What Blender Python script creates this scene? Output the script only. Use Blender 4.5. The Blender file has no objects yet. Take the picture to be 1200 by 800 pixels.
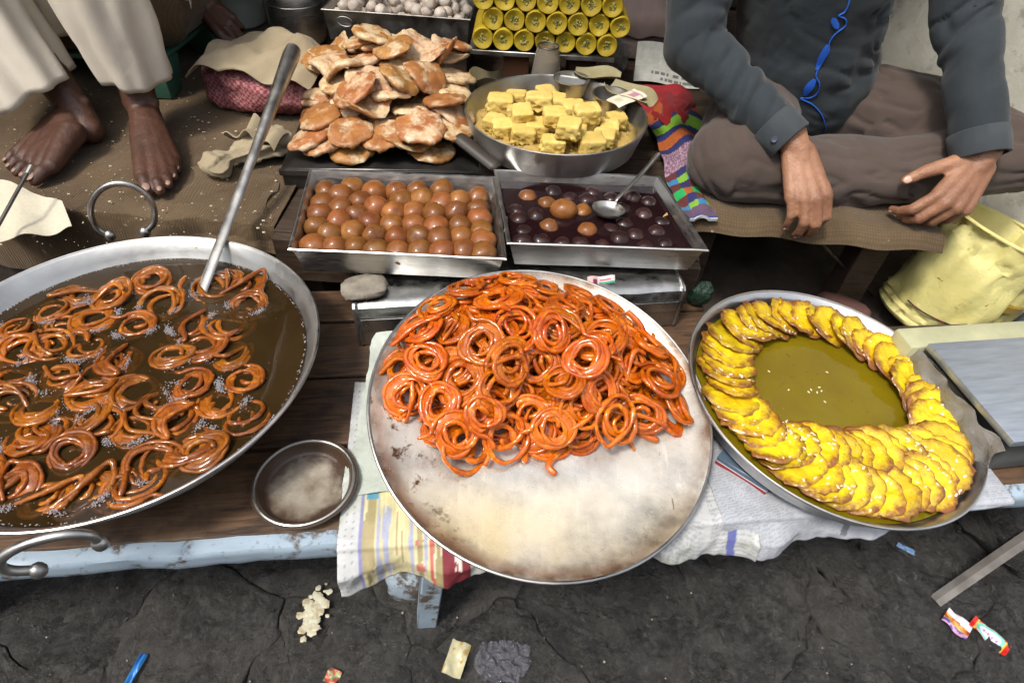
import bpy, bmesh, math, random
import numpy as np
from mathutils import Vector, Matrix, Quaternion
from mathutils.bvhtree import BVHTree

R = math.radians
SC = bpy.context.scene
COL = SC.collection

# ------------------------------------------------------------------ camera
CAM_H = 1.0
PITCH, ROLL, FPX = R(45), R(4), 700.0          # FPX: focal length for a 1200 px wide frame
_U = np.array([0, math.sin(PITCH), math.cos(PITCH)])
FWD = np.array([0, math.cos(PITCH), -math.sin(PITCH)])
CRT = math.cos(ROLL) * np.array([1., 0, 0]) + math.sin(ROLL) * _U
CUP = -math.sin(ROLL) * np.array([1., 0, 0]) + math.cos(ROLL) * _U
EYE = np.array([0, 0, CAM_H])
cam = bpy.data.cameras.new('camera')
cam.sensor_width = 36.0
cam.lens = 36.0 * FPX / 1200.0
cam.clip_start, cam.clip_end = 0.02, 200
camo = bpy.data.objects.new('camera', cam)
COL.objects.link(camo)
camo.matrix_world = Matrix(((CRT[0], CUP[0], -FWD[0], 0), (CRT[1], CUP[1], -FWD[1], 0),
                            (CRT[2], CUP[2], -FWD[2], CAM_H), (0, 0, 0, 1)))
SC.camera = camo

# ------------------------------------------------------------------ light
SUN_FROM = Vector((-0.34, -0.36, 0.87)).normalized()
world = bpy.data.worlds.new('World')
SC.world = world
world.use_nodes = True
wn = world.node_tree
sky = wn.nodes.new('ShaderNodeTexSky')
sky.sky_type = 'NISHITA'
sky.sun_disc = False
sky.sun_elevation = math.asin(SUN_FROM.z)
sky.sun_rotation = math.atan2(SUN_FROM.x, SUN_FROM.y)
sky.air_density = 1.0
sky.dust_density = 3.0
bgn = wn.nodes['Background']
bgn.inputs['Strength'].default_value = 0.15
hsv = wn.nodes.new('ShaderNodeHueSaturation')      # thin high cloud over the lane: a whiter sky
hsv.inputs['Saturation'].default_value = 0.4
wn.links.new(sky.outputs[0], hsv.inputs['Color'])
wn.links.new(hsv.outputs[0], bgn.inputs['Color'])
sun = bpy.data.lights.new('sun', 'SUN')
sun.energy = 1.5
sun.angle = R(10)
sun.color = (1.0, 0.93, 0.82)
suno = bpy.data.objects.new('sun', sun)
COL.objects.link(suno)
suno.rotation_euler = (-SUN_FROM).to_track_quat('-Z', 'Y').to_euler()
suno.location = (0, 0, 6)
vs = SC.view_settings
vs.view_transform = 'Standard'
vs.look = 'None'
vs.exposure = 1.0
vs.gamma = 1.0
SC.cycles.use_denoising = True
SC.cycles.max_bounces = 10
SC.cycles.transparent_max_bounces = 24
SC.cycles.caustics_reflective = False
SC.cycles.caustics_refractive = False

# ------------------------------------------------------------------ helpers
def at(px, py, z):
    """Point at height z that lies on the sight line of a spot in the photograph."""
    d = FWD + (px - 600) / FPX * CRT + (400 - py) / FPX * CUP
    return EYE + (z - CAM_H) / d[2] * d
def atY(px, py, y):
    d = FWD + (px - 600) / FPX * CRT + (400 - py) / FPX * CUP
    return EYE + y / d[1] * d
def sightline(px, py):
    d = FWD + (px - 600) / FPX * CRT + (400 - py) / FPX * CUP
    return Vector(EYE), Vector(d).normalized()

def rnd(seed):
    return random.Random(seed)

def _h(ix, iy, iz, s):
    s = int(s)
    n = (ix * 374761393 + iy * 668265263 + iz * 2147483647 + s * 974634301) & 0xffffffff
    n = ((n ^ (n >> 13)) * 1274126177) & 0xffffffff
    n = ((n ^ (n >> 16)) * 2246822519) & 0xffffffff
    return ((n ^ (n >> 15)) & 0xffff) / 32767.5 - 1.0
def vnoise(p, s=0):
    p = np.asarray(p, float)
    i = np.floor(p).astype(np.int64)
    f = p - i
    u = f * f * (3 - 2 * f)
    r = 0
    for a in (0, 1):
        for b in (0, 1):
            for c in (0, 1):
                w = (u[..., 0] if a else 1 - u[..., 0]) * (u[..., 1] if b else 1 - u[..., 1]) * (u[..., 2] if c else 1 - u[..., 2])
                r = r + w * _h(i[..., 0] + a, i[..., 1] + b, i[..., 2] + c, s)
    return r
def fbm(p, s=0, o=3):
    p = np.asarray(p, float)
    return sum(vnoise(p * 2 ** k, s + k) * .5 ** k for k in range(o))

def mk(name, V, F, smooth=True, sharp=38):
    m = bpy.data.meshes.new(name)
    V = np.asarray(V, float)
    m.from_pydata(V.tolist(), [], [tuple(int(i) for i in f) for f in F])
    m.update()
    if smooth:
        m.polygons.foreach_set('use_smooth', [True] * len(m.polygons))
        if sharp and sharp < 180:
            m.set_sharp_from_angle(angle=R(sharp))
    return m
class MB:
    def __init__(self):
        self.V, self.F, self.n = [], [], 0
    def add(self, VF, M=None):
        V, F = VF
        V = np.asarray(V, float)
        if M is not None:
            A = np.array(M)
            V = V @ A[:3, :3].T + A[:3, 3]
        self.V.append(V)
        self.F += [tuple(int(i) + self.n for i in f) for f in F]
        self.n += len(V)
        return self
    def vf(self):
        return np.concatenate(self.V), self.F
    def mesh(self, name, smooth=True, sharp=38):
        return mk(name, *self.vf(), smooth=smooth, sharp=sharp)

def grid(nx, ny, fn):
    """fn(u, v) -> xyz arrays, u and v in 0..1."""
    u, v = np.meshgrid(np.linspace(0, 1, nx), np.linspace(0, 1, ny))
    u, v = u.ravel(), v.ravel()
    V = np.stack(fn(u, v), 1)
    F = [(j * nx + i, j * nx + i + 1, (j + 1) * nx + i + 1, (j + 1) * nx + i) for j in range(ny - 1) for i in range(nx - 1)]
    return V, F
def sheet(nx, ny, fn, thick=.0015):
    """A cloth or paper sheet with real thickness."""
    V, F = grid(nx, ny, fn)
    n = np.zeros_like(V)
    A = V.reshape(ny, nx, 3)
    gu = np.gradient(A, axis=1)
    gv = np.gradient(A, axis=0)
    n = np.cross(gu, gv).reshape(-1, 3)
    n /= np.linalg.norm(n, axis=1)[:, None] + 1e-12
    N = len(V)
    V2 = np.concatenate([V, V - n * thick])
    F2 = list(F) + [tuple(reversed([i + N for i in f])) for f in F]
    b = [i for i in range(nx)] + [j * nx + nx - 1 for j in range(1, ny)] + [(ny - 1) * nx + i for i in range(nx - 2, -1, -1)] + [j * nx for j in range(ny - 2, 0, -1)]
    for k in range(len(b)):
        i, j = b[k], b[(k + 1) % len(b)]
        F2.append((j, i, i + N, j + N))
    return V2, F2
def tube(path, rad, n=8, closed=False, ell=None, up=None):
    path = np.asarray(path, float)
    m = len(path)
    rad = np.broadcast_to(np.asarray(rad, float), (m,))
    if closed:
        t = np.roll(path, -1, 0) - np.roll(path, 1, 0)
    else:
        t = np.gradient(path, axis=0)
    t /= np.linalg.norm(t, axis=1)[:, None] + 1e-12
    ref = np.array(up if up is not None else ([0, 0, 1.] if abs(t[0][2]) < .9 else [1., 0, 0]))
    a = np.linspace(0, 2 * math.pi, n, endpoint=False)
    V = []
    x = np.cross(ref, t[0]); x /= np.linalg.norm(x)
    for k in range(m):
        x = x - t[k] * (x @ t[k])
        x /= np.linalg.norm(x) + 1e-12
        y = np.cross(t[k], x)
        e = (1, 1) if ell is None else ell
        V.append(path[k] + rad[k] * (np.cos(a)[:, None] * x * e[0] + np.sin(a)[:, None] * y * e[1]))
    V = np.concatenate(V)
    F = []
    for k in range(m if closed else m - 1):
        k2 = (k + 1) % m
        for i in range(n):
            j = (i + 1) % n
            F.append((k * n + i, k * n + j, k2 * n + j, k2 * n + i))
    if not closed:
        F.append(tuple(range(n - 1, -1, -1)))
        F.append(tuple((m - 1) * n + i for i in range(n)))
    return V, F
def lathe(prof, n=32, close=False):
    """prof: (r, z) list from one end to the other; closed solid when close is set."""
    a = np.linspace(0, 2 * math.pi, n, endpoint=False)
    V = np.concatenate([np.stack([r * np.cos(a), r * np.sin(a), np.full(n, z)], 1) for r, z in prof])
    m = len(prof)
    F = []
    for k in range(m if close else m - 1):
        k2 = (k + 1) % m
        for i in range(n):
            j = (i + 1) % n
            F.append((k * n + i, k * n + j, k2 * n + j, k2 * n + i))
    if not close:
        F.append(tuple(range(n - 1, -1, -1)))
        F.append(tuple((m - 1) * n + i for i in range(n)))
    return V, F
def smoothcurve(pts, n=40, closed=False):
    """Catmull-Rom through the points."""
    P = np.asarray(pts, float)
    m = len(P)
    out = []
    segs = m if closed else m - 1
    for k in np.linspace(0, segs, n, endpoint=not closed):
        i = min(int(k), segs - 1)
        t = k - i
        g = (lambda q: P[q % m]) if closed else (lambda q: P[min(max(q, 0), m - 1)])
        a, b, c, d = g(i - 1), g(i), g(i + 1), g(i + 2)
        out.append(.5 * ((2 * b) + (c - a) * t + (2 * a - 5 * b + 4 * c - d) * t * t + (3 * b - a - 3 * c + d) * t ** 3))
    return np.array(out)
def rbox(sx, sy, sz, r=.002, seg=1, base=True):
    bm = bmesh.new()
    bmesh.ops.create_cube(bm, size=1)
    bmesh.ops.scale(bm, vec=(sx, sy, sz), verts=bm.verts)
    if base:
        bmesh.ops.translate(bm, vec=(0, 0, sz / 2), verts=bm.verts)
    if r:
        bmesh.ops.bevel(bm, geom=bm.edges[:], offset=r, segments=seg, affect='EDGES', profile=.5)
    V = np.array([v.co[:] for v in bm.verts])
    bm.verts.index_update()
    F = [tuple(v.index for v in f.verts) for f in bm.faces]
    bm.free()
    return V, F
def ball(r=1, sub=2, scale=(1, 1, 1)):
    bm = bmesh.new()
    bmesh.ops.create_icosphere(bm, subdivisions=sub, radius=r)
    V = np.array([v.co[:] for v in bm.verts]) * np.array(scale)
    bm.verts.index_update()
    F = [tuple(v.index for v in f.verts) for f in bm.faces]
    bm.free()
    return V, F
def TR(loc=(0, 0, 0), rot=(0, 0, 0), sc=(1, 1, 1)):
    from mathutils import Euler
    return Matrix.LocRotScale(Vector([float(x) for x in loc]), Euler(rot), Vector(sc))
def frame(loc, xa, za):
    """Matrix with z along za and x near xa."""
    z = Vector(za).normalized()
    y = z.cross(Vector(xa)).normalized()
    x = y.cross(z)
    return Matrix(((x.x, y.x, z.x, loc[0]), (x.y, y.y, z.y, loc[1]), (x.z, y.z, z.z, loc[2]), (0, 0, 0, 1)))

def setprops(o, label=None, cat=None, group=None, kind=None):
    if label: o['label'] = label
    if cat: o['category'] = cat
    if group: o['group'] = group
    if kind: o['kind'] = kind
    return o
def obj(name, mesh, mat=None, parent=None, M=None):
    o = bpy.data.objects.new(name, mesh)
    COL.objects.link(o)
    if mat is not None and not (mesh.materials and mesh.materials[0]):
        mesh.materials.append(mat)
    if parent is not None:
        o.parent = parent
    if M is not None:
        o.matrix_local = M
    return o
def single(name, mesh, mat, label, cat, group=None, M=None):
    return setprops(obj(name, mesh, mat, None, M), label, cat, group)
def thing(name, label, cat, M=None, group=None):
    o = bpy.data.objects.new(name, None)
    o.empty_display_size = .02
    COL.objects.link(o)
    if M is not None:
        o.matrix_world = M
    return setprops(o, label, cat, group)
def wpart(name, mesh, mat, parent, root):
    """Part modelled in world coordinates: root is the matrix of its thing."""
    o = obj(name, mesh, mat, parent)
    if parent.parent is None:
        o.matrix_parent_inverse = root.inverted()
    return o
def struct(name, mesh, mat, M=None, kind='structure'):
    return setprops(obj(name, mesh, mat, None, M), kind=kind)

# ------------------------------------------------------------------ materials
class NT:
    def __init__(self, name):
        self.m = bpy.data.materials.new(name)
        self.m.use_nodes = True
        self.t = self.m.node_tree
        self.b = self.t.nodes['Principled BSDF']
        self.out = self.t.nodes['Material Output']
    def n(self, typ, **kw):
        nd = self.t.nodes.new('ShaderNode' + typ)
        for k, v in kw.items():
            setattr(nd, k, v)
        return nd
    def l(self, a, b):
        self.t.links.new(a, b)
    def val(self, sock, v):
        if hasattr(v, 'is_output') or isinstance(v, bpy.types.NodeSocket):
            self.l(v, sock)
        else:
            sock.default_value = v
    def coord(self, kind='Object', scale=(1, 1, 1), rot=(0, 0, 0)):
        tc = self.n('TexCoord')
        mp = self.n('Mapping')
        mp.inputs['Scale'].default_value = scale
        mp.inputs['Rotation'].default_value = rot
        self.l(tc.outputs[kind], mp.inputs['Vector'])
        return mp.outputs[0]
    def rand(self):
        if not hasattr(self, '_r'):
            self._r = self.n('ObjectInfo').outputs['Random']
        return self._r
    def noise(self, vec, scale, detail=5, rough=.55, w=None, dist=0):
        nd = self.n('TexNoise')
        nd.noise_dimensions = '4D'
        nd.inputs['Scale'].default_value = scale
        nd.inputs['Detail'].default_value = detail
        nd.inputs['Roughness'].default_value = rough
        nd.inputs['Distortion'].default_value = dist
        mu = self.n('Math', operation='MULTIPLY')
        self.l(self.rand(), mu.inputs[0])
        mu.inputs[1].default_value = 37.0
        if w is not None:
            ad = self.n('Math', operation='ADD')
            self.l(mu.outputs[0], ad.inputs[0]); ad.inputs[1].default_value = w
            mu = ad
        self.l(mu.outputs[0], nd.inputs['W'])
        self.l(vec, nd.inputs['Vector'])
        return nd.outputs['Fac']
    def ramp(self, fac, lo, hi, a=0., b=1.):
        mr = self.n('MapRange')
        self.l(fac, mr.inputs['Value'])
        mr.inputs['From Min'].default_value = lo
        mr.inputs['From Max'].default_value = hi
        mr.inputs['To Min'].default_value = a
        mr.inputs['To Max'].default_value = b
        return mr.outputs[0]
    def mix(self, fac, a, b, mode='MIX'):
        mx = self.n('Mix', data_type='RGBA', blend_type=mode)
        self.val(mx.inputs[0], fac)
        for s, v in ((mx.inputs[6], a), (mx.inputs[7], b)):
            if isinstance(v, (tuple, list)):
                s.default_value = (*v[:3], 1)
            else:
                self.l(v, s)
        return mx.outputs[2]
    def math(self, op, a, b=None):
        nd = self.n('Math', operation=op)
        self.val(nd.inputs[0], a)
        if b is not None:
            self.val(nd.inputs[1], b)
        return nd.outputs[0]
    def jitter(self, col, v, h=0.):
        hs = self.n('HueSaturation')
        self.l(self.ramp(self.rand(), 0, 1, 1 - v, 1 + v), hs.inputs['Value'])
        if h:
            w = self.n('TexWhiteNoise', noise_dimensions='1D')
            self.l(self.rand(), w.inputs['W'])
            self.l(self.ramp(w.outputs['Value'], 0, 1, .5 - h, .5 + h), hs.inputs['Hue'])
        if isinstance(col, (tuple, list)):
            hs.inputs['Color'].default_value = (*col[:3], 1)
        else:
            self.l(col, hs.inputs['Color'])
        return hs.outputs[0]
    def bump(self, h, strength=.3, dist=.002, prev=None):
        bp = self.n('Bump')
        bp.inputs['Strength'].default_value = strength
        bp.inputs['Distance'].default_value = dist
        self.l(h, bp.inputs['Height'])
        if prev is not None:
            self.l(prev, bp.inputs['Normal'])
        return bp.outputs[0]
    def set(self, color=None, rough=None, metal=None, normal=None, **kw):
        b = self.b
        if color is not None:
            if isinstance(color, (tuple, list)):
                b.inputs['Base Color'].default_value = (*color[:3], 1)
            else:
                self.l(color, b.inputs['Base Color'])
        for k, v in (('Roughness', rough), ('Metallic', metal)):
            if v is not None:
                self.val(b.inputs[k], v)
        if normal is not None:
            self.l(normal, b.inputs['Normal'])
        for k, v in kw.items():
            self.val(b.inputs[k.replace('_', ' ')], v)
        return self.m

def simple(name, c1, c2=None, rough=.5, metal=0, scale=10, lo=.35, hi=.65, bump=0, bscale=80, bdist=.002, jit=0, hue=0,
           coat=0, coatr=.1, sss=0, stretch=(1, 1, 1), rvar=0, spec=.5, coords='Object'):
    t = NT(name)
    vec = t.coord(coords, stretch)
    col = c1
    if c2 is not None:
        col = t.mix(t.ramp(t.noise(vec, scale), lo, hi), c1, c2)
    if jit or hue:
        col = t.jitter(col, jit, hue)
    nrm = t.bump(t.noise(vec, bscale, 6, .6, 3.), bump, bdist) if bump else None
    rg = rough
    if rvar:
        rg = t.ramp(t.noise(vec, scale * 1.7, 5, .6, 7.), .3, .7, max(rough - rvar, .02), rough + rvar)
    kw = {}
    if coat:
        kw.update(Coat_Weight=coat, Coat_Roughness=coatr)
    if sss:
        kw.update(Subsurface_Weight=sss, Subsurface_Scale=.004)
        t.b.inputs['Subsurface Radius'].default_value = (1.0, .4, .15)
    return t.set(col, rg, metal, nrm, Specular_IOR_Level=spec, **kw)

def paintmat(name, rough=.8, bump=.0, attr='Col', **kw):
    """Colour comes from the print laid on the sheet."""
    t = NT(name)
    a = t.n('Attribute', attribute_name=attr)
    vec = t.coord()
    col = t.mix(.5, a.outputs['Color'], t.mix(t.ramp(t.noise(vec, 60), .3, .7), (.35, .35, .35), (.62, .62, .62)), 'OVERLAY')
    nrm = t.bump(t.noise(vec, 45, 5, .6, 2.), bump, .004) if bump else None
    return t.set(col, rough, 0, nrm, **kw)
def paint(mesh, cols, attr='Col'):
    ca = mesh.color_attributes.new(attr, 'FLOAT_COLOR', 'POINT')
    a = np.ones((len(mesh.vertices), 4))
    a[:, :3] = cols
    ca.data.foreach_set('color', a.ravel())
# ------------------------------------------------------------------ material library
STEEL = simple('stainless_steel', (.64, .63, .61), (.52, .51, .49), .36, 1, 25, bump=.06, bscale=140, rvar=.12, stretch=(1, 1, 6))
OLDSTEEL = simple('worn_steel', (.50, .49, .47), (.34, .33, .31), .40, 1, 18, bump=.12, bscale=110, rvar=.15)
DARKSTEEL = simple('sooty_steel', (.14, .13, .12), (.05, .048, .045), .38, .85, 9, bump=.1, rvar=.14)
ALU = simple('dull_aluminium', (.56, .56, .54), (.42, .415, .40), .42, 1, 14, bump=.10, bscale=160, rvar=.12)

def plank_mat(name, dark, light, wear, rough=.62, ax=0):
    t = NT(name)
    st = (1.4, 14, 14) if ax == 0 else (14, 1.4, 14)
    v = t.coord('Object', st)
    v2 = t.coord('Object', (1, 1, 1))
    grain = t.noise(v, 7, 8, .62, None, 1.2)
    col = t.mix(t.ramp(grain, .36, .66), dark, light)
    patch = t.ramp(t.noise(v2, 6.5, 6, .6, 4.), .50, .72)
    col = t.mix(patch, col, t.mix(t.ramp(grain, .3, .7), wear, light))
    stain = t.ramp(t.noise(v2, 11, 5, .6, 9.), .56, .70)
    col = t.mix(t.math('MULTIPLY', stain, .75), col, (.015, .010, .008))
    col = t.jitter(col, .16)
    nr = t.bump(grain, .5, .0025)
    nr = t.bump(t.noise(v2, 90, 4, .6, 2.), .2, .001, nr)
    rg = t.ramp(t.noise(v2, 9, 5, .6, 12.), .3, .7, rough - .22, rough + .15)
    return t.set(col, rg, 0, nr)
WOOD = plank_mat('oil_soaked_planks', (.030, .016, .009), (.125, .068, .035), (.27, .19, .12))
WOOD2 = plank_mat('dark_bench_wood', (.022, .014, .009), (.07, .042, .025), (.10, .07, .05), .7)

def flaky(name, paint_c, under, lo=.42, hi=.5):
    t = NT(name)
    v = t.coord('Object', (1, 1, 1))
    v3 = t.coord('Object', (1, 5, 3))
    m = t.ramp(t.noise(v, 22, 8, .68), lo, hi)
    c = t.mix(t.ramp(t.noise(v3, 9, 6, .6, 5.), .3, .7), paint_c, tuple(x * .72 for x in paint_c))
    scr = t.ramp(t.noise(v, 130, 4, .6, 8.), .60, .68)
    c = t.mix(t.math('MULTIPLY', scr, .6), c, (.16, .15, .14))
    col = t.mix(m, under, c)
    nr = t.bump(m, .5, .0012)
    nr = t.bump(t.noise(v, 120, 5, .6, 3.), .25, .001, nr)
    return t.set(col, t.ramp(m, 0, 1, .8, .5), 0, nr)
BLUEPAINT = flaky('flaking_pale_blue_paint', (.33, .42, .51), (.09, .065, .045), .39, .46)

def ground_mat(name, c1, c2, c3):
    t = NT(name)
    v = t.coord('Object')
    big = t.noise(v, 3.2, 5, .6)
    mid = t.noise(v, 26, 7, .66, 3.)
    col = t.mix(t.ramp(mid, .38, .64), c1, c2)
    col = t.mix(t.math('MULTIPLY', t.ramp(t.noise(v, 110, 6, .75, 17.), .50, .66), .7), col, tuple(x * 1.7 for x in c2))  # pale speckle puts the glints of wet stone into the colour
    col = t.mix(t.math('MULTIPLY', t.ramp(t.noise(v, 42, 6, .7, 27.), .55, .66), .8), col, tuple(x * .35 for x in c1))  # dark flecks deepen that painted glint contrast
    col = t.mix(t.math('MULTIPLY', t.ramp(big, .50, .70), .6), col, c3)
    col = t.jitter(col, .18)
    sp = t.ramp(t.noise(v, 170, 3, .6, 6.), .68, .74)
    col = t.mix(t.math('MULTIPLY', sp, .5), col, (.30, .28, .25))
    vo = t.n('TexVoronoi', feature='SMOOTH_F1')
    vo.inputs['Scale'].default_value = 48
    t.l(v, vo.inputs['Vector'])
    n1 = t.bump(t.noise(v, 9, 6, .6, 1.), .8, .03)
    n2 = t.bump(t.noise(v, 60, 8, .75, 2.), 1.0, .016, n1)
    n3 = t.bump(vo.outputs['Distance'], .6, .012, n2)
    rg = t.ramp(t.noise(v, 14, 6, .65, 5.), .38, .62, .16, .58)
    return t.set(col, rg, 0, n3, Specular_IOR_Level=.6)
STONE = ground_mat('wet_lane_stone', (.016, .0155, .015), (.056, .0535, .050), (.088, .081, .072))
MUD = ground_mat('packed_lane_mud', (.014, .0132, .0125), (.045, .042, .038), (.06, .054, .047))

def burlap_mat(name, c1, c2, scale=420):
    t = NT(name)
    v = t.coord('Object')
    w1 = t.n('TexWave', wave_type='BANDS', bands_direction='X')
    w2 = t.n('TexWave', wave_type='BANDS', bands_direction='Y')
    for w in (w1, w2):
        w.inputs['Scale'].default_value = scale / 6.28
        w.inputs['Distortion'].default_value = 1.5
        w.inputs['Detail'].default_value = 2
        t.l(v, w.inputs['Vector'])
    wv = t.math('MULTIPLY', w1.outputs['Fac'], w2.outputs['Fac'])
    blot = t.ramp(t.noise(v, 7, 6, .62), .34, .68)
    col = t.mix(blot, c1, c2)
    col = t.mix(t.math('MULTIPLY', t.ramp(wv, 0, 1, 1, 0), .35), col, tuple(x * .35 for x in c1))
    sp = t.ramp(t.noise(v, 95, 3, .6, 4.), .665, .70)
    spm = t.math('MULTIPLY', sp, t.ramp(t.noise(v, 5, 3, .5, 6.), .45, .65))
    col = t.mix(t.math('MULTIPLY', spm, .8), col, (.42, .36, .25))
    nr = t.bump(wv, .5, .0015)
    nr = t.bump(t.noise(v, 22, 5, .6, 2.), .35, .006, nr)
    return t.set(col, .92, 0, nr, Specular_IOR_Level=.15, Sheen_Weight=.15)
BURLAP = burlap_mat('dirty_burlap', (.080, .050, .026), (.165, .112, .060))
SACK = burlap_mat('brown_sacking', (.085, .056, .030), (.15, .105, .060), 360)

def cloth_mat(name, c1, c2, rough=.9, wr=.4, weave=900, sheen=.1, jit=0, wscale=18):
    t = NT(name)
    v = t.coord('Object')
    col = t.mix(t.ramp(t.noise(v, 9, 6, .6), .3, .7), c1, c2)
    fine = t.noise(v, weave, 2, .5, 2.)
    col = t.mix(.22, col, t.mix(fine, tuple(x * .5 for x in c1), tuple(min(1, x * 1.6) for x in c2)))
    nr = t.bump(t.noise(v, wscale, 4, .5, 4., .6), wr, .006)
    nr = t.bump(fine, .25, .0006, nr)
    return t.set(col, rough, 0, nr, Specular_IOR_Level=.2, Sheen_Weight=sheen)

def liquid(name, col, alpha, rough=.04, c2=None):
    """Cloudy cooking liquid: mostly murky, what floats in it still shows through."""
    t = NT(name)
    v = t.coord('Object')
    c = t.mix(t.ramp(t.noise(v, 9, 5, .6), .35, .65), col, c2 or tuple(x * .7 for x in col))
    return t.set(c, rough, 0, t.bump(t.noise(v, 34, 3, .5), .10, .003), Alpha=alpha, IOR=1.45)
def liquid_volume(name, absorb, density, gloss=.03, scatter=None, sd=0):
    t = NT(name)
    t.t.nodes.remove(t.b)
    fr = t.n('Fresnel'); fr.inputs['IOR'].default_value = 1.47
    tr = t.n('BsdfTransparent')
    gl = t.n('BsdfGlossy'); gl.inputs['Roughness'].default_value = gloss
    v = t.coord('Object')
    bp = t.bump(t.noise(v, 34, 3, .5), .12, .003)
    t.l(bp, fr.inputs['Normal']); t.l(bp, gl.inputs['Normal'])
    mx = t.n('MixShader')
    t.l(fr.outputs[0], mx.inputs[0]); t.l(tr.outputs[0], mx.inputs[1]); t.l(gl.outputs[0], mx.inputs[2])
    t.l(mx.outputs[0], t.out.inputs['Surface'])
    va = t.n('VolumeAbsorption')
    va.inputs['Color'].default_value = (*absorb, 1)
    va.inputs['Density'].default_value = density
    vol = va.outputs[0]
    if scatter:
        vsn = t.n('VolumeScatter')
        vsn.inputs['Color'].default_value = (*scatter, 1)
        vsn.inputs['Density'].default_value = sd
        ad = t.n('AddShader')
        t.l(vol, ad.inputs[0]); t.l(vsn.outputs[0], ad.inputs[1])
        vol = ad.outputs[0]
    t.l(vol, t.out.inputs['Volume'])
    return t.m

def skin_mat(name, c1, c2, bump=.25):
    t = NT(name)
    v = t.coord('Object')
    col = t.mix(t.ramp(t.noise(v, 22, 6, .6), .32, .68), c1, c2)
    col = t.mix(t.math('MULTIPLY', t.ramp(t.noise(v, 160, 4, .6, 3.), .45, .7), .25), col, tuple(x * .55 for x in c1))
    at_ = t.n('Attribute', attribute_name='Knuckle')
    col = t.mix(t.math('MULTIPLY', at_.outputs['Fac'], .55), col, tuple(x * .45 for x in c2))
    vo = t.n('TexVoronoi'); vo.inputs['Scale'].default_value = 420
    t.l(v, vo.inputs['Vector'])
    nr = t.bump(vo.outputs['Distance'], bump, .0010)
    ln_ = t.noise(t.coord('Object', (1, 1, 3)), 150, 5, .7, 9.)
    nr = t.bump(ln_, bump * 1.2, .0016, nr)
    nr = t.bump(t.noise(v, 75, 4, .6, 6.), bump, .002, nr)
    t.b.inputs['Subsurface Radius'].default_value = (1., .35, .2)
    return t.set(col, .48, 0, nr, Subsurface_Weight=.12, Subsurface_Scale=.006, Specular_IOR_Level=.45)

# ------------------------------------------------------------------ the setting
T = .30           # table top
PLAT = .39        # sitting platforms
BEN = .385        # bench behind the trays
rg = rnd(5)

g = struct('ground', mk('ground', *grid(2, 2, lambda u, v: (u * 40 - 20, v * 40 - 18, u * 0 - .0055))), MUD)
# irregular flagstones of the lane, one object each
def clip(poly, nx, ny, d):
    out = []
    for i in range(len(poly)):
        a, b = poly[i], poly[(i + 1) % len(poly)]
        da, db = a[0] * nx + a[1] * ny - d, b[0] * nx + b[1] * ny - d
        if da <= 0: out.append(a)
        if (da < 0 < db) or (db < 0 < da):
            t = da / (da - db)
            out.append((a[0] + (b[0] - a[0]) * t, a[1] + (b[1] - a[1]) * t))
    return out
seeds = []
for j in range(8):
    for i in range(13):
        seeds.append((-1.55 + i * .27 + (j % 2) * .12 + rg.uniform(-.09, .09), -.25 + j * .23 + rg.uniform(-.08, .08)))
for k, (sx, sy) in enumerate(seeds):
    if not (-1.2 < sx < 1.55 and -.1 < sy < 1.15):
        continue
    poly = [(sx - .4, sy - .4), (sx + .4, sy - .4), (sx + .4, sy + .4), (sx - .4, sy + .4)]
    for q, (ox, oy) in enumerate(seeds):
        if q == k: continue
        dx, dy = ox - sx, oy - sy
        if dx * dx + dy * dy > .64: continue
        L = math.hypot(dx, dy)
        poly = clip(poly, dx / L, dy / L, (sx * dx + sy * dy) / L + L / 2 - .0014)
    # finer, wavering outline
    fine = []
    for i in range(len(poly)):
        a, b = poly[i], poly[(i + 1) % len(poly)]
        n = max(1, int(math.hypot(b[0] - a[0], b[1] - a[1]) / .016))
        for s in range(n):
            fine.append((a[0] + (b[0] - a[0]) * s / n, a[1] + (b[1] - a[1]) * s / n))
    P = np.array(fine) - (sx, sy)
    wob = fbm(np.c_[P + (sx, sy), P[:, :1] * 0] * 13, 3) * .022
    rr = np.linalg.norm(P, axis=1)[:, None]
    P = P + np.c_[wob, fbm(np.c_[P + (sx, sy), P[:, :1] * 0] * 13, 23) * .022]
    P = P * (1 + .0012 / rr)
    n = len(P)
    rings = [(1.0, -.03), (1.0, -.0040), (.985, -.0015), (.95, .0)] + [(s_, .001) for s_ in (.92, .88, .84, .80, .76, .72, .67, .62, .57, .52, .47, .42, .37, .32, .27, .22, .17, .12, .06)]
    V = np.concatenate([np.c_[P * s, np.full(n, z)] for s, z in rings])
    Wp = np.c_[V[:, :2] + (sx, sy), V[:, 2] * 0]
    V[:, 2] += np.where(V[:, 2] > -.02, fbm(Wp * 11, 9, 4) * .008 + (.4 - np.abs(fbm(Wp * 30, 19, 3))) * .009 + (.4 - np.abs(fbm(Wp * 75, 29, 2))) * .0035, 0)
    F = [(r_ * n + i, r_ * n + (i + 1) % n, (r_ + 1) * n + (i + 1) % n, (r_ + 1) * n + i) for r_ in range(len(rings) - 1) for i in range(n)]
    F.append(tuple((len(rings) - 1) * n + i for i in range(n)))
    o = obj('flagstone', mk('flagstone', V, F, True, 180), STONE, g)
    o.matrix_local = TR((sx, sy, rg.uniform(-.003, .003)), (rg.uniform(-.006, .006), rg.uniform(-.006, .006), 0))

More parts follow.
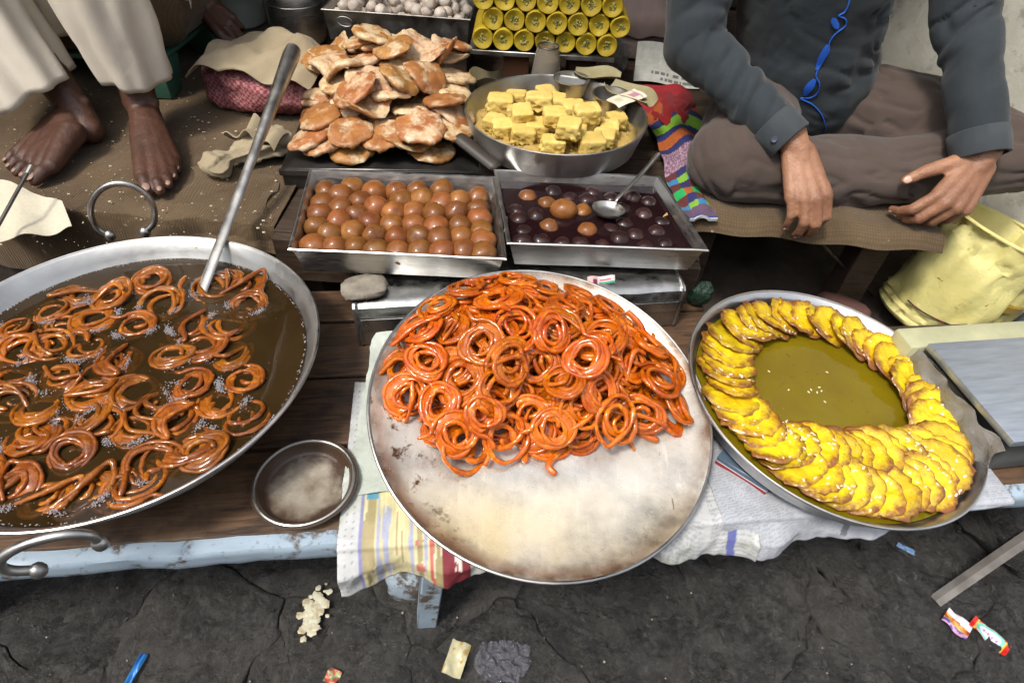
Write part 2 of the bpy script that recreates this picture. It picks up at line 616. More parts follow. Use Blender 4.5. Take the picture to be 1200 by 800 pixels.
# side wall on the right, behind the seated man
def wall(name, a, b, z0, z1, mat, th=.12, amp=.004):
    a, b = np.array(a), np.array(b)
    d = (b - a) / np.linalg.norm(b - a)
    nrm = np.array([-d[1], d[0]])
    L = np.linalg.norm(b - a)
    mb = MB()
    V, F = grid(60, 40, lambda u, v: (u * L, 0 * u, z0 + v * (z1 - z0)))
    V[:, 1] = -fbm(V * np.array([7, 1, 7]), 4) * amp
    mb.add((V, F))
    mb.add((rbox(L, th, z1 - z0, 0)[0] + np.array([L / 2, th / 2 + .008, z0]), rbox(L, th, z1 - z0, 0)[1]))
    ang = math.atan2(d[1], d[0])
    return struct(name, mb.mesh(name), mat, TR((a[0], a[1], 0), (0, 0, ang)))
t = NT('limewashed_plaster')
v = t.coord('Object')
c = t.mix(t.ramp(t.noise(v, 5, 7, .62), .36, .64), (.62, .61, .55), (.46, .45, .37))
c = t.mix(t.ramp(t.noise(v, 24, 6, .66, 4.), .56, .66), c, (.34, .33, .29))
c = t.mix(t.ramp(t.noise(t.coord('Object', (30, 1, 2)), 4, 5, .6, 2.), .60, .74), c, (.70, .69, .65))
LIME = t.set(c, .85, 0, t.bump(t.noise(v, 38, 8, .7, 3.), .5, .006))
wall('wall_right', (.70, 2.2), (1.26, .74), 0, 2.3, LIME)
DARKWALL = simple('smoky_plaster', (.085, .075, .065), (.05, .045, .04), .9, 0, 4, bump=.4, bscale=30, bdist=.006)
wall('wall_back', (-2.2, 2.36), (1.1, 2.36), 0, 2.3, DARKWALL)
wall('wall_left', (-1.95, .2), (-1.95, 2.36), 0, 2.3, DARKWALL)
struct('shade_roof', mk('shade_roof', *rbox(4.2, 1.75, .04, .005)), simple('shade_roof_boards', (.10, .07, .05), (.06, .045, .03), .85), TR((-.35, 2.02, 1.75), (R(4), 0, 0)))  # unseen board cover, added and placed to darken the back of the stall
struct('unseen_lane_wall', mk('unseen_lane_wall', *rbox(9, .3, 2.6, .01)), simple('unseen_lane_plaster', (.52, .48, .42), (.42, .38, .33), .9, 0, 3), TR((0, -2.6, 0)))  # unseen, added behind the camera to cut sky reflections and lighten the steel

# ------------------------------------------------------------------ plank table at the front
fa, fb = at(0, 672, T), at(395, 640, T)
fc = at(1190, 588, T)
d = (fc - fa)[:2]; ang = math.atan2(d[1], d[0])
org = np.array([fa[0], fa[1] + .006, 0])
TM = TR((org[0], org[1], 0), (0, 0, ang))
table = thing('plank_table', 'low plank table with oil-stained dark boards and a pale blue painted front edge', 'table', TM)
X0, X1 = -.55, 1.62
yy = .018
widths = [.13, .128, .125, .085]
TABLE_DEPTH = .018 + sum(widths[:3]) + .012
for k, w in enumerate(widths):
    X1_ = (X1, X1, 1.10, .98)[k]
    V, F = rbox(X1_ - X0, w - .006, .028, .0025)
    V = V + np.array([(X0 + X1_) / 2, yy + w / 2, T - .028 + rg.uniform(-.0015, .0)])
    o = obj('plank', mk('plank', V, F), WOOD, table)
    yy += w
V, F = rbox(X1 - X0, .020, .038, .004, 2)
nx = 90
V, F = grid(nx, 9, lambda u, v: (X0 + u * (X1 - X0), u * 0, u * 0))
prof = [(.020, -.029), (.001, -.029), (-.001, -.026), (-.001, -.018), (-.001, -.009), (-.0005, -.002), (.002, .0008), (.011, .0018), (.0195, .0015)]
for k, (py, pz) in enumerate(prof):
    V[k * nx:(k + 1) * nx, 1] = py
    V[k * nx:(k + 1) * nx, 2] = T + pz
V[:, 1] += fbm(V * 22, 6) * .0018
V[:, 2] += fbm(V * 16, 8) * .0015
obj('edge_board', mk('edge_board', V, F), BLUEPAINT, table)
def tleg(px, py, w, dy, tilt):
    p = at(px, py, 0)
    V, F = rbox(w, .035, T - .036, .002)
    V[:, 0] += (V[:, 2] - T) * tilt
    q = np.linalg.inv(np.array(TM)) @ np.array([p[0], p[1] + dy, 0, 1])
    o = obj('leg', mk('leg', V + np.array([q[0], q[1], -.004]), F), BLUEPAINT, table)
tleg(520, 735, .031, .017, .10)
tleg(-60, 760, .04, .05, 0)
tleg(1290, 660, .04, .05, 0)
V, F = rbox(1.9, .03, .04, .002)
obj('rear_rail', mk('rear_rail', V + np.array([.55, TABLE_DEPTH - .05, T - .075]), F), WOOD2, table)
for lx in (-.3, .55, 1.4):
    V, F = rbox(.04, .04, T - .032, .002)
    obj('leg', mk('leg', V + np.array([lx, TABLE_DEPTH - .09, 0]), F), WOOD2, table)
# ------------------------------------------------------------------ platforms and bench behind
DARKSOIL = simple('dark_brick_rubble', (.060, .043, .032), (.030, .022, .017), .95, 0, 12, bump=.6, bscale=40, bdist=.01)
# left sitting platform: masonry block covered with burlap
struct('left_platform', mk('left_platform', *rbox(1.45, 1.45, PLAT - .012, .01)), DARKSOIL, TR((-1.185, 1.58, 0)))
def lumpy(V, amp, sc, s=0, o=3):
    return fbm(V * sc, s, o) * amp
def drape_fn(x0, x1, y0, y1, z, over, seed, amp=.004, ridge=None):
    """Cloth over a platform: flat top, front hem falling by 'over'."""
    def fn(u, v):
        x = x0 + u * (x1 - x0)
        L = (y1 - y0) + over
        s = v * L - over
        y = np.where(s > 0, y0 + s, y0 - .010 * np.sin(np.clip(-s / over, 0, 1) * 1.6))
        zz = np.where(s > 0, z, z + np.minimum(s, 0))
        P = np.stack([x, y, zz], 1)
        zz = zz + fbm(P * 9, seed) * amp + np.abs(fbm(P * np.array([14, 5, 5]), seed + 5)) * amp * .8
        y = y + np.where(s < .01, fbm(P * np.array([16, 3, 3]), seed + 9) * .010, 0)
        zz = zz - np.where(s < 0, fbm(np.stack([x * 12, x * 0, x * 0], 1), seed + 3) * .02 * np.clip(-s / over, 0, 1), 0)
        return x, y, zz
    return fn
V, F = sheet(120, 110, drape_fn(-1.90, -.425, .85, 2.28, PLAT, .11, 3), .003)
single('burlap_sheet', mk('burlap_sheet', V, F), BURLAP, 'dirty brown burlap sheet with white crumbs under the bare feet', 'burlap')
# loose flap of burlap hanging at the corner by the tray
def flap(u, v):
    a, b = at(322, 205, PLAT + .005), at(318, 290, PLAT - .03)
    x = a[0] + (b[0] - a[0]) * v + (u - 1) * .16 + .012 * np.sin(v * 9)
    y = a[1] + (b[1] - a[1]) * v
    z = PLAT + .007 - .02 * v + .006 * np.sin(u * 5 + v * 4) - .035 * np.clip((v - .6) / .4, 0, 1) ** 2
    return x, y, z
V, F = sheet(26, 30, flap, .002)
V += np.c_[lumpy(V, .006, 18, 2), lumpy(V, .006, 18, 3), lumpy(V, .004, 22, 4)]
single('burlap_flap', mk('burlap_flap', V, F), SACK, 'loose brown burlap flap hanging toward the syrup tray', 'burlap')

# bench in the middle carrying the trays and heaps
BM_ = TR((-.05, 0, 0))
bench = thing('display_bench', 'dark wooden bench under the cookie pile and the rear sweet trays', 'bench', TR((-.055, .86, 0)))
for k in range(8):
    V, F = rbox(.74, .168, .028, .002)
    obj('plank', mk('plank', V + np.array([0, .07 + k * .175, BEN - .028]), F), WOOD2, bench)
for sx in (-.35, .35):
    for sy in (.06, .7, 1.3):
        V, F = rbox(.05, .05, BEN - .028, .002)
        obj('leg', mk('leg', V + np.array([sx, sy, 0]), F), WOOD2, bench)
V, F = rbox(.74, .02, .09, .002)
obj('apron', mk('apron', V + np.array([0, -.022, BEN - .095]), F), WOOD2, bench)

# right platform: thin board deck with burlap over the edge
deck = thing('sitting_deck', 'wooden deck with burlap-covered edge under the seated man', 'platform', TR((.80, .97, 0)))
for k in range(7):
    L_ = (.47, .54, .62, .58, .50, .44, .38)[k]
    V, F = rbox(L_, .165, .026, .002)
    obj('plank', mk('plank', V + np.array([-.48 + L_ / 2, .085 + k * .17, PLAT - .03]), F), WOOD2, deck)
for sx, sy in ((-.42, .12), (-.05, .12), (-.42, 1.1), (-.12, 1.1)):
    for _ in (0,):
        V, F = rbox(.06, .06, PLAT - .03, .002)
        obj('leg', mk('leg', V + np.array([sx, sy, 0]), F), WOOD2, deck)
def dk(u, v):
    x = .318 + u * .475
    s = v * .5
    y = .955 + s * 1.0 - .010 * (u) + .004 * np.sin(u * 7)
    z = PLAT + .007 - np.exp(-s / .012) * .030 + .004 * np.sin(u * 11 + s * 9) * (s > .03) + .003 * np.sin(u * 23)
    return x, y, z
V, F = sheet(70, 60, dk, .003)
single('deck_burlap', mk('deck_burlap', V, F), SACK, 'brown burlap cloth hanging over the deck edge below the crossed legs', 'burlap')
# rubble ledge below the deck
LEDGE = .13
def led(u, v):
    x = .36 + u * 1.0; y = .80 + v * .85
    P = np.stack([x, y, x * 0], 1)
    return x, y, LEDGE - .02 + fbm(P * 11, 3, 4) * .018 - np.clip((.06 - v), 0, 1) * 2.4
V, F = grid(70, 60, led)
struct('dirt_ledge', mk('dirt_ledge', V, F), DARKSOIL)

# ------------------------------------------------------------------ folded tin box under the trays
def quadframe(p0, p1):
    d = p1 - p0
    return math.atan2(d[1], d[0])
TINZ = .383
a, b = at(412, 360, TINZ), at(806, 338, TINZ)
ang = quadframe(a, b)
TL = np.linalg.norm((b - a)[:2])
TINM = TR((a[0], a[1], T), (0, 0, ang))
tin = thing('tin_box', 'dented galvanised tin box propping up the jalebi plate and the trays', 'box', TINM)
h = TINZ - T
prof = [(.0, 0.002), (.0, h - .016), (.003, h - .007), (.009, h - .002), (.018, h), (.11, h), (.11, .002)]
n = 40
V = np.array([[TL * i / (n - 1), y, z] for y, z in prof for i in range(n)])
F = [(k * n + i, k * n + i + 1, (k + 1) * n + i + 1, (k + 1) * n + i) for k in range(len(prof) - 1) for i in range(n - 1)]
F += [tuple(k * n for k in range(len(prof)))[::-1], tuple(k * n + n - 1 for k in range(len(prof)))]
V[:, 1] += fbm(V * np.array([20, 8, 14]), 2) * .0016
V[:, 2] += fbm(V * np.array([14, 20, 3]), 5) * .0012
GALV = simple('galvanised_tin', (.55, .55, .53), (.33, .33, .32), .34, 1, 30, .3, .7, bump=.25, bscale=60, rvar=.14)
obj('shell', mk('shell', V, F, True, 30), GALV, tin)
for x in (.006, TL - .006):
    V, F = tube(np.array([[x, -.0015, .004], [x, -.0015, h - .014], [x, .004, h - .003], [x, .02, h + .0012], [x, .105, h + .0012]]), .0022, 6)
    obj('seam', mk('seam', V, F), GALV, tin)
V, F = rbox(TL - .02, .0016, .020, .0004)
obj('folded_strip', mk('folded_strip', V + np.array([TL / 2, -.0032, h - .045]), F), GALV, tin)

# flat stone packing under the tray corner
def rock(sx, sy, sz, seed, amp=.12, sub=3):
    V, F = ball(1, sub)
    V = np.sign(V) * np.abs(V) ** .55
    V = V * (1 + fbm(V * 1.7, seed, 4)[:, None] * amp)
    return V * np.array([sx / 2, sy / 2, sz / 2]) * 1.0, F
def rest(VF, z):
    V, F = VF
    V = V.copy(); V[:, 2] += z - V[:, 2].min()
    return V, F
PALESTONE = simple('pale_packing_stone', (.30, .27, .21), (.13, .11, .09), .85, 0, 40, bump=.6, bscale=70, bdist=.004)
p = at(424, 338, .40)
single('packing_stone', mk('packing_stone', *rest(rock(.072, .05, .017, 4), 0)), PALESTONE,
       'flat pale stone wedged under the corner of the gulab jamun tray', 'stone', M=TR((p[0], p[1] + .012, TINZ + .0008), (0, 0, .3)))

# ------------------------------------------------------------------ rectangular steel trays
def steel_tray(name, label, corners, zr, hgt, mat=STEEL, taper=.010, group=None):
    """corners: rim corners back-left, back-right, front-right, front-left."""
    C = np.array([c_[:2] for c_ in corners])
    ctr = C.mean(0)
    M = TR((ctr[0], ctr[1], zr - hgt))
    th = thing(name, label, 'tray', M, group)
    L = C - ctr
    def ring(off, z, sub=14):
        out = []
        for k in range(4):
            a_, b_ = L[k], L[(k + 1) % 4]
            for s in np.linspace(0, 1, sub, endpoint=False):
                p_ = a_ + (b_ - a_) * s
                out.append(p_)
        out = np.array(out)
        nrm = out / np.linalg.norm(out, axis=1)[:, None]
        # inset along each side so the walls stay parallel
        sc = 1 - off / np.abs(L).min(0)
        return np.c_[out * sc, np.full(len(out), z)]
    m = 56
    rings = [ring(taper, 0), ring(0.0012, hgt - .004), ring(-.003, hgt - .003), ring(-.0036, hgt), ring(-.002, hgt + .0012), ring(.001, hgt + .0005), ring(.0026, hgt - .004), ring(taper + .0015, .002)]
    V = np.concatenate(rings)
    V[:, :2] += np.c_[fbm(V * 16, 3), fbm(V * 16, 5)] * .0009
    F = [(k * m + i, k * m + (i + 1) % m, (k + 1) * m + (i + 1) % m, (k + 1) * m + i) for k in range(len(rings) - 1) for i in range(m)]
    F += [tuple(range(m))[::-1], tuple((len(rings) - 1) * m + i for i in range(m))]
    obj('pan', mk('pan', V, F, True, 30), mat, th)
    return th, ctr, L
def tray_floor_pts(L, sc):
    return L * sc

ZR = .45; HT = .05
t1c = [at(365, 199, ZR), at(578, 208, ZR), at(591, 302, ZR), at(341, 291, ZR)]
tray1, c1, L1 = steel_tray('steel_tray', 'rectangular steel tray full of brown gulab jamun balls', t1c, ZR, HT)
t2c = [at(581, 200, ZR), at(771, 207, ZR), at(827, 292, ZR), at(597, 284, ZR)]
tray2, c2, L2 = steel_tray('steel_tray', 'rectangular steel tray of dark purple kala jamun in black syrup', t2c, ZR, HT)
# rear supports that carry the trays level with the tin box
for k, (x, y, sx) in enumerate(((-.215, .888, .26), (.10, .925, .26))):
    V, F = rbox(sx, .05, .40 - BEN - .001, .001)
    single('wood_batten', mk('wood_batten', V, F), WOOD2, ['thin dark batten under the back of the gulab jamun tray', 'thin dark batten under the back of the kala jamun tray'][k], 'batten',
           M=TR((x, y, BEN + .0005)))
# handle ring riveted between the trays
hp = at(590, 262, .435)
V, F = tube(smoothcurve([(0, -.022, -.004), (.004, -.020, .004), (.006, 0, .010), (.004, .020, .004), (0, .022, -.004)], 24), .0022, 6)
obj('handle', mk('handle', V + np.array([hp[0] - c1[0] - .001, hp[1] - c1[1], .030]), F), STEEL, tray1)

def liquid_slab(name, L, sc, z0, z1, mat, label, cat, ctr, base):
    m = 4
    mn = np.abs(L).min(0)
    ins = lambda z: L * (1 - (.010 * (1 - z / HT) + .0028) / mn)
    V = np.concatenate([np.c_[ins(z0), np.full(4, z0)], np.c_[ins(z1), np.full(4, z1)]])
    F = [(3, 2, 1, 0)[::-1], (4, 5, 6, 7)[::-1]] + [(i, (i + 1) % 4, 4 + (i + 1) % 4, 4 + i) for i in range(4)]
    mm = mk(name, V, F, False)
    bm = bmesh.new(); bm.from_mesh(mm); bmesh.ops.recalc_face_normals(bm, faces=bm.faces); bm.to_mesh(mm); bm.free()
    o = single(name, mm, mat, label, cat, M=TR((ctr[0], ctr[1], base)))
    return o
SYR1 = liquid('gold_syrup', (.20, .10, .025), .8)
SYR2 = liquid('black_syrup', (.016, .006, .007), .90)
liquid_slab('sugar_syrup', L1, .955, .0028, .024, SYR1, 'shallow golden sugar syrup under the gulab jamun balls', 'syrup', c1, ZR - HT)
liquid_slab('dark_syrup', L2, .965, .0028, .033, SYR2, 'dark purple syrup around the kala jamun balls', 'syrup', c2, ZR - HT)

# ------------------------------------------------------------------ gulab jamun
def jamun_mesh(seed, r):
    V, F = ball(1, 3)
    V = V * (1 + fbm(V * 1.3, seed)[:, None] * .09 + fbm(V * 4.5, seed + 9)[:, None] * .018)
    q = rnd(seed)
    for k in range(2):
        d_ = np.array([q.uniform(-1, 1), q.uniform(-1, 1), q.uniform(.1, 1)]); d_ /= np.linalg.norm(d_)
        dd = np.linalg.norm(V - d_, axis=1)
        V = V * (1 - q.choice([.02, .05, .14]) * np.exp(-(dd / .28) ** 2))[:, None]
    return mk('gulab_jamun', V * r * np.array([1, 1, .93]), F, True, 180)
t = NT('gulab_jamun_skin')
v = t.coord('Object')
c = t.mix(t.ramp(t.noise(v, 55, 5, .6), .3, .72), (.235, .088, .020), (.130, .042, .011))
c = t.mix(t.ramp(t.noise(v, 24, 4, .5, 5.), .56, .74), c, (.32, .135, .040))
GJ = t.set(t.jitter(c, .26, .008), .46, 0, t.bump(t.noise(v, 260, 4, .6, 2.), .25, .001), Coat_Weight=.35, Coat_Roughness=.06, Specular_IOR_Level=.3, Subsurface_Weight=.1, Subsurface_Scale=.004)
GJM = [jamun_mesh(k, .0225) for k in range(9)]
q = rnd(21)
g1 = 'gulab jamun balls in the steel tray'
gj_px = [(379,216),(413,214),(375,230),(400,238),(413,222),(439,222),(467,224),(492,222),(517,228),(371,246),(398,254),(424,232),(426,247),(448,240),(458,240),(472,232),(482,254),(498,232),(508,241),(517,232),(545,238),(555,235),(372,264),(378,266),(406,268),(433,250),(437,268),(457,253),(464,268),(487,240),(492,269),(509,253),(516,271),(533,246),(538,255),(552,246),(560,253),(376,284),(362,284),(410,285),(437,284),(464,284),(490,288),(541,270),(565,270),(541,286),(565,286),(527,295),(558,297)]
def clampquad(p, L, ctr, mar):
    BL, BR, FR, FL = L + ctr
    for _ in range(2):
        tx = np.clip((p[0] - FL[0]) / (FR[0] - FL[0]), 0, 1)
        yf, yb = FL[1] + (FR[1] - FL[1]) * tx + mar, BL[1] + (BR[1] - BL[1]) * tx - mar
        y = min(max(p[1], yf), yb)
        ty = np.clip((y - FL[1]) / (BL[1] - FL[1]), 0, 1)
        xl, xr = FL[0] + (BL[0] - FL[0]) * ty + mar, FR[0] + (BR[0] - FR[0]) * ty - mar
        p = np.array([min(max(p[0], xl), xr), y])
    return p
pl = []
zb = .4025 + .0290
for x, y in gj_px:
    p = at(x, y, .445)[:2]
    p = clampquad(p, L1, c1, .0275)
    pl.append([p[0], p[1]])
pl = np.array(pl)
for it in range(12):                        # ease balls apart inside the tray
    for i in range(len(pl)):
        d_ = pl - pl[i]
        dist = np.linalg.norm(d_, axis=1); dist[i] = 9
        for j in np.where(dist < .0390)[0]:
            push = d_[j] / (dist[j] + 1e-6) * (.0390 - dist[j]) * .25
            pl[j] += push; pl[i] -= push
    pl = np.array([clampquad(p, L1, c1, .0275) for p in pl])
for k, p in enumerate(pl):
    e_ = (p - c1) / np.abs(L1).max(0)
    lab = 'round brown gulab jamun ball in the middle of its tray'
    if e_[1] < -.55: lab = 'round brown gulab jamun ball against the tray wall facing the jalebi plate'
    elif e_[1] > .5: lab = 'round brown gulab jamun ball against the tray wall below the cookies'
    elif e_[0] > .55: lab = 'round brown gulab jamun ball next to the dark syrup tray'
    elif e_[0] < -.55: lab = 'round brown gulab jamun ball at the tray end beside the burlap'
    single('gulab_jamun', GJM[k % 9], GJ, lab, 'sweet', g1,
           TR((p[0], p[1], zb + q.uniform(-.002, .0045)), (q.uniform(-.6, .6), q.uniform(-.6, .6), q.uniform(0, 6)), (q.uniform(.88, 1.06),) * 3))

# ------------------------------------------------------------------ kala jamun
KJ = simple('kala_jamun_skin', (.014, .006, .006), (.034, .011, .010), .48, 0, 60, bump=.3, bscale=200, bdist=.001, jit=.35, coat=.4, coatr=.05, spec=.25)
g2 = 'dark kala jamun in black syrup'
q = rnd(33)
gold = [(618,231),(641,239),(660,250),(682,248),(643,266),(688,271)]
pts = []
tries = 0
hx, hy = np.abs(L2).min(0) - .024
goldp = [at(x, y, .43)[:2] for x, y in gold]
lad = at(712, 252, .43)[:2]
while len(pts) < 62 and tries < 14000:
    tries += 1
    p = c2 + np.array([q.uniform(-.19, .19), q.uniform(-.14, .14)])
    if np.hypot(*(p - clampquad(p, L2, c2, .027))) > .001: continue
    if any(np.hypot(*(p - o)) < .0300 for o in pts) or any(np.hypot(*(p - o)) < .036 for o in goldp): continue
    if np.hypot(*(p - lad)) < .034: continue
    pts.append(p)
for k, p in enumerate(pts):
    single('kala_jamun', GJM[(k * 5) % 9], KJ, ('nearly black kala jamun ball close to the ladle' if np.hypot(*(p - lad)) < .075 else 'nearly black kala jamun ball near the floating golden balls' if min(np.hypot(*(p - o)) for o in goldp) < .05 else 'nearly black kala jamun ball sunk in dark syrup along the tray walls'), 'sweet', g2,
           TR((p[0], p[1], .4025 + .0215 + q.uniform(-.004, .002)), (q.uniform(-.8, .8), q.uniform(-.8, .8), q.uniform(0, 6)), (q.uniform(.74, .88),) * 3))
for i_, m_ in enumerate(GJM):
    pass
for k, p in enumerate(goldp):
    big = k == 2
    single('gulab_jamun', GJM[k], GJ, ['large golden ball floating high among the dark kala jamun', 'small golden ball floating in the dark purple syrup'][0 if big else 1], 'sweet',
           'golden balls in the dark syrup', TR((p[0], p[1], .4025 + (.032 if big else .0235)), (0, .3 * k, k), ((1.05 if big else .82),) * 3))
# every ball mesh carries its skin on the object, so dark and golden balls can share shapes
for o in bpy.data.objects:
    if o.type == 'MESH' and o.name.startswith(('gulab_jamun', 'kala_jamun')):
        o.material_slots[0].link = 'OBJECT'
        o.material_slots[0].material = KJ if o.name.startswith('kala') else GJ

# ladle lying in the dark tray
a, b = at(712, 250, .4400), at(771, 181, .49)
lad = thing('ladle', 'small steel ladle resting in the dark syrup tray', 'ladle', TR(a))
prof = [(.0005, .0), (.010, .0006), (.018, .004), (.0225, .010), (.0235, .0125), (.0222, .0125), (.017, .0055), (.009, .002), (.0005, .0014)]
obj('bowl', mk('bowl', *lathe([(r_ * 1.22, z_) for r_, z_ in prof], 28)), STEEL, lad, TR((0, 0, -.003), (-.1, .05, 0)))
d_ = b - a
st = d_ / np.linalg.norm(d_[:2]) * .021
path = [st + np.array([0, 0, .004]), st * 1.4 + np.array([0, 0, .008]), d_ * .6, d_]
V, F = tube(smoothcurve(path, 20), np.linspace(.0034, .0058, 20), 10, ell=(1.15, .7))
obj('handle', mk('handle', V, F), OLDSTEEL, lad)
p = at(783, 249, .44)
single('nut_sliver', mk('nut_sliver', *rbox(.006, .015, .0015, .0005)), simple('almond', (.55, .36, .14)), 'tan nut sliver on the wall of the dark syrup tray', 'nut',
       M=TR((p[0] - .004, p[1], .4315), (.5, .9, -.3)))
# candy wrapper pushed under the dark tray
p = at(704, 325, .388)
V, F = sheet(30, 10, lambda u, v: ((u - .5) * .046, (v - .5) * .012, .003 * np.sin(u * 9) + .004 * v), .0006)
m = mk('candy_wrapper', V, F)
uu = np.tile(np.tile(np.linspace(0, 1, 30), 10), 2); vv = np.tile(np.repeat(np.linspace(0, 1, 10), 30), 2)
cc = np.where((uu < .35)[:, None], np.array([.65, .42, .40]), np.array([.70, .62, .60]))
cc[(uu > .45) & (uu < .85) & (vv > .35) & (vv < .65)] = (.62, .08, .12)
cc[(uu > .42) & (vv < .3)] = (.05, .30, .18)
cc[(uu > .2) & (uu < .35) & (vv < .6)] = (.18, .02, .06)
paint(m, cc)
PRINT = paintmat('printed_wrapper', .35)
single('candy_wrapper', m, PRINT, 'small pink and green wrapper tucked under the dark syrup tray', 'wrapper', M=TR((p[0], p[1] - .006, TINZ + .004), (0.6, 0, ang)))
# ------------------------------------------------------------------ jalebi
def jalebi_path(seed):
    q = rnd(seed * 7 + 1)
    turns = q.uniform(2.4, 3.3)
    n = 170
    s = np.linspace(0, 1, n)
    th = s * turns * 2 * math.pi + q.uniform(0, 6)
    r0_ = q.choice([.0105, .014, .017])
    r = r0_ + (.0365 - r0_) * s ** .9
    ex = q.uniform(.78, 1.0)
    wob = 1 + .085 * np.sin(th * 1.13 + q.uniform(0, 6)) + .04 * np.sin(th * 2.9 + q.uniform(0, 6))
    x = r * wob * np.cos(th) + .0045 * np.sin(s * 11 + q.uniform(0, 6))
    y = r * wob * np.sin(th) * ex + .0045 * np.sin(s * 8 + q.uniform(0, 6))
    z = .0022 * np.sin(th * .5 + q.uniform(0, 6)) + .0012 * np.sin(th * 1.7) - .003 * (r / .036) ** 2
    P = np.stack([x, y, z], 1)
    # the last strand crosses back over the coil
    a = P[-1]
    ang_ = th[-1] + math.pi / 2
    t0 = np.array([math.cos(ang_), math.sin(ang_), 0])
    if q.random() < .4:
        b = np.array([q.uniform(-.016, .016), q.uniform(-.016, .016), .009])
        c_ = -a * np.array([1, 1, 0]) * q.uniform(.5, .95) + np.array([q.uniform(-.012, .012), q.uniform(-.012, .012), .007])
        tail = smoothcurve([a, a + t0 * .012 + np.array([0, 0, .004]), b, c_], 34)[1:]
    else:
        tail = smoothcurve([a, a + t0 * .014, a + t0 * .026 + a * .4], 16)[1:]
    return np.concatenate([P, tail])
def jalebi_mesh(seed):
    P = jalebi_path(seed)
    n = len(P)
    i = np.arange(n)
    rad = .0037 * (1 + .22 * np.sin(i * .37 + seed) * np.sin(i * .11) + .12 * fbm(np.stack([i * .23, i * 0 + seed, i * 0], 1), seed))
    rad[:3] *= [.55, .8, .95]; rad[-3:] *= [.95, .8, .55]
    mb = MB()
    mb.add(tube(P, rad, 8, up=[0, 0, 1]))
    # batter that ran together between the turns
    q = rnd(seed + 900)
    nn = 44
    aa = np.linspace(0, 2 * math.pi, nn, endpoint=False)
    sel = P[70:170]
    th_ = np.arctan2(sel[:, 1], sel[:, 0]); rr_ = np.hypot(sel[:, 0], sel[:, 1])
    out = np.array([rr_[np.argsort(np.abs(np.angle(np.exp(1j * (th_ - a__)))))[:5]].max() for a__ in aa])
    out = (out + np.roll(out, 1) + np.roll(out, -1)) / 3 - .0015
    inn = q.uniform(.015, .020) * (1 + .25 * np.sin(aa * 2 + seed))
    ring_ = []
    for f_, z_ in ((0, 0), (.12, .0022), (.5, .0026), (.88, .0022), (1, 0), (.88, -.0026), (.5, -.0028), (.12, -.0026)):
        r__ = inn + (out - inn) * f_
        x_, y_ = r__ * np.cos(aa), r__ * np.sin(aa)
        ring_.append(np.stack([x_, y_, z_ - .003 * (r__ / .036) ** 2 + .0014 * fbm(np.stack([x_ * 110, y_ * 110, x_ * 0 + z_], 1), seed)], 1))
    if seed % 4 != 3:
        V_ = np.concatenate(ring_)
        F_ = [(k * nn + i, k * nn + (i + 1) % nn, ((k + 1) % 8) * nn + (i + 1) % nn, ((k + 1) % 8) * nn + i)[::-1] for k in range(8) for i in range(nn)]
        mb.add((V_, F_))
    V, F = mb.vf()
    V[:, 2] *= .92
    # thin fried web where neighbouring turns have run together
    V = V + (fbm(V * 160, seed)[:, None]) * .0010 * (V / (np.linalg.norm(V, axis=1)[:, None] + 1e-6))
    return mk('jalebi', V, F, True, 180)
JM = [jalebi_mesh(k) for k in range(16)]
def jalebi_mat(name, c1, c2, c3, jit, coat=.9):
    t = NT(name)
    v = t.coord('Object')
    n1 = t.noise(v, 38, 5, .6)
    c = t.mix(t.ramp(n1, .36, .66), c1, c2)
    c = t.mix(t.ramp(t.noise(v, 70, 4, .6, 6.), .57, .73), c, c3)
    bm_ = t.noise(v, 330, 4, .6, 2.)
    nr = t.bump(bm_, .75, .0020)
    nr = t.bump(t.noise(v, 90, 4, .6, 4.), .5, .004, nr)
    t.b.inputs['Subsurface Radius'].default_value = (1., .35, .08)
    return t.set(t.jitter(c, jit, .005), .42, 0, nr, Coat_Weight=coat, Coat_Roughness=.06, Subsurface_Weight=.25, Subsurface_Scale=.006, Specular_IOR_Level=.15)
JAL = jalebi_mat('jalebi_syrup_glaze', (.60, .140, .002), (.36, .052, .001), (.70, .275, .009), .22, 1.0)
JALF = jalebi_mat('jalebi_frying', (.35, .100, .005), (.15, .034, .002), (.50, .20, .02), .28, .8)

# round plate, tilted towards the buyer
PC = np.array([.0496, .5128, .3756])
PN = Vector((math.sin(R(6)), -math.sin(R(10)), 1)).normalized()
PM = frame(PC, (1, 0, 0), PN)
PR = .231
t = NT('glazed_plate_metal')
v = t.coord('Object')
geo = t.n('TexCoord').outputs['Object']
ln = t.n('VectorMath', operation='LENGTH'); t.l(geo, ln.inputs[0])
streak = t.noise(t.coord('Object', (9, 1.6, 1), (0, 0, R(28))), 7, 6, .62, 3.)
patch = t.noise(v, 8, 7, .62)
resid = t.mix(t.ramp(patch, .40, .66), (.66, .63, .57), (.50, .46, .40))
resid = t.mix(t.ramp(streak, .55, .72), resid, (.78, .74, .64))
mot = t.ramp(t.noise(v, 48, 5, .7, 9.), .56, .63)
sepx = t.n('SeparateXYZ'); t.l(geo, sepx.inputs[0])
edge = t.math('MULTIPLY', mot, t.ramp(sepx.outputs['X'], -.06, -.15))
resid = t.mix(t.math('MULTIPLY', t.ramp(sepx.outputs['Y'], -.09, -.19), t.ramp(t.noise(v, 6, 4, .5, 21.), .3, .6)), resid, (.64, .50, .24))
c = t.mix(edge, resid, (.12, .055, .022))
rimw = t.ramp(ln.outputs['Value'], .208, .226)
c = t.mix(t.math('MULTIPLY', rimw, t.ramp(t.noise(v, 11, 5, .6, 11.), .40, .58)), c, (.20, .12, .07))
dash = t.ramp(t.noise(t.coord('Object', (60, 7, 1), (0, 0, R(-28))), 3.2, 2, .5, 5.), .68, .71)
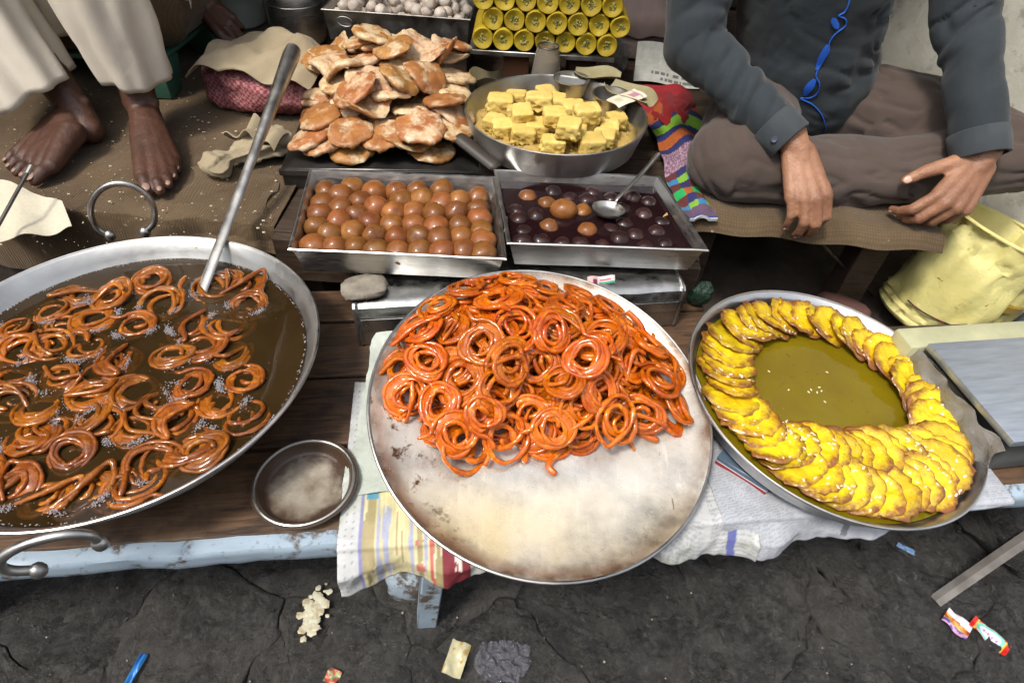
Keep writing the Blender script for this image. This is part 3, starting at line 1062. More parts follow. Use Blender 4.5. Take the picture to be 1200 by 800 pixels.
c = t.mix(t.math('MULTIPLY', dash, t.math('MULTIPLY', t.ramp(sepx.outputs['X'], .05, .09), t.ramp(sepx.outputs['Y'], -.02, -.05))), c, (.25, .19, .12))
nr = t.bump(t.noise(v, 130, 6, .7, 2.), .35, .0012)
nr = t.bump(patch, .3, .003, nr)
met = t.ramp(t.noise(v, 15, 6, .6, 14.), .40, .66, .25, .85)
PLATE = t.set(c, t.ramp(t.noise(v, 20, 6, .65, 8.), .32, .7, .16, .46), met, nr, Coat_Weight=.35, Coat_Roughness=.15)
plate = thing('serving_plate', 'large round steel plate with cream sugar residue holding the jalebi heap', 'plate', PM)
pp = [(.001, -.0175), (.17, -.0175), (.205, -.015), (.222, -.007), (PR - .001, .0), (PR + .001, .0012), (PR + .0005, .003), (PR - .002, .0028),
      (.221, -.0035), (.203, -.0115), (.17, -.0150), (.12, -.0152), (.06, -.0152), (.001, -.0152)]
obj('dish', mk('dish', *lathe(pp, 96)), PLATE, plate)
rimp = [(PR * math.cos(a_), PR * math.sin(a_), .0018) for a_ in np.linspace(0, 2 * math.pi, 96, endpoint=False)]
obj('rim', mk('rim', *tube(rimp, .0024, 8, True)), OLDSTEEL, plate)
PZ0 = -.0150                      # plate floor in its own frame
PMI = PM.inverted()
def plate_uv(px, py, h=0.):
    o_, d_ = sightline(px, py)
    o2 = PMI @ o_; d2 = (PMI.to_3x3() @ d_)
    t_ = (PZ0 + h - o2.z) / d2.z
    p_ = o2 + d2 * t_
    return np.array([p_.x, p_.y])

class Heap:
    """Height field for dropping flat round pieces onto what already lies there."""
    def __init__(self, ext, cell=.004, floor=None):
        self.c, self.e = cell, ext
        n_ = int(2 * ext / cell)
        self.n = n_
        g_ = (np.arange(n_) + .5) * cell - ext
        self.X, self.Y = np.meshgrid(g_, g_, indexing='ij')
        self.h = np.zeros((n_, n_)) if floor is None else floor(self.X, self.Y)
    def drop(self, x, y, r, th, tilt_max, quant=.8, hole=0, extra=None):
        dx, dy = self.X - x, self.Y - y
        m_ = dx * dx + dy * dy < r * r
        hh = self.h[m_]
        A = np.c_[dx[m_], dy[m_], np.ones(m_.sum())]
        c_ = np.linalg.lstsq(A, hh, rcond=None)[0]
        gx, gy = c_[0], c_[1]
        if extra is not None:
            gx += extra[0]; gy += extra[1]
        s_ = math.hypot(gx, gy)
        mx = math.tan(tilt_max)
        if s_ > mx: gx, gy = gx * mx / s_, gy * mx / s_
        pl_ = gx * dx[m_] + gy * dy[m_]
        z = np.quantile(hh - pl_, quant) + th / 2
        newh = pl_ + z + th / 2
        keep = (dx[m_] ** 2 + dy[m_] ** 2) > hole * hole
        hv = hh.copy()
        hv[keep] = np.maximum(hh, newh)[keep]
        self.h[m_] = hv
        return z, gx, gy
def lean(x, y, z, gx, gy, spin):
    n_ = Vector((-gx, -gy, 1)).normalized()
    q_ = Vector((0, 0, 1)).rotation_difference(n_)
    return Matrix.Translation((x, y, z)) @ q_.to_matrix().to_4x4() @ Matrix.Rotation(spin, 4, 'Z')

def inside(p, poly):
    x, y = p
    r_ = False
    for i in range(len(poly)):
        (x1, y1), (x2, y2) = poly[i], poly[i - 1]
        if (y1 > y) != (y2 > y) and x < (x2 - x1) * (y - y1) / (y2 - y1) + x1:
            r_ = not r_
    return r_
base_poly = [plate_uv(x, y) for x, y in [(440,440),(445,390),(475,362),(530,338),(600,326),(670,332),(735,364),(792,404),(826,450),(822,490),(790,505),(700,535),(640,540),(540,545),(500,520),(455,475)]]
cen = np.mean(base_poly, 0)
hp_ = Heap(.26)
q = rnd(77)
drops = []
for lay, (sc, cnt, md) in enumerate([(.90, 38, .032), (.78, 28, .032), (.60, 18, .032), (.40, 9, .032)]):
    pts = []; tries = 0
    while len(pts) < cnt and tries < 3000:
        tries += 1
        p = np.array([q.uniform(-.24, .24), q.uniform(-.24, .24)])
        if not inside((p - cen) / sc + cen, base_poly): continue
        if np.hypot(*p) > .196: continue
        if any(np.hypot(*(p - o)) < md * (1 - tries / 5000) for o in pts): continue
        pts.append(p)
    drops += [(p[0], p[1], .0) for p in pts]
top_px = [(462,430,.02),(535,518,.015),(480,467,.015),(678,488,.03),(620,490,.03),(750,488,.02),(795,475,.02),(590,518,.015),(640,515,.012),
          (540,455,.035),(517,372,.03),(540,350,.035),(690,422,.045),(630,435,.05),(735,430,.035),(600,400,.055),(655,395,.055),(560,425,.045),
          (795,420,.02),(459,385,.015),(563,328,.03),(625,330,.035),(690,352,.03),(485,352,.02),(735,385,.03),(700,470,.04),(580,470,.035),(770,450,.03),(500,435,.03),(515,480,.025),(655,460,.045),(610,365,.05),(660,365,.045),(580,365,.045),(755,410,.03),(720,500,.025),(565,500,.025),(490,400,.025),(560,318,.030),(600,314,.034),(645,316,.034),(685,330,.032),(530,332,.028),(720,352,.028),(640,410,.055),(675,440,.05),(595,440,.05)]
for x, y, h_ in top_px:
    p = plate_uv(x, y, h_)
    drops.append((p[0], p[1], 1.))
rimj = {(462, 430): 'large jalebi coil at the plate rim showing bare steel through its open middle',
        (535, 518): 'orange jalebi lying flat at the bottom of the heap on bare plate'}
nt = len(drops) - len(top_px)
gj = 'jalebi heaped on the round plate'
for k, (x, y, isT) in enumerate(drops):
    ex = (q.uniform(-.35, .35), q.uniform(-.35, .35)) if k > 20 else (q.uniform(-.12, .12), q.uniform(-.12, .12))
    r_ = .032
    rr_ = math.hypot(x, y)
    if rr_ > .196:
        x, y = x * .196 / rr_, y * .196 / rr_
    z, gx, gy = hp_.drop(x, y, r_, .0095, R(34), .70, .007, ex)
    M = PM @ lean(x, y, z + PZ0, gx, gy, q.uniform(0, 6.28)) @ Matrix.Diagonal((*(q.uniform(.78, .96),) * 3, 1))
    lab = 'glossy orange jalebi coil packed inside the heap on the round plate'
    if z > .056: lab = 'glossy orange jalebi coil on the crest of the heap'
    elif y < cen[1] - .055: lab = 'orange jalebi coil at the front fringe of the heap beside bare metal'
    elif y > cen[1] + .055: lab = 'orange jalebi coil at the back of the heap beside the tin box'
    elif abs(x) > .13: lab = 'orange jalebi coil at the end of the heap close to the plate rim'
    single('jalebi', JM[(k * 7 + 3) % 16], JAL, lab, 'jalebi', gj, M)
# a loose broken end lying on the bare metal
for (a_, b_, c__) in (((655, 530), (643, 545), (652, 556)), ((745, 505), (760, 512), (772, 516)), ((612, 520), (616, 535), (613, 541)), ((735, 365), (750, 380), (757, 400))):
    hgt_ = .006 if a_[1] > 450 else .05
    P = [np.array([*plate_uv(*xy, hgt_), PZ0 + hgt_]) for xy in (a_, b_, c__)]
    V, F = tube(smoothcurve(P, 18), .0045 * np.r_[np.ones(15), .9, .75, .5], 8)
    single('jalebi_end', mk('jalebi_end', V, F), JAL, 'short loose orange strand broken off a jalebi on the plate', 'jalebi strand', 'loose jalebi strands', PM)

# ------------------------------------------------------------------ frying pan (kadhai) with oil
KC = np.array([-.519, .522, T])
KR = .256; KH = .108
KM = TR(KC)
kad = thing('frying_pan', 'wide steel frying pan of hot oil with jalebi frying in it', 'pan', KM)
OILZ = .382 - T
pr = [(.001, .0), (.12, .002), (.165, .012), (.20, .034), (.228, .064), (.246, .090), (KR, KH - .001), (KR + .0012, KH + .0006), (KR - .001, KH + .001), (KR - .0045, KH - .0015),
      (.243, .0905), (.225, .0655), (.198, .0365), (.163, .015), (.12, .0052), (.001, .0035)]
obj('bowl', mk('bowl', *lathe(pr, 120)), ALU, kad)
rimp = [((KR + .0005) * math.cos(a_), (KR + .0005) * math.sin(a_), KH) for a_ in np.linspace(0, 2 * math.pi, 120, endpoint=False)]
obj('rim', mk('rim', *tube(rimp, .0022, 8, True)), STEEL, kad)
def kad_handle(pa, pb, tip, rad, wide=1.75):
    a_, b_ = np.array(pa) - KC, np.array(pb) - KC
    mid = (a_ + b_) / 2
    top = np.array(tip) - KC
    ax_ = (b_ - a_) * .5
    ctr_ = mid + (top - mid) * .42
    pts = [a_] + [ctr_ - ax_ * wide * math.cos(th_) + (top - ctr_) * math.sin(th_) for th_ in np.linspace(-.5, math.pi + .5, 15)] + [b_]
    V, F = tube(smoothcurve(pts, 80), rad, 12)
    h_ = obj('handle', mk('handle', V, F), OLDSTEEL, kad)
    for e in (a_, b_):
        V, F = ball(1, 2, (.0085, .0085, .010))
        obj('rivet_ear', mk('rivet_ear', V + e, F), OLDSTEEL, h_)
kad_handle(at(129, 276, .395), at(170, 272, .395), atY(137, 215, .80), .0048)
kad_handle(at(118, 636, .395), at(45, 668, .375), at(24, 640, .425), .0052, 1.25)
# oil: closed volume, tinted by depth
def kad_r(z):
    return float(np.interp(z, [.0035, .0052, .015, .0365, .0655, .0905], [.02, .12, .163, .198, .225, .243]))
zs = [.006, .015, .030, .05, .066, OILZ]
op = [(kad_r(z) - .0012, z) for z in zs]
V, F = lathe([(.001, .0055)] + op + [(.001, OILZ)], 96)
OIL = liquid('frying_oil', (.050, .028, .009), .66, .03, (.030, .017, .005))
single('frying_oil', mk('frying_oil', V, F, True, 30), OIL, 'dark brown hot oil filling the wide frying pan', 'oil', M=KM)
kj = [(95,343),(178,331),(62,362),(28,384),(112,372),(160,380),(103,404),(22,410),(12,440),(68,440),(12,468),(108,458),(160,456),(200,414),(268,378),(268,322),(294,328),(292,354),(250,336),(270,414),(225,450),(286,444),(294,490),(36,515),(84,532),(155,499),(112,500),(210,492),(222,520),(246,541),(157,562),(140,594),(42,602),(-6,556),(-30,470),(-45,520),(-40,400),(100,486),(190,470),(-50,585),(-70,450),(225,378),(60,405),(140,420),(45,475),(60,500),(180,540),(10,570),(95,575),(260,470),(190,355),(130,345),(235,405),(75,380),(120,430)]
q = rnd(9)
gk = 'jalebi frying in the oil'
KJX = [(-.30, 0)]
for k, (x, y) in enumerate(kj):
    p = at(x, y, T + OILZ + .002)
    if np.hypot(*(p[:2] - KC[:2])) > .20:
        d_ = p[:2] - KC[:2]; p[:2] = KC[:2] + d_ * .20 / np.hypot(*d_)
    s_ = q.uniform(.78, .98)
    M = TR((p[0], p[1], T + OILZ + q.uniform(-.0020, .0035)), (q.uniform(-.22, .22), q.uniform(-.22, .22), q.uniform(0, 6.28)), (s_, s_, s_))
    e_ = p[:2] - KC[:2]
    lab = 'half-sunk jalebi ring frying in the middle of the dark oil'
    if np.hypot(*(p[:2] - at(238, 337, .384)[:2])) < .075: lab = 'half-sunk jalebi ring frying beside the spatula blade'
    elif np.hypot(*e_) > .14 and e_[1] < -.05 and e_[0] > -.05: lab = 'half-sunk jalebi ring frying by the pan rim near the small dish'
    elif np.hypot(*e_) > .14 and e_[1] > .05: lab = 'half-sunk jalebi ring frying by the pan rim near the bare feet'
    elif np.hypot(*e_) > .14: lab = 'half-sunk jalebi ring frying close to the outer pan rim'
    single('jalebi', JM[(k * 5 + 1) % 16], JAL, lab, 'jalebi', gk, M)
    bpy.data.objects[-1] if False else None
for o in list(bpy.data.objects):
    if o.type == 'MESH' and o.name.startswith('jalebi') and not o.name.startswith('jalebi_end'):
        o.material_slots[0].link = 'OBJECT'
        o.material_slots[0].material = JALF if o.get('group') == gk else JAL
# froth clinging to the rings
mb = MB()
q = rnd(4)
b0 = ball(1, 1)
cl = [(-1, .0)]
for k, (x, y) in enumerate(kj):
    p = at(x, y, T + OILZ)
    if np.hypot(*(p[:2] - KC[:2])) > .21: continue
    for c_ in range(q.choice([1, 1, 2, 2])):
        a0 = q.uniform(3.4, 6.0) if q.random() < .6 else q.uniform(0, 6.28)
        for j in range(q.randint(50, 120)):
            aa = a0 + q.gauss(0, .20)
            rr_ = .030 + q.gauss(.001, .0026)
            rad = q.uniform(.00035, .0010)
            mb.add((b0[0] * rad, b0[1]), Matrix.Translation((p[0] + rr_ * math.cos(aa) - KC[0], p[1] + rr_ * math.sin(aa) - KC[1], OILZ + .0006 + q.uniform(0, .003))))
for j in range(120):
    aa, rr_ = q.uniform(0, 6.28), math.sqrt(q.random()) * .225
    rad = q.uniform(.0004, .0011)
    mb.add((b0[0] * rad, b0[1]), Matrix.Translation((rr_ * math.cos(aa), rr_ * math.sin(aa), OILZ)))
for j in range(420):
    aa = q.uniform(0, 6.28)
    rad = q.uniform(.0005, .0012)
    rr_ = kad_r(OILZ) - .002 - abs(q.gauss(0, .0016))
    mb.add((b0[0] * rad, b0[1]), Matrix.Translation((rr_ * math.cos(aa), rr_ * math.sin(aa), OILZ)))
t = NT('oil_froth')
FROTH = t.set((.50, .46, .47), .10, 0, None, Transmission_Weight=.35, IOR=1.3, Coat_Weight=.5)
o = obj('oil_froth', mb.mesh('oil_froth'), FROTH, None, KM)
setprops(o, 'pale bubbles of froth on the frying oil', 'froth', kind='stuff')

# long spatula leaning across the pan
a_ = at(238, 337, .384)
tip = None
rimz = .412
best = None
for z in np.linspace(.45, .75, 120):
    b_ = at(344, 58, z)
    s_ = np.linspace(0, 1, 300)[:, None]
    L_ = a_ + (b_ - a_) * s_
    rr_ = np.hypot(L_[:, 0] - KC[0], L_[:, 1] - KC[1])
    i = np.argmin(np.abs(rr_ - KR))
    e = abs(L_[i, 2] - (KC[2] + KH + .0075))
    if best is None or e < best[0]: best = (e, b_)
b_ = best[1]
spm = TR(a_)
sp = thing('long_spatula', 'long worn steel spatula leaning out of the frying oil over the pan rim', 'spatula', spm)
d_ = b_ - a_
L_ = np.linalg.norm(d_)
s_ = np.linspace(0, 1, 40)
wx = np.interp(s_, [0, .3, .55, .75, .93, .97, 1], [.0085, .0085, .009, .0115, .0150, .0162, .0140])
wy = np.interp(s_, [0, .3, .55, .75, .93, 1], [.0022, .0030, .0060, .0105, .0150, .0140])
path = a_ * 0 + d_ * (s_[:, None] * 1.03 - .03)
V1, F1 = tube(path, 1.0, 14, ell=(1, 1))
c_ = np.repeat(path, 14, 0)
u_ = V1 - c_
side = np.cross(d_ / L_, [0, 0, 1.]); side /= np.linalg.norm(side)
upv = np.cross(side, d_ / L_)
V1 = c_ + (u_ @ side)[:, None] * side * np.repeat(wx, 14)[:, None] + (u_ @ upv)[:, None] * upv * np.repeat(wy, 14)[:, None]
obj('shaft', mk('shaft', V1, F1), OLDSTEEL, sp)
fl = np.array([[-.0001, 0, 0]])
# ------------------------------------------------------------------ right plate: fried yellow slices in syrup
QC = np.array([.4647, .580, .3638])
QN = Vector((math.sin(R(5)), -math.sin(R(2)), 1)).normalized()
QM = frame(QC, (1, 0, 0), QN)
QR = .2095; QH = .040
rp = thing('deep_plate', 'deep round steel plate of yellow fried slices around green syrup', 'plate', QM)
pr = [(.001, -QH), (.175, -QH), (.190, -QH + .003), (.199, -.012), (QR, 0), (QR + .0012, .0012), (QR, .0022), (QR - .003, .001), (.1965, -.012), (.188, -QH + .006), (.174, -QH + .0025), (.001, -QH + .0025)]
obj('dish', mk('dish', *lathe(pr, 96)), STEEL, rp)
rimp = [(QR * math.cos(a_), QR * math.sin(a_), .0012) for a_ in np.linspace(0, 2 * math.pi, 96, endpoint=False)]
obj('rim', mk('rim', *tube(rimp, .0020, 8, True)), STEEL, rp)
SYR3 = liquid('olive_syrup', (.19, .142, .005), .88, .03, (.150, .104, .004))
SZ = -.017
V, F = lathe([(.001, -QH + .0035), (.172, -QH + .0035), (.186, -QH + .007), (.1935, SZ), (.001, SZ)], 80)
single('green_syrup', mk('green_syrup', V, F, True, 30), SYR3, 'olive green syrup pool in the middle of the yellow slices', 'syrup', M=QM)
def slice_mesh(seed):
    n_, rings = 40, [(0, .0036), (.35, .0038), (.6, .0036), (.78, .0034), (.9, .0036), (.97, .0016), (1.0, -.0006), (.96, -.0024), (.7, -.0034), (0, -.0036)]
    a_ = np.linspace(0, 2 * math.pi, n_, endpoint=False)
    out = 1 + .07 * fbm(np.stack([np.cos(a_) * 1.6, np.sin(a_) * 1.6, a_ * 0], 1), seed) + .06 * fbm(np.stack([np.cos(a_) * 6, np.sin(a_) * 6, a_ * 0], 1), seed + 3)
    V = []
    for r_, z in rings:
        r2 = max(r_, .02)
        V.append(np.stack([np.cos(a_) * out * r2 * .040, np.sin(a_) * out * r2 * .036, np.full(n_, z)], 1))
    V = np.concatenate(V)
    V[:, 2] = V[:, 2] * .8 + fbm(V * np.array([90, 90, 10]), seed, 4) * .0024 + 4.0 * V[:, 0] ** 2 * .5
    m_ = len(rings)
    F = [(k * n_ + i, k * n_ + (i + 1) % n_, (k + 1) * n_ + (i + 1) % n_, (k + 1) * n_ + i) for k in range(m_ - 1) for i in range(n_)]
    F = [f[::-1] for f in F] + [tuple(range(n_)), tuple((m_ - 1) * n_ + i for i in range(n_))[::-1]]
    return mk('fried_slice', V, F, True, 70)
SLM = [slice_mesh(k * 5) for k in range(10)]
t = NT('fried_slice_skin')
v = t.coord('Object')
ln = t.n('VectorMath', operation='LENGTH'); t.l(v, ln.inputs[0])
ed = t.math('ADD', ln.outputs['Value'], t.ramp(t.noise(v, 90, 6, .7, 3.), .3, .7, -.007, .007))
c = t.mix(t.ramp(t.noise(v, 60, 5, .6), .35, .68), (.77, .57, .011), (.63, .41, .008))
c = t.mix(t.ramp(ed, .0265, .0385), c, (.20, .070, .010))
c = t.mix(t.ramp(t.noise(v, 300, 3, .6, 8.), .67, .72), c, (.03, .018, .006))
nr = t.bump(t.noise(v, 190, 6, .7, 4.), .7, .0025)
SLICE = t.set(t.jitter(c, .18, .008), .45, 0, nr, Coat_Weight=.45, Coat_Roughness=.08, Specular_IOR_Level=.35, Subsurface_Weight=.12, Subsurface_Scale=.005)
gs = 'yellow fried slices ringing the syrup'
q = rnd(12)
slices = []
def put_slice(k, ang_, rad, zz, tl, lab, tw=0.):
    # each slice leans on the next one round the ring
    x, y = rad * math.cos(ang_), rad * math.sin(ang_)
    tang = ang_ + math.pi / 2
    M = QM @ Matrix.Translation((x, y, zz)) @ Matrix.Rotation(tang + tw, 4, 'Z') @ Matrix.Rotation(tl, 4, 'Y') @ Matrix.Rotation(q.uniform(-.14, .14), 4, 'X') @ Matrix.Rotation(math.pi / 2 + q.uniform(-.25, .25), 4, 'Z') @ Matrix.Diagonal((*(q.uniform(.86, 1.10),) * 3, 1))
    o = single('fried_slice', SLM[k % 10], SLICE, lab, 'fried slice', gs, M)
    slices.append(o)
N1 = 48
for k in range(N1):
    ang_ = R(100) - k * 2 * math.pi / N1 + q.uniform(-.02, .02)
    put_slice(k * 3, ang_, .1535 + q.uniform(-.004, .004), -.0070 + q.uniform(-.001, .003), -.33 + q.uniform(-.12, .12), 'brown-edged yellow slice in the ring ' + ('next to the weighing scale' if abs(math.atan2(math.sin(ang_), math.cos(ang_))) < .75 else 'next to the jalebi plate' if math.cos(ang_) < -.7 else 'facing the dark gap and bucket' if math.sin(ang_) > 0 else 'over the grey newspaper'))
for k in range(11):
    ang_ = R(-132) + k * R(9.4)
    put_slice(k * 3 + 1, ang_, .130 - .030 * math.sin(k / 10 * math.pi) ** .6, -.0095 + q.uniform(-.001, .002), -.42 + q.uniform(-.10, .10), 'yellow fried slice in the short inner row beside the green syrup', .25)
bpy.context.view_layer.update()
def world_bvh(objs):
    Vs, Fs, n_ = [], [], 0
    for o in objs:
        mw = np.array(o.matrix_world)
        vv_ = np.array([v_.co[:] for v_ in o.data.vertices]) @ mw[:3, :3].T + mw[:3, 3]
        Vs.append(vv_); Fs += [tuple(i + n_ for i in p_.vertices) for p_ in o.data.polygons]; n_ += len(vv_)
    return BVHTree.FromPolygons([Vector(v_) for v_ in np.concatenate(Vs)], Fs)
bv = world_bvh(slices)
# melon seeds and spice specks strewn over the slices
SEED = simple('melon_seed', (.74, .68, .50), (.62, .52, .32), .45, jit=.1)
mb = MB(); q = rnd(3); b0 = ball(1, 1)
cnt = 0
cl = [(R(q.uniform(0, 360)), q.uniform(.11, .175)) for _ in range(46)]
while cnt < 230:
    a0, r0 = q.choice(cl)
    x, y = r0 * math.cos(a0) + q.gauss(0, .012), r0 * math.sin(a0) + q.gauss(0, .012)
    wp = QM @ Vector((x, y, .08))
    hit = bv.ray_cast(wp, Vector((0, 0, -1)))
    cnt += 1
    if hit[0] is None or np.hypot(x, y) > .185: continue
    n_ = hit[1]
    mb.add((b0[0] * np.array([.0030, .0015, .0007]) * q.uniform(.8, 1.2), b0[1]), frame(hit[0] + n_ * .0005, (math.cos(q.uniform(0, 6)), math.sin(q.uniform(0, 6)), .1), n_))
for k in range(9):
    a0, r0 = q.uniform(0, 6.28), q.uniform(0, .07)
    wp = QM @ Vector((r0 * math.cos(a0) - .01, r0 * math.sin(a0) + .02, SZ + .0006))
    mb.add((b0[0] * np.array([.0026, .0014, .0007]), b0[1]), frame(wp, (math.cos(a0 * 3), math.sin(a0 * 3), 0), QN))
o = obj('melon_seeds', mb.mesh('melon_seeds'), SEED)
setprops(o, 'white melon seeds strewn over the yellow slices', 'seeds', kind='stuff')
mb = MB()
for k in range(60):
    a0, r0 = q.uniform(0, 6.28), math.sqrt(q.random()) * .10
    wp = QM @ Vector((r0 * math.cos(a0) - .01, r0 * math.sin(a0) + .02, SZ + .0004))
    mb.add((b0[0] * q.uniform(.0005, .0017) * np.array([1.3, .8, .4]), b0[1]), Matrix.Translation(wp))
o = obj('spice_specks', mb.mesh('spice_specks'), simple('spice', (.10, .05, .015), (.25, .13, .02), .5))
setprops(o, 'dark spice specks floating on the green syrup', 'spice', kind='stuff')
# printed carton that props the deep plate
p = at(866, 556, .325)
cm = TR((p[0] + .03, p[1] + .035, T + .0045), (0, 0, R(-38)))
ct = thing('printed_carton', 'flat red, blue and white carton propping up the deep plate', 'carton', cm)
t = NT('carton_print'); v = t.coord('Generated')
sx = t.n('SeparateXYZ'); t.l(v, sx.inputs[0])
c = t.mix(t.ramp(sx.outputs['Z'], .50, .52), (.30, .018, .020), (.60, .60, .62))
c = t.mix(t.ramp(sx.outputs['Z'], .62, .64), c, (.08, .12, .17))
obj('carton_body', mk('carton_body', *rbox(.075, .075, .018, .0015)), t.set(c, .35), ct)

# ------------------------------------------------------------------ crusty flat cookies
def cookie_mesh(seed, bend=0.):
    n_ = 36
    rings = [(.02, .0085), (.3, .0090), (.6, .0085), (.82, .0075), (.95, .0045), (1.0, 0), (.95, -.0045), (.8, -.0070), (.4, -.008), (.02, -.0075)]
    a_ = np.linspace(0, 2 * math.pi, n_, endpoint=False)
    out = 1 + .12 * fbm(np.stack([np.cos(a_) * 1.3, np.sin(a_) * 1.3, a_ * 0], 1), seed) + .06 * fbm(np.stack([np.cos(a_) * 4, np.sin(a_) * 4, a_ * 0], 1), seed + 1)
    V = np.concatenate([np.stack([np.cos(a_) * out * r_ * .046, np.sin(a_) * out * r_ * .044, np.full(n_, z)], 1) for r_, z in rings])
    nrm = np.sign(V[:, 2:3]) * np.array([[0, 0, 1.]]) + V * np.array([8, 8, 0])
    V += nrm * (fbm(V * np.array([120, 120, 160]), seed + 7, 3)[:, None] * .0026 + fbm(V * 45, seed + 4)[:, None] * .0024)
    V[:, 2] = V[:, 2] * .82 + bend * (V[:, 0] ** 2) * 12
    m_ = len(rings)
    F = [(k * n_ + i, k * n_ + (i + 1) % n_, (k + 1) * n_ + (i + 1) % n_, (k + 1) * n_ + i)[::-1] for k in range(m_ - 1) for i in range(n_)]
    F += [tuple(range(n_)), tuple((m_ - 1) * n_ + i for i in range(n_))[::-1]]
    return mk('sugared_cookie', V, F, True, 80)
CKM = [cookie_mesh(k * 11) for k in range(9)] + [cookie_mesh(101, 1.0), cookie_mesh(133, -.8), cookie_mesh(150, 1.3)]
t = NT('sugared_crust')
v = t.coord('Object')
c = t.mix(t.ramp(t.noise(v, 42, 6, .62), .34, .68), (.44, .19, .050), (.25, .085, .020))
gz = t.noise(v, 34, 6, .6, 5.)
off = t.math('ADD', gz, t.ramp(t.rand(), 0, 1, -.10, .10))
gl = t.ramp(off, .43, .55)
c = t.mix(t.math('MULTIPLY', gl, .85), c, t.mix(t.ramp(t.noise(v, 120, 4, .6, 9.), .35, .65), (.68, .57, .40), (.54, .37, .18)))
nr = t.bump(gl, .55, .0018)
nr = t.bump(t.noise(v, 170, 6, .7, 2.), .5, .0018, nr)
CRUST = t.set(t.jitter(c, .14, .01), .55, 0, nr, Coat_Weight=.15, Coat_Roughness=.3)
ctz = .43
ca, cb = at(328, 196, ctz), at(562, 199, ctz)
cang = quadframe(ca, cb)
cl_ = np.linalg.norm((cb - ca)[:2])
CM = TR(((ca[0] + cb[0]) / 2, (ca[1] + cb[1]) / 2, BEN + .0006), (0, 0, cang))
ck = thing('cookie_board', 'low black metal tray under the pile of sugared cookies', 'tray', CM)
V, F = rbox(cl_, .40, ctz - BEN - .003, .002)
obj('slab', mk('slab', V + np.array([0, .20, 0]), F), DARKSTEEL, ck)
V, F = rbox(cl_ + .006, .006, .012, .001)
obj('lip', mk('lip', V + np.array([0, -.001, ctz - BEN - .016]), F), DARKSTEEL, ck)
gc = 'sugared cookies piled on the tray'
q = rnd(8)
cg = Heap(.45)
CKT = .0140
def put_cookie(x, y, ex, tm, qt, k):
    z, gx, gy = cg.drop(x, y, .040, CKT, tm, qt, 0, ex)
    M = CM @ lean(x, y + .0, z + ctz - BEN - .002, gx, gy, q.uniform(0, 6.28)) @ Matrix.Diagonal((*(q.uniform(.93, 1.06),) * 3, 1))
    single('sugared_cookie', CKM[k % 12], CRUST, ('brown sugar-crusted flat cookie in the bottom layer of the pile by the tray edge' if z < .016 else 'brown sugar-crusted flat cookie on the crest of the pile' if z > .085 else 'brown sugar-crusted flat cookie in the middle layers of the pile'), 'cookie', gc, M)
kk = 0
cols = 4
rows = []
for r_, (y, hgt_) in enumerate(rows):
    for c_ in range(cols):
        x0 = -cl_ / 2 + .055 + c_ * (cl_ - .11) / (cols - 1) + (r_ % 2) * .010
        if r_ > 2: x0 *= .86
        edge = 1 - .18 * abs(c_ - 1.5) / 1.5 * (r_ > 1)
        for l_ in range(int(round(hgt_ * edge + q.uniform(-.6, .6)))):
            put_cookie(x0 + q.gauss(0, .007), y + q.gauss(0, .006), (q.uniform(-.14, .14), q.uniform(-.16, .10)), R(15), .86, kk)
            kk += 1
TX, TY = cg.X, cg.Y
tgt = np.interp(TY, [.0, .03, .08, .16, .25, .32, .37, .42], [0, .034, .046, .074, .108, .104, .07, 0]) * np.interp(np.abs(TX), [0, .08, cl_ / 2 - .045, cl_ / 2 - .005], [1, .95, .72, 0])
okm = (np.abs(TX) < cl_ / 2 - .048) & (TY > .046) & (TY < .365)
rnp = np.random.RandomState(6)
for it in range(165):
    cs = np.cumsum(np.cumsum(np.pad(cg.h, ((8, 7), (8, 7))), 0), 1)
    hb = (cs[15:, 15:] - cs[:-15, 15:] - cs[15:, :-15] + cs[:-15, :-15]) / 225.
    hb = np.pad(hb, ((0, cg.n - hb.shape[0]), (0, cg.n - hb.shape[1])))
    de = np.where(okm & (tgt - hb > .004), cg.h + rnp.uniform(0, .016, TX.shape), 9)
    i_ = np.unravel_index(np.argmin(de), de.shape)
    if de[i_] > 8: break
    put_cookie(TX[i_], TY[i_], (q.uniform(-.12, .12), q.uniform(-.16, .06)), R(15), .84, kk)
    kk += 1
for px, py in [(402,85),(430,95),(462,80),(500,90),(520,105),(440,70),(470,100),(415,105)]:
    p = at(px, py, ctz + .10)
    l_ = CM.inverted() @ Vector(p)
    put_cookie(max(min(l_.x, .16), -.16), max(min(l_.y, .36), .05), (q.uniform(-.4, .4), q.uniform(-.6, .1)), R(30), .76, 9 + kk if kk % 2 else kk)
    kk += 1

# ------------------------------------------------------------------ round pan of yellow barfi cubes
BC = np.array([.0544, 1.1383, .50]); BR = .177; BH = .058
BZ = BC[2] - BH
V, F = rbox(.24, .22, BZ - BEN - .0015, .003)
single('pan_block', mk('pan_block', V, F), WOOD2, 'dark wooden block under the round pan of yellow fudge', 'block', M=TR((BC[0] - .02, BC[1] + .0, BEN + .0006)))
BMx = TR((BC[0], BC[1], BZ))
bp = thing('round_pan', 'round grey pan of crumbled yellow fudge cubes', 'pan', BMx)
pr = [(.001, 0), (.150, 0), (.162, .006), (BR, BH - .001), (BR + .001, BH + .001), (BR - .001, BH + .002), (BR - .004, BH), (.159, .008), (.148, .003), (.001, .003)]
obj('dish', mk('dish', *lathe(pr, 80)), ALU, bp)
FUD = simple('yellow_fudge', (.66, .50, .15), (.56, .39, .09), .75, 0, 30, bump=.6, bscale=150, bdist=.003, jit=.12, sss=.1)
CRB = simple('fudge_crumb', (.48, .33, .09), (.34, .23, .07), .7, 0, 26, bump=.8, bscale=110, bdist=.004)
n_ = 60
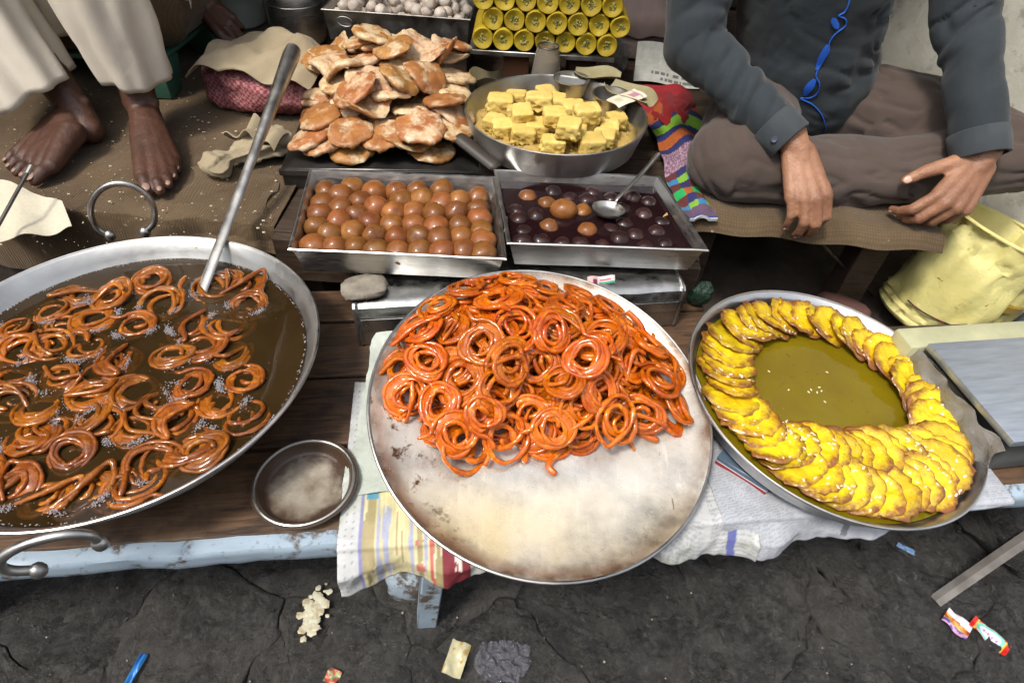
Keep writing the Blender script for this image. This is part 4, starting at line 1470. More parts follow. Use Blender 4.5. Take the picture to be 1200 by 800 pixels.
V, F = lathe([(.158, .008)] + [(r_, .030) for r_ in (.1665, .15, .13, .11, .09, .07, .05, .03, .001)], n_)
V[n_:, 2] += fbm(V[n_:] * np.array([45, 45, 1]), 3, 4) * .004 - np.clip((np.hypot(V[n_:, 0], V[n_:, 1]) - .12) / .05, 0, 1) * .006
single('fudge_bed', mk('fudge_bed', V, F, True, 180), CRB, 'layer of yellowish fudge crumbs covering the bottom of the round pan', 'fudge', M=BMx)
def cube_mesh(seed, sx=.042, sy=.042, sz=.028):
    bm = bmesh.new(); bmesh.ops.create_cube(bm, size=1)
    bmesh.ops.subdivide_edges(bm, edges=bm.edges[:], cuts=11, use_grid_fill=True)
    V = np.array([v_.co[:] for v_ in bm.verts]); bm.verts.index_update()
    F = [tuple(v_.index for v_ in f.verts) for f in bm.faces]; bm.free()
    side = np.clip(1.2 - (V[:, 2] + .5) * 1.0, .25, 1)
    V = V * (np.abs(V).max(1) / ((np.abs(V) ** 9).sum(1) ** (1 / 9.)))[:, None]
    V = V * np.array([sx, sy, sz])
    nr_ = V / np.linalg.norm(V, axis=1)[:, None]
    V = V + nr_ * (fbm(V * 150, seed, 3) * .0045 * side - np.maximum(0, fbm(V * 60, seed + 5)) * .005 * side)[:, None]
    V[:, 0] += V[:, 2] * .08 * math.sin(seed)
    V[:, 2] -= V[:, 2].min()
    return mk('fudge_cube', V, F, True, 60)
FM = [cube_mesh(k, .045 + .005 * math.sin(k), .042 + .004 * math.cos(k * 2), .028) for k in range(6)]
q = rnd(2)
lower = [(575,142),(612,156),(648,167),(693,168),(714,150),(606,132),(684,146),(605,114),(629,128),(671,128),(650,120),(590,150),(630,150),(670,156),(585,120),(708,160),(725,140),(640,110)]
upper = [(650,136), (632,120), (688,132), (612,130), (668,150)]
gb = 'yellow fudge cubes in the round pan'
for k, (x, y) in enumerate(lower + upper):
    up_ = k >= len(lower)
    z = BZ + (.0545 if up_ else .0275)
    p = at(x, y, z + .018)
    dd = p[:2] - BC[:2]; r_ = np.hypot(*dd)
    if r_ > .122: p[:2] = BC[:2] + dd * .122 / r_
    single('fudge_cube', FM[k % 6], FUD, 'crumbly yellow fudge cube on top of the other cubes' if up_ else 'crumbly yellow fudge cube in the round pan', 'fudge', gb if not up_ else 'upper yellow fudge cubes',
           TR((p[0], p[1], z), (q.uniform(-.08, .08) * (3 if up_ else 1), q.uniform(-.08, .08), q.uniform(-.35, .35)), (q.uniform(.85, 1.05),) * 3))
mb = MB(); q = rnd(6)
bk = ball(1, 1)
for k in range(420):
    a0, r0 = q.uniform(0, 6.28), math.sqrt(q.random()) * .15
    s_ = q.uniform(.001, .0035) if r0 < .12 else q.uniform(.0007, .002)
    mb.add((bk[0] * s_ * (1 + .3 * fbm(bk[0] * 3, k)[:, None]), bk[1]), Matrix.Translation((r0 * math.cos(a0), r0 * math.sin(a0), .0305 + s_ * .4)))
o = obj('fudge_crumbs', mb.mesh('fudge_crumbs', False), FUD, None, BMx); setprops(o, 'loose yellow crumbs scattered around the fudge cubes', 'crumbs', kind='stuff')
def bowl(name, label, c_, r_, h_, M=None, fill=None):
    th_ = thing(name, label, 'bowl', TR(c_) if M is None else M)
    pr_ = [(.001, 0), (r_ * .72, 0), (r_ * .8, .002), (r_, h_), (r_ + .002, h_ + .0004), (r_ + .0018, h_ + .0018), (r_ - .001, h_ + .0012), (r_ * .77, .0035), (r_ * .7, .0018), (.001, .0018)]
    obj('cup', mk('cup', *lathe(pr_, 40)), STEEL, th_)
    return th_
p = at(668, 106, BZ + .04); bowl('steel_bowl', 'empty shiny steel bowl in the fudge pan', (p[0], p[1], BZ + .0305), .037, .034)
p2 = at(714, 126, BZ + .04); bowl('steel_bowl', 'steel bowl holding a folded banknote in the fudge pan', (p2[0], p2[1], BZ + .0305), .038, .036)
# banknote
V, F = sheet(26, 14, lambda u, v: ((u - .5) * .078, (v - .5) * .036, .003 * np.sin(u * 4 + 1) + .002 * np.sin(v * 5)), .0006)
m = mk('banknote', V, F)
uu = np.tile(np.tile(np.linspace(0, 1, 26), 14), 2); vv = np.tile(np.repeat(np.linspace(0, 1, 14), 26), 2)
cc = np.tile(np.array([.62, .56, .44]), (len(uu), 1))
cc[(uu > .60) & (uu < .86) & (vv > .25) & (vv < .7)] = (.42, .20, .26)
cc[(uu > .08) & (uu < .3) & (vv > .3) & (vv < .7)] = (.48, .46, .30)
cc[((uu > .92) | (vv < .12))] = (.70, .64, .50)
cc[(uu > .86) & (uu < .90)] = (.45, .25, .28)
paint(m, cc)
NOTE = paintmat('banknote_print', .75)
pn = at(735, 116, BZ + .066)
single('banknote', m, NOTE, 'folded pale pink and cream banknote lying across a steel bowl', 'banknote', M=TR((pn[0] - .003, pn[1] - .012, BZ + .0735), (.12, -.14, R(40))))
# leaf plates tucked behind the bowls
LEAF = simple('dry_leaf_plate', (.30, .26, .15), (.20, .18, .09), .7, 0, 20, bump=.4, bscale=60)
for k, (px, py, rz, s_) in enumerate(((700, 90, .2, .065), (738, 112, -.5, .08))):
    V, F = sheet(14, 18, lambda u, v: ((u - .5) * s_ * (1 - (2 * v - 1) ** 2 * .6), (v - .5) * s_ * 1.5, .012 * (u - .5) ** 2 * 4 + .004 * np.sin(v * 6)), .0012)
    p = at(px, py, BZ + .062)
    single('leaf_plate', mk('leaf_plate', V, F), LEAF, ['dry olive leaf leaning over the back rim of the fudge pan', 'wide dry olive leaf under the banknote at the pan rim'][k], 'leaf',
           M=TR((p[0], p[1], BZ + (.0608 if k == 0 else .061)), (0, 0, rz + 1.2)))
# dark wooden handle sticking out in front of the pan
a_, b_ = at(536, 160, .47), at(584, 198, .445)
d_ = b_ - a_
V, F = tube(smoothcurve([a_, a_ + d_ * .3, a_ + d_ * .7, b_], 16), np.r_[.008, .0125, np.full(12, .0135), .012, .008], 12, ell=(1.15, .75))
single('scraper_handle', mk('scraper_handle', V, F), simple('dark_wood_handle', (.028, .022, .018), (.05, .038, .03), .5, bump=.2), 'dark rounded wooden scraper handle leaning on the fudge pan', 'scraper')
p = at(566, 190, .431)
V, F = rbox(.05, .05, .014, .003)
single('red_packet', mk('red_packet', V, F), simple('red_foil', (.28, .012, .015), (.16, .008, .01), .4), 'small red packet between the two front trays', 'packet', M=TR((p[0] + .012, p[1] + .045, BEN + .0006), (0, 0, .3)))

# ------------------------------------------------------------------ white sweets tray at the back
WZ = .536
wc = [at(378, 11, WZ), at(550, 23, WZ)]
wang = quadframe(wc[0], wc[1])
dep = np.array([-math.sin(wang), math.cos(wang), 0]) * .22
wt, wctr, WL = steel_tray('steel_tray', 'steel tray with embossed oval mark heaped with small white sweets', [wc[0] + dep, wc[1] + dep, wc[1], wc[0]], WZ, .068, OLDSTEEL, .006)
V, F = rbox(.33, .18, WZ - .068 - BEN - .0015, .003)
single('tray_block', mk('tray_block', V, F), WOOD2, 'dark wooden block under the tray of white sweets', 'block', M=TR((wctr[0], wctr[1] + .01, BEN + .0006), (0, 0, wang)))
# embossed oval with worn lettering
e0 = atY(404, 19, wc[0][1] + .004)
pts = [(.018 * math.cos(a_), 0, .0105 * math.sin(a_)) for a_ in np.linspace(0, 2 * math.pi, 36, endpoint=False)]
em = obj('embossed_oval', mk('embossed_oval', *tube(pts, .0011, 6, True)), OLDSTEEL, wt)
em.matrix_local = TR((e0[0] - wctr[0], -.1125, .045), (.0, .12, 0))
mb = MB()
for k, (x_, h_) in enumerate(((-.011, .003), (-.006, .004), (-.001, .004), (.004, .004), (.009, .0035))):
    mb.add(tube([(x_, 0, -h_), (x_ + .001, 0, h_), (x_ + .0025, 0, -h_ * .6)], .0006, 5))
em2 = obj('embossed_lettering', mb.mesh('embossed_lettering'), OLDSTEEL, em)
def sweet_mesh(seed):
    V, F = ball(1, 3)
    V = V * (1 + fbm(V * 2.2, seed)[:, None] * .10 + np.abs(fbm(V * 5, seed + 3))[:, None] * .08)
    return mk('white_sweet', V * .0145, F, True, 180)
WS = simple('sugar_coated', (.60, .54, .48), (.46, .37, .30), .6, 0, 60, bump=.4, bscale=200, bdist=.0015, jit=.13)
WM = [sweet_mesh(k) for k in range(6)]
q = rnd(15); gw = 'white sweets heaped in the embossed tray'
hw = Heap(.22)
for lay, (cnt, ext) in enumerate(((56, 1), (42, .9), (26, .75))):
    pts = []; tr_ = 0
    while len(pts) < cnt and tr_ < 4000:
        tr_ += 1
        x, y = q.uniform(-.155, .155) * ext, q.uniform(-.088, .088) * ext
        if any(math.hypot(x - a_, y - b_) < .0235 for a_, b_ in pts): continue
        pts.append((x, y))
    for k, (x, y) in enumerate(pts):
        z = .045 + lay * .0185
        M = TR((wctr[0], wctr[1], WZ - .068), (0, 0, wang)) @ TR((x, y, z + q.uniform(-.002, .002)), (q.uniform(0, 6), q.uniform(0, 6), 0), (q.uniform(.9, 1.1),) * 3)
        single('white_sweet', WM[k % 6], WS, 'small bumpy white sweet in the embossed tray', 'sweet', gw, M)
V, F = rbox(.315, .185, .031, .004)
single('sweet_bed', mk('sweet_bed', V, F), WS, 'packed lower layer of white sweets filling the embossed tray', 'sweets', M=TR((wctr[0], wctr[1], WZ - .0655), (0, 0, wang)))

# ------------------------------------------------------------------ yellow rolls
YZ = .512
ya, yb = at(553, 58, YZ), at(717, 68, YZ)
yang = quadframe(ya, yb)
YL = np.linalg.norm((yb - ya)[:2])
YM = TR((ya[0], ya[1], BEN + .0006), (0, 0, yang))
yt = thing('roll_shelf', 'thin steel shelf on wooden blocks stacked with yellow rolls', 'shelf', YM)
V, F = rbox(YL + .012, .17, .010, .001)
obj('sheet_top', mk('sheet_top', V + np.array([YL / 2, .083, YZ - BEN - .0106]), F), OLDSTEEL, yt)
for x_, m_ in ((.10, simple('orange_crate_wood', (.19, .075, .03), (.12, .05, .022), .7)), (YL - .06, WOOD2)):
    V, F = rbox(.06, .12, YZ - BEN - .0108, .002)
    obj('block', mk('block', V + np.array([x_, .085, 0]), F), m_, yt)
def roll_mesh(seed, r_=.0228, L_=.15):
    pr_ = [(.001, .0035), (r_ * .30, .004), (r_ * .42, .002), (r_ * .62, .0015), (r_ * .74, -.0005), (r_ * .92, -.0015), (r_ * .99, .0005), (r_, .004), (r_, L_ - .002), (r_ * .97, L_), (.001, L_)]
    V, F = lathe(pr_, 32)
    V = V + np.c_[fbm(V * 60, seed), fbm(V * 60, seed + 3), fbm(V * 80, seed + 6)] * .0008
    return mk('wrap', V, F, True, 50)
YEL = simple('saffron_sweet', (.42, .31, .014), (.31, .215, .010), .55, 0, 40, bump=.35, bscale=120, jit=.10)
FIL = simple('pistachio_filling', (.36, .32, .10), (.10, .12, .03), .7, 0, 120, .45, .55, bump=.8, bscale=200, bdist=.003)
RM = [roll_mesh(k) for k in range(4)]
mb = MB(); q = rnd(3); bk = ball(1, 1)
fm = []
for s_ in range(3):
    mb = MB()
    for k in range(16):
        a0, r0 = q.uniform(0, 6.28), math.sqrt(q.random()) * .0092
        mb.add((bk[0] * np.array([.0026, .0022, .0018]) * q.uniform(.6, 1.2), bk[1]), Matrix.Translation((r0 * math.cos(a0), r0 * math.sin(a0), .0022)))
    fm.append(mb.mesh('filling'))
gy = 'yellow rolls stacked on the shelf'
def roll_label(row):
    return ['yellow roll with nut-filled end in the bottom row of the stack', 'yellow roll with nut-filled end in the second row of the stack', 'yellow roll with nut-filled end in the upper rows of the stack', 'yellow roll with nut-filled end in the upper rows of the stack'][row]
proto = None
rd = .0228
for row in range(4):
    cnt = 7 if row % 2 == 0 else 6
    if row == 1: cnt = 7
    for k in range(cnt):
        x_ = rd * 1.02 + k * rd * 2.02 + (rd * 1.0 if row % 2 else 0)
        if x_ > YL + .02: continue
        z_ = YZ - BEN + rd + row * rd * 1.745 - .0003
        M = YM @ TR((x_, .004 + q.uniform(-.004, .004), z_), (-math.pi / 2, q.uniform(-.03, .03), 0), (q.uniform(.97, 1.02),) * 3) @ Matrix.Rotation(q.uniform(0, 6.28), 4, 'Z')
        if proto is None:
            proto = thing('yellow_roll', roll_label(row), 'sweet roll', M, gy)
            obj('wrap', RM[0], YEL, proto); obj('filling', fm[0], FIL, proto)
        else:
            c_ = proto.copy(); COL.objects.link(c_); c_.matrix_world = M; c_['label'] = roll_label(row)
            for i_, ch in enumerate(list(proto.children)):
                d_ = ch.copy(); COL.objects.link(d_); d_.parent = c_
                d_.data = (RM[(k + row) % 4], fm[(k * 2 + row) % 3])[0 if ch.data.name.startswith('wrap') else 1]
for m_ in RM:
    if not m_.materials: m_.materials.append(YEL)
for m_ in fm:
    if not m_.materials: m_.materials.append(FIL)

# ------------------------------------------------------------------ glass, leaf bowl, jar, pot and clutter behind
GLASS = NT('cloudy_glass')
GLASS = GLASS.set((.62, .56, .46), .18, 0, None, Transmission_Weight=.75, IOR=1.3)
p = at(636, 88, .40)
gp = atY(640, 84, 1.345)
gM = TR((gp[0], gp[1], BEN + .0006))
gl_ = thing('glass_jar', 'small cloudy glass jar with brown rim beneath the yellow rolls', 'jar', gM)
hh = atY(641, 54, 1.345)[2] - BEN
pr_ = [(.001, 0), (.030, 0), (.034, .004), (.034, hh * .55), (.028, hh * .85), (.0235, hh - .004), (.0235, hh), (.0215, hh), (.0215, hh - .004), (.026, hh * .84), (.032, hh * .55), (.032, .006), (.001, .004)]
obj('jar_body', mk('jar_body', *lathe(pr_, 36)), GLASS, gl_)
obj('jar_lining', mk('jar_lining', *lathe([(.001, .006), (.0305, .006), (.0305, hh * .54), (.0245, hh * .83), (.0235, hh * .83), (.029, hh * .52), (.029, .008), (.001, .008)], 30)), simple('brown_lining', (.30, .24, .16), (.18, .13, .08), .7), gl_)
obj('jar_rim', mk('jar_rim', *tube([(.0226 * math.cos(a_), .0226 * math.sin(a_), hh) for a_ in np.linspace(0, 6.283, 36, endpoint=False)], .0018, 6, True)), DARKSTEEL, gl_)
p = at(573, 92, .43)
def lb(u, v):
    r_ = v * .036
    a_ = u * 2 * math.pi
    return r_ * np.cos(a_) * 1.25, r_ * np.sin(a_), .030 * v ** 2 + .006 * np.sin(a_ * 3 + 1) * v
V, F = sheet(31, 8, lb, .0014)
V[:, 2] -= V[:, 2].min()
single('leaf_bowl', mk('leaf_bowl', V, F), LEAF, 'small dry curled leaf bowl between cookies and fudge pan', 'bowl', M=TR((p[0], p[1] + .02, BEN + .0006 ), (0, 0, .4), (1.15, 1.15, 1.5)))
# steel pot
pp_ = at(345, 64, PLAT)
pm = TR((pp_[0], pp_[1] + .07, PLAT + .005))
po = thing('steel_pot', 'round-shouldered shiny steel pot behind the cookie pile', 'pot', pm)
pr_ = [(.001, 0), (.05, 0), (.066, .012), (.073, .05), (.073, .11), (.066, .15), (.052, .165), (.050, .18), (.058, .19), (.058, .193), (.047, .19), (.046, .165), (.06, .15), (.069, .11), (.068, .05), (.05, .006), (.001, .004)]
obj('pot_body', mk('pot_body', *lathe(pr_, 48)), STEEL, po)
obj('band', mk('band', *tube([(.0735 * math.cos(a_), .0735 * math.sin(a_), .105) for a_ in np.linspace(0, 6.283, 48, endpoint=False)], .0013, 6, True)), STEEL, po)
p = at(272, 36, PLAT)
jm = TR((p[0] + .01, p[1] + .05, PLAT + .005))
ja = thing('plastic_jar', 'milky white plastic jar behind the cloth bundle', 'jar', jm)
pr_ = [(.001, 0), (.062, 0), (.068, .006), (.068, .06), (.0665, .065), (.068, .07), (.068, .13), (.06, .15), (.045, .16), (.045, .18), (.001, .18)]
obj('jar_body', mk('jar_body', *lathe(pr_, 40)), simple('milky_plastic', (.42, .46, .40), (.34, .37, .32), .4, 0, 8, sss=.2), ja)
obj('cap', mk('cap', *lathe([(.001, .176), (.048, .176), (.05, .178), (.05, .2), (.047, .203), (.001, .203)], 36)), simple('white_cap', (.5, .5, .48), None, .4), ja)
# dark vessel, folded cloth and newspaper in the far corner
p = at(770, 40, PLAT + .10)
V, F = rbox(.36, .16, .10, .02, 2)
single('dark_box', mk('dark_box', V, F, True, 40), DARKSTEEL, 'sooty steel box at the back behind the yellow rolls', 'box', M=TR((.40, 1.93, PLAT + .115)))
V, F = rbox(.40, .18, .112, .004)
single('back_crate', mk('back_crate', V, F), WOOD2, 'dark wooden crate under the folded cloth at the back', 'crate', M=TR((.40, 1.94, PLAT + .0005)))
FOLD = cloth_mat('dusty_pink_cloth', (.23, .17, .155), (.30, .23, .21), .9, .5)
def fc_(u, v):
    x = (u - .5) * .30
    y = (v - .5) * .13
    z = .045 - .05 * np.abs(2 * v - 1) ** 5 + .006 * np.sin(u * 13 + v * 3) + .004 * np.sin(u * 29)
    return x, y, z
V, F = sheet(50, 20, fc_, .004)
p = atY(765, 38, 1.76)
single('folded_cloth', mk('folded_cloth', V, F), FOLD, 'dusty pink folded cloth on the crate behind the banknote bowl', 'cloth', M=TR((p[0], 1.79, PLAT + .105), (.55, .0, -.04)))
V, F = rbox(.30, .10, .085, .012, 2)
single('cloth_bundle', mk('cloth_bundle', V, F), FOLD, 'low pinkish cloth bundle propping the folded cloth', 'bundle', M=TR((p[0], 1.80, PLAT + .0005)))
# ------------------------------------------------------------------ newspapers
TMI = np.linalg.inv(np.array(TM))
def to_table(p):
    return (TMI @ np.array([p[0], p[1], p[2], 1]))[:2]
def newspaper(name, label, x0, x1, ydepth, hang, colfn, seed, skew=0., rz=0., lift=.0, nx=250, ny=150, wav=1.):
    """Sheet lying on the table and falling over its front edge (table coordinates)."""
    tot = ydepth + .02
    def fn(u, v):
        hg = hang(u)
        L = ydepth + hg
        s = v * L - hg                         # s<0 hangs
        x = x0 + u * (x1 - x0) + skew * (s)
        r_ = .006
        sc_ = np.clip(-s / (r_ * 1.57), 0, 1) * 1.5708
        fall = np.maximum(-s - r_ * 1.57, 0)
        y = np.where(s >= 0, s - .004, -.004 - r_ * np.sin(sc_) - fall * .10)
        z = np.where(s >= 0, 0, -r_ * (1 - np.cos(sc_)) - fall * .99)
        P = np.stack([x, s, s * 0], 1)
        w_ = np.clip(fall / .02, 0, 1)
        y = y - w_ * (.009 * (1 + np.sin(x * 46 + seed)) + .006 * (1 + fbm(P * np.array([30, 18, 1]), seed))) * wav
        z = z + np.where(s > .004, np.abs(fbm(P * np.array([16, 12, 1]), seed + 4)) * .0035 * wav, 0) + lift
        return x, y, z + T + .0055
    V, F = sheet(nx, ny, fn, .0005)
    m_ = mk(name, V, F, True, 180)
    u, v = np.meshgrid(np.linspace(0, 1, nx), np.linspace(0, 1, ny))
    u, v = np.tile(u.ravel(), 2), np.tile(v.ravel(), 2)
    hg = hang(u); s = v * (ydepth + hg) - hg
    paint(m_, colfn(x0 + u * (x1 - x0), s, u, v))
    return single(name, m_, PAPER, label, 'newspaper', M=TM @ Matrix.Rotation(rz, 4, 'Z'))
PAPER = paintmat('newsprint', .72, .5)
rgp = np.random.RandomState(4)
def text_lines(cc, x, s, pitch_, lo, hi, cond, dark=(.20, .21, .24)):
    """Grey rules that read as columns of small print."""
    ph = (s / pitch_) % 1
    w_ = _h(np.floor(x / .0019).astype(np.int64), np.floor(s / pitch_).astype(np.int64), np.zeros(len(x), np.int64), 5)
    k_ = cond & (ph > lo) & (ph < hi) & (w_ > -.55)
    cc[k_] = cc[k_] * .5 + np.array(dark) * .5
xl = to_table(at(398, 620, T))[0]
xr = to_table(at(838, 560, T))[0]
def colA(x, s, u, v):
    cc = np.tile(np.array([.48, .49, .49]), (len(x), 1))
    n1 = fbm(np.stack([x * 60, s * 9, x * 0], 1), 3)
    fig = (u > .05) & (u < .235) & (s < .10)
    base = np.array([.62, .56, .33])
    st = fbm(np.stack([x * 170, s * 7, x * 0], 1), 8)
    cfig = base[None] * (1 + .25 * st[:, None]) + np.array([0, 0, .10]) * (n1[:, None] > .1)
    cc[fig] = cfig[fig]
    k_ = fig & (st > .38); cc[k_] = (.36, .30, .16)
    k_ = fig & (st < -.46); cc[k_] = (.36, .38, .50)
    k_ = fig & (u > .19) & (np.abs((u - .214) - .004 * np.sin(s * 60)) < .005) & (s < .02); cc[k_] = (.52, .14, .11)
    k_ = fig & (u > .175) & (u < .195) & (s < .0) & (fbm(np.stack([x * 90, s * 60, x * 0], 1), 2) > .0); cc[k_] = (.50, .16, .12)
    k_ = fig & (u > .065) & (u < .095) & (s > -.055) & (s < -.01) & (n1 > .1); cc[k_] = (.55, .12, .08)
    k_ = fig & (u > .06) & (u < .085) & (s > .06) & (s < .075); cc[k_] = (.10, .30, .45)
    k_ = (np.abs(u - .05) < .004) & (s < .1); cc[k_] = (.24, .24, .42)
    box = (u > .235) & (u < .30) & (s < .01); cc[box] = (.20, .022, .035)
    k_ = box & (np.abs(u - .272) < .009) & (s > -.030) & (s < .0) & (fbm(np.stack([x * 260, s * 160, x * 0], 1), 6) > -.15); cc[k_] = (.68, .60, .58)
    fruit = ((u - .345) / .036) ** 2 + ((s + .022) / .013) ** 2 < 1; cc[fruit] = (.60, .45, .04)
    text_lines(cc, x, s, .0032, .25, .75, (u > .40) & (u < .86) & (s < .0))
    text_lines(cc, x, s, .0032, .25, .75, (u > .88) & (s < .2))
    bl = (np.abs(u - .945 - .01 * np.sin(s * 50)) < .010); cc[bl & (s < .03)] = (.12, .14, .36)
    k_ = (np.abs(u - .945) < .009) & (np.abs(s + .005) < .008); cc[k_] = (.50, .36, .14)
    dots = (u < .045) & ((x / .008) % 1 < .25) & ((s / .010) % 1 < .25); cc[dots] = (.25, .25, .26)
    grease = np.clip(fbm(np.stack([x * 14, s * 14, x * 0], 1), 11) * 1.6, 0, .5)
    cc = cc * (1 - grease[:, None]) + cc * np.array([.78, .80, .66]) * grease[:, None]
    return cc
newspaper('newspaper', 'greasy newspaper with colour pictures hanging over the blue table edge under the jalebi plate', xl, xr + .035, .26,
          lambda u: .066 - .022 * np.clip((u - .10) / .3, 0, 1) + .016 * np.clip((u - .65) / .3, 0, 1) + .003 * np.sin(u * 31), colA, 3)
def colB(x, s, u, v):
    cc = np.tile(np.array([.38, .40, .44]), (len(x), 1))
    text_lines(cc, x, s, .0034, .25, .75, (fbm(np.stack([x * 22, s * 22, x * 0], 1), 3) > -.35))
    hd = (np.abs(s - .035 - .15 * (u - .3) ** 2) < .005) & (u > .15) & (u < .5) & (_h(np.floor(x / .006).astype(np.int64), np.zeros(len(x), np.int64), np.zeros(len(x), np.int64), 2) > -.4)
    cc[hd] = (.12, .12, .13)
    k_ = (np.abs((u - .42) - .9 * (s + .01)) < .010) & (s > -.03) & (s < .045); cc[k_] = (.15, .16, .18)
    return cc
newspaper('newspaper', 'grey text newspaper spread under the deep plate and drooping over the table edge', xr - .015, xr + .40, .16,
          lambda u: .012 + .052 * np.clip(1 - u * 1.5, 0, 1) ** .8, colB, 9, lift=.0015, nx=250, ny=120)
# greenish oily wrapping sheet beside the plate
def og(u, v):
    a_, b_ = at(440, 392, T + .05), at(402, 585, T)
    c_ = at(470, 585, T)
    x = a_[0] + (b_[0] - a_[0]) * v + u * .07
    y = a_[1] + (b_[1] - a_[1]) * v + u * .012
    z = T + .009 + .045 * np.clip(1 - v * 1.5, 0, 1) ** 1.4 - .010 * u * 0 + .0025 * np.sin(v * 17 + u * 5)
    return x, y, z
V, F = sheet(16, 40, og, .0006)
V[:, 0] += fbm(V * 34, 2) * .004
single('oily_wrapper', mk('oily_wrapper', V, F), simple('oily_paper', (.50, .54, .48), (.38, .42, .37), .3, 0, 30, bump=.5, bscale=60, bdist=.004), 'crumpled pale green oily paper sticking out beside the jalebi plate', 'paper')

# ------------------------------------------------------------------ small dish on the table
p = at(358, 566, T + .012)
dm = TR((p[0], p[1], T + .0012))
ds = thing('small_dish', 'small oily steel dish with dried batter beside the newspaper', 'dish', dm)
r0 = .061
t = NT('batter_coated_steel'); v = t.coord('Object')
ln = t.n('VectorMath', operation='LENGTH'); t.l(v, ln.inputs[0])
c = t.mix(t.ramp(t.noise(v, 30, 6, .62), .36, .66), (.34, .31, .25), (.15, .105, .07))
c = t.mix(t.ramp(t.math('ADD', ln.outputs['Value'], t.ramp(t.noise(v, 25, 5, .6, 4.), .3, .7, -.015, .015)), .030, .046), c, (.06, .035, .022))
BATT = t.set(c, t.ramp(t.noise(v, 24, 5, .6, 9.), .3, .7, .2, .55), .1, t.bump(t.noise(v, 90, 6, .7, 2.), .5, .002))
obj('dish_bowl', mk('dish_bowl', *lathe([(.001, 0), (r0 * .82, 0), (r0 * .9, .003), (r0 * .97, .013), (r0 * 1.10, .0145), (r0 * 1.10, .016), (r0 * .955, .0152), (r0 * .87, .005), (r0 * .8, .0022), (.001, .0022)], 64)), BATT, ds)
obj('rim', mk('rim', *tube([(r0 * 1.02 * math.cos(a_), r0 * 1.02 * math.sin(a_), .0162) for a_ in np.linspace(0, 6.2832, 64, endpoint=False)], .0023, 8, True)), OLDSTEEL, ds)

# ------------------------------------------------------------------ weighing scale on the right
sc0 = at(1088, 402, .392); sc1 = at(1189, 518, .392)
sd_ = (sc1 - sc0)[:2]
sa = math.atan2(sd_[1], sd_[0]) + math.pi / 2
SL = np.hypot(*sd_)
ux = np.array([math.cos(sa), math.sin(sa)]); uy = np.array([-math.sin(sa), math.cos(sa)])
W_ = .23
ctr_ = sc0[:2] + ux * W_ / 2 - uy * SL / 2
smx = TR((ctr_[0], ctr_[1], T + .0008), (0, 0, sa))
ws = thing('weighing_scale', 'counter weighing scale with flat brushed steel pan beside the deep plate', 'scale', smx)
zt = .392 - T
PANS = simple('brushed_blue_steel', (.42, .47, .54), (.32, .36, .42), .38, .7, 16, bump=.06, bscale=200, rvar=.10, stretch=(1, 8, 1))
V, F = rbox(W_, SL, .012, .002, 2)
obj('weighing_pan', mk('weighing_pan', V + np.array([0, 0, zt - .0125]), F), PANS, ws)
V, F = rbox(W_ * .80, SL * .84, zt - .032, .006, 2)
V[:, 1] *= np.interp(V[:, 2], [0, zt - .032], [1.08, .96]); V[:, 0] *= np.interp(V[:, 2], [0, zt - .032], [1.08, .96])
obj('housing', mk('housing', V + np.array([.01, 0, .006]), F), simple('dark_scale_body', (.05, .05, .048), (.09, .09, .085), .35, bump=.1), ws)
for x_ in (-.05, .05):
    for y_ in (-.05, .05):
        obj('pan_support', mk('pan_support', *lathe([(.001, zt - .032), (.012, zt - .032), (.012, zt - .0122), (.001, zt - .0122)], 14)), DARKSTEEL, ws, TR((x_, y_, 0)))
        obj('foot', mk('foot', *lathe([(.001, 0), (.010, 0), (.010, .008), (.001, .008)], 12)), DARKSTEEL, ws, TR((x_ * 1.4, y_ * 1.3, 0)))
V, F = rbox(W_ * 1.05, .045, .075, .006, 2)
obj('display_housing', mk('display_housing', V + np.array([-.012, SL / 2 + .026, .004]), F), simple('aged_cream_plastic', (.42, .42, .26), (.32, .32, .20), .45, 0, 20, bump=.1), ws)
# clear wrapper hanging round the scale body
def ps(u, v):
    x = -W_ / 2 * 1.06 - .018 * v + .004 * np.sin(u * 21)
    y = (u - .5) * SL * 1.04 + .004 * np.sin(v * 9)
    z = zt - .014 - v * (zt - .022) + .003 * np.sin(u * 17)
    return x, y, z
V, F = sheet(40, 14, ps, .0006)
V[:, 0] += fbm(V * 60, 4) * .004
t = NT('smoky_plastic_film'); CLEAR = t.set((.24, .23, .21), .15, 0, t.bump(t.noise(t.coord('Object'), 60, 5, .7), .8, .006), Alpha=.75)
obj('plastic_film', mk('plastic_film', V, F), CLEAR, ws)

# ------------------------------------------------------------------ dented yellow bucket and neighbours
bt, bb = at(1186, 272, .355), np.array([.925, 1.03, LEDGE - .004])
ax_ = bt - bb
bh = np.linalg.norm(ax_)
bMx = frame(bb, (1, 0, 0), ax_ / bh)
bk_ = thing('yellow_bucket', 'dented pale yellow plastic can cut open as a bucket below the deck', 'bucket', bMx)
ro, ri = .128, .112
pr_ = [(.001, 0), (ri * .9, 0), (ri, .006), (ri * 1.03, .012), (ri * 1.0, .020), (ri * 1.035, .028), (ri * 1.005, .036), (ri * 1.04, .044), (ri * 1.03, .055), (ri * 1.06, .075), (ri * 1.08, bh * .45), (ri * 1.10, bh * .6), (ri * 1.09, bh * .72), (ri * 1.11, bh * .78), (ri * 1.09, bh * .82), (ri * 1.11, bh * .86), (ri * 1.09, bh * .90), (ri * 1.07, bh * .95), (ri * 1.10, bh - .003), (ri * 1.10, bh), (ri * 1.04, bh), (ri * 1.03, bh * .94), (ri * 1.05, bh * .6), (ri * 1.0, .06), (ri * .9, .006), (.001, .006)]
n_ = 96
V, F = lathe(pr_, n_)
k_ = V[:, 2] > .004
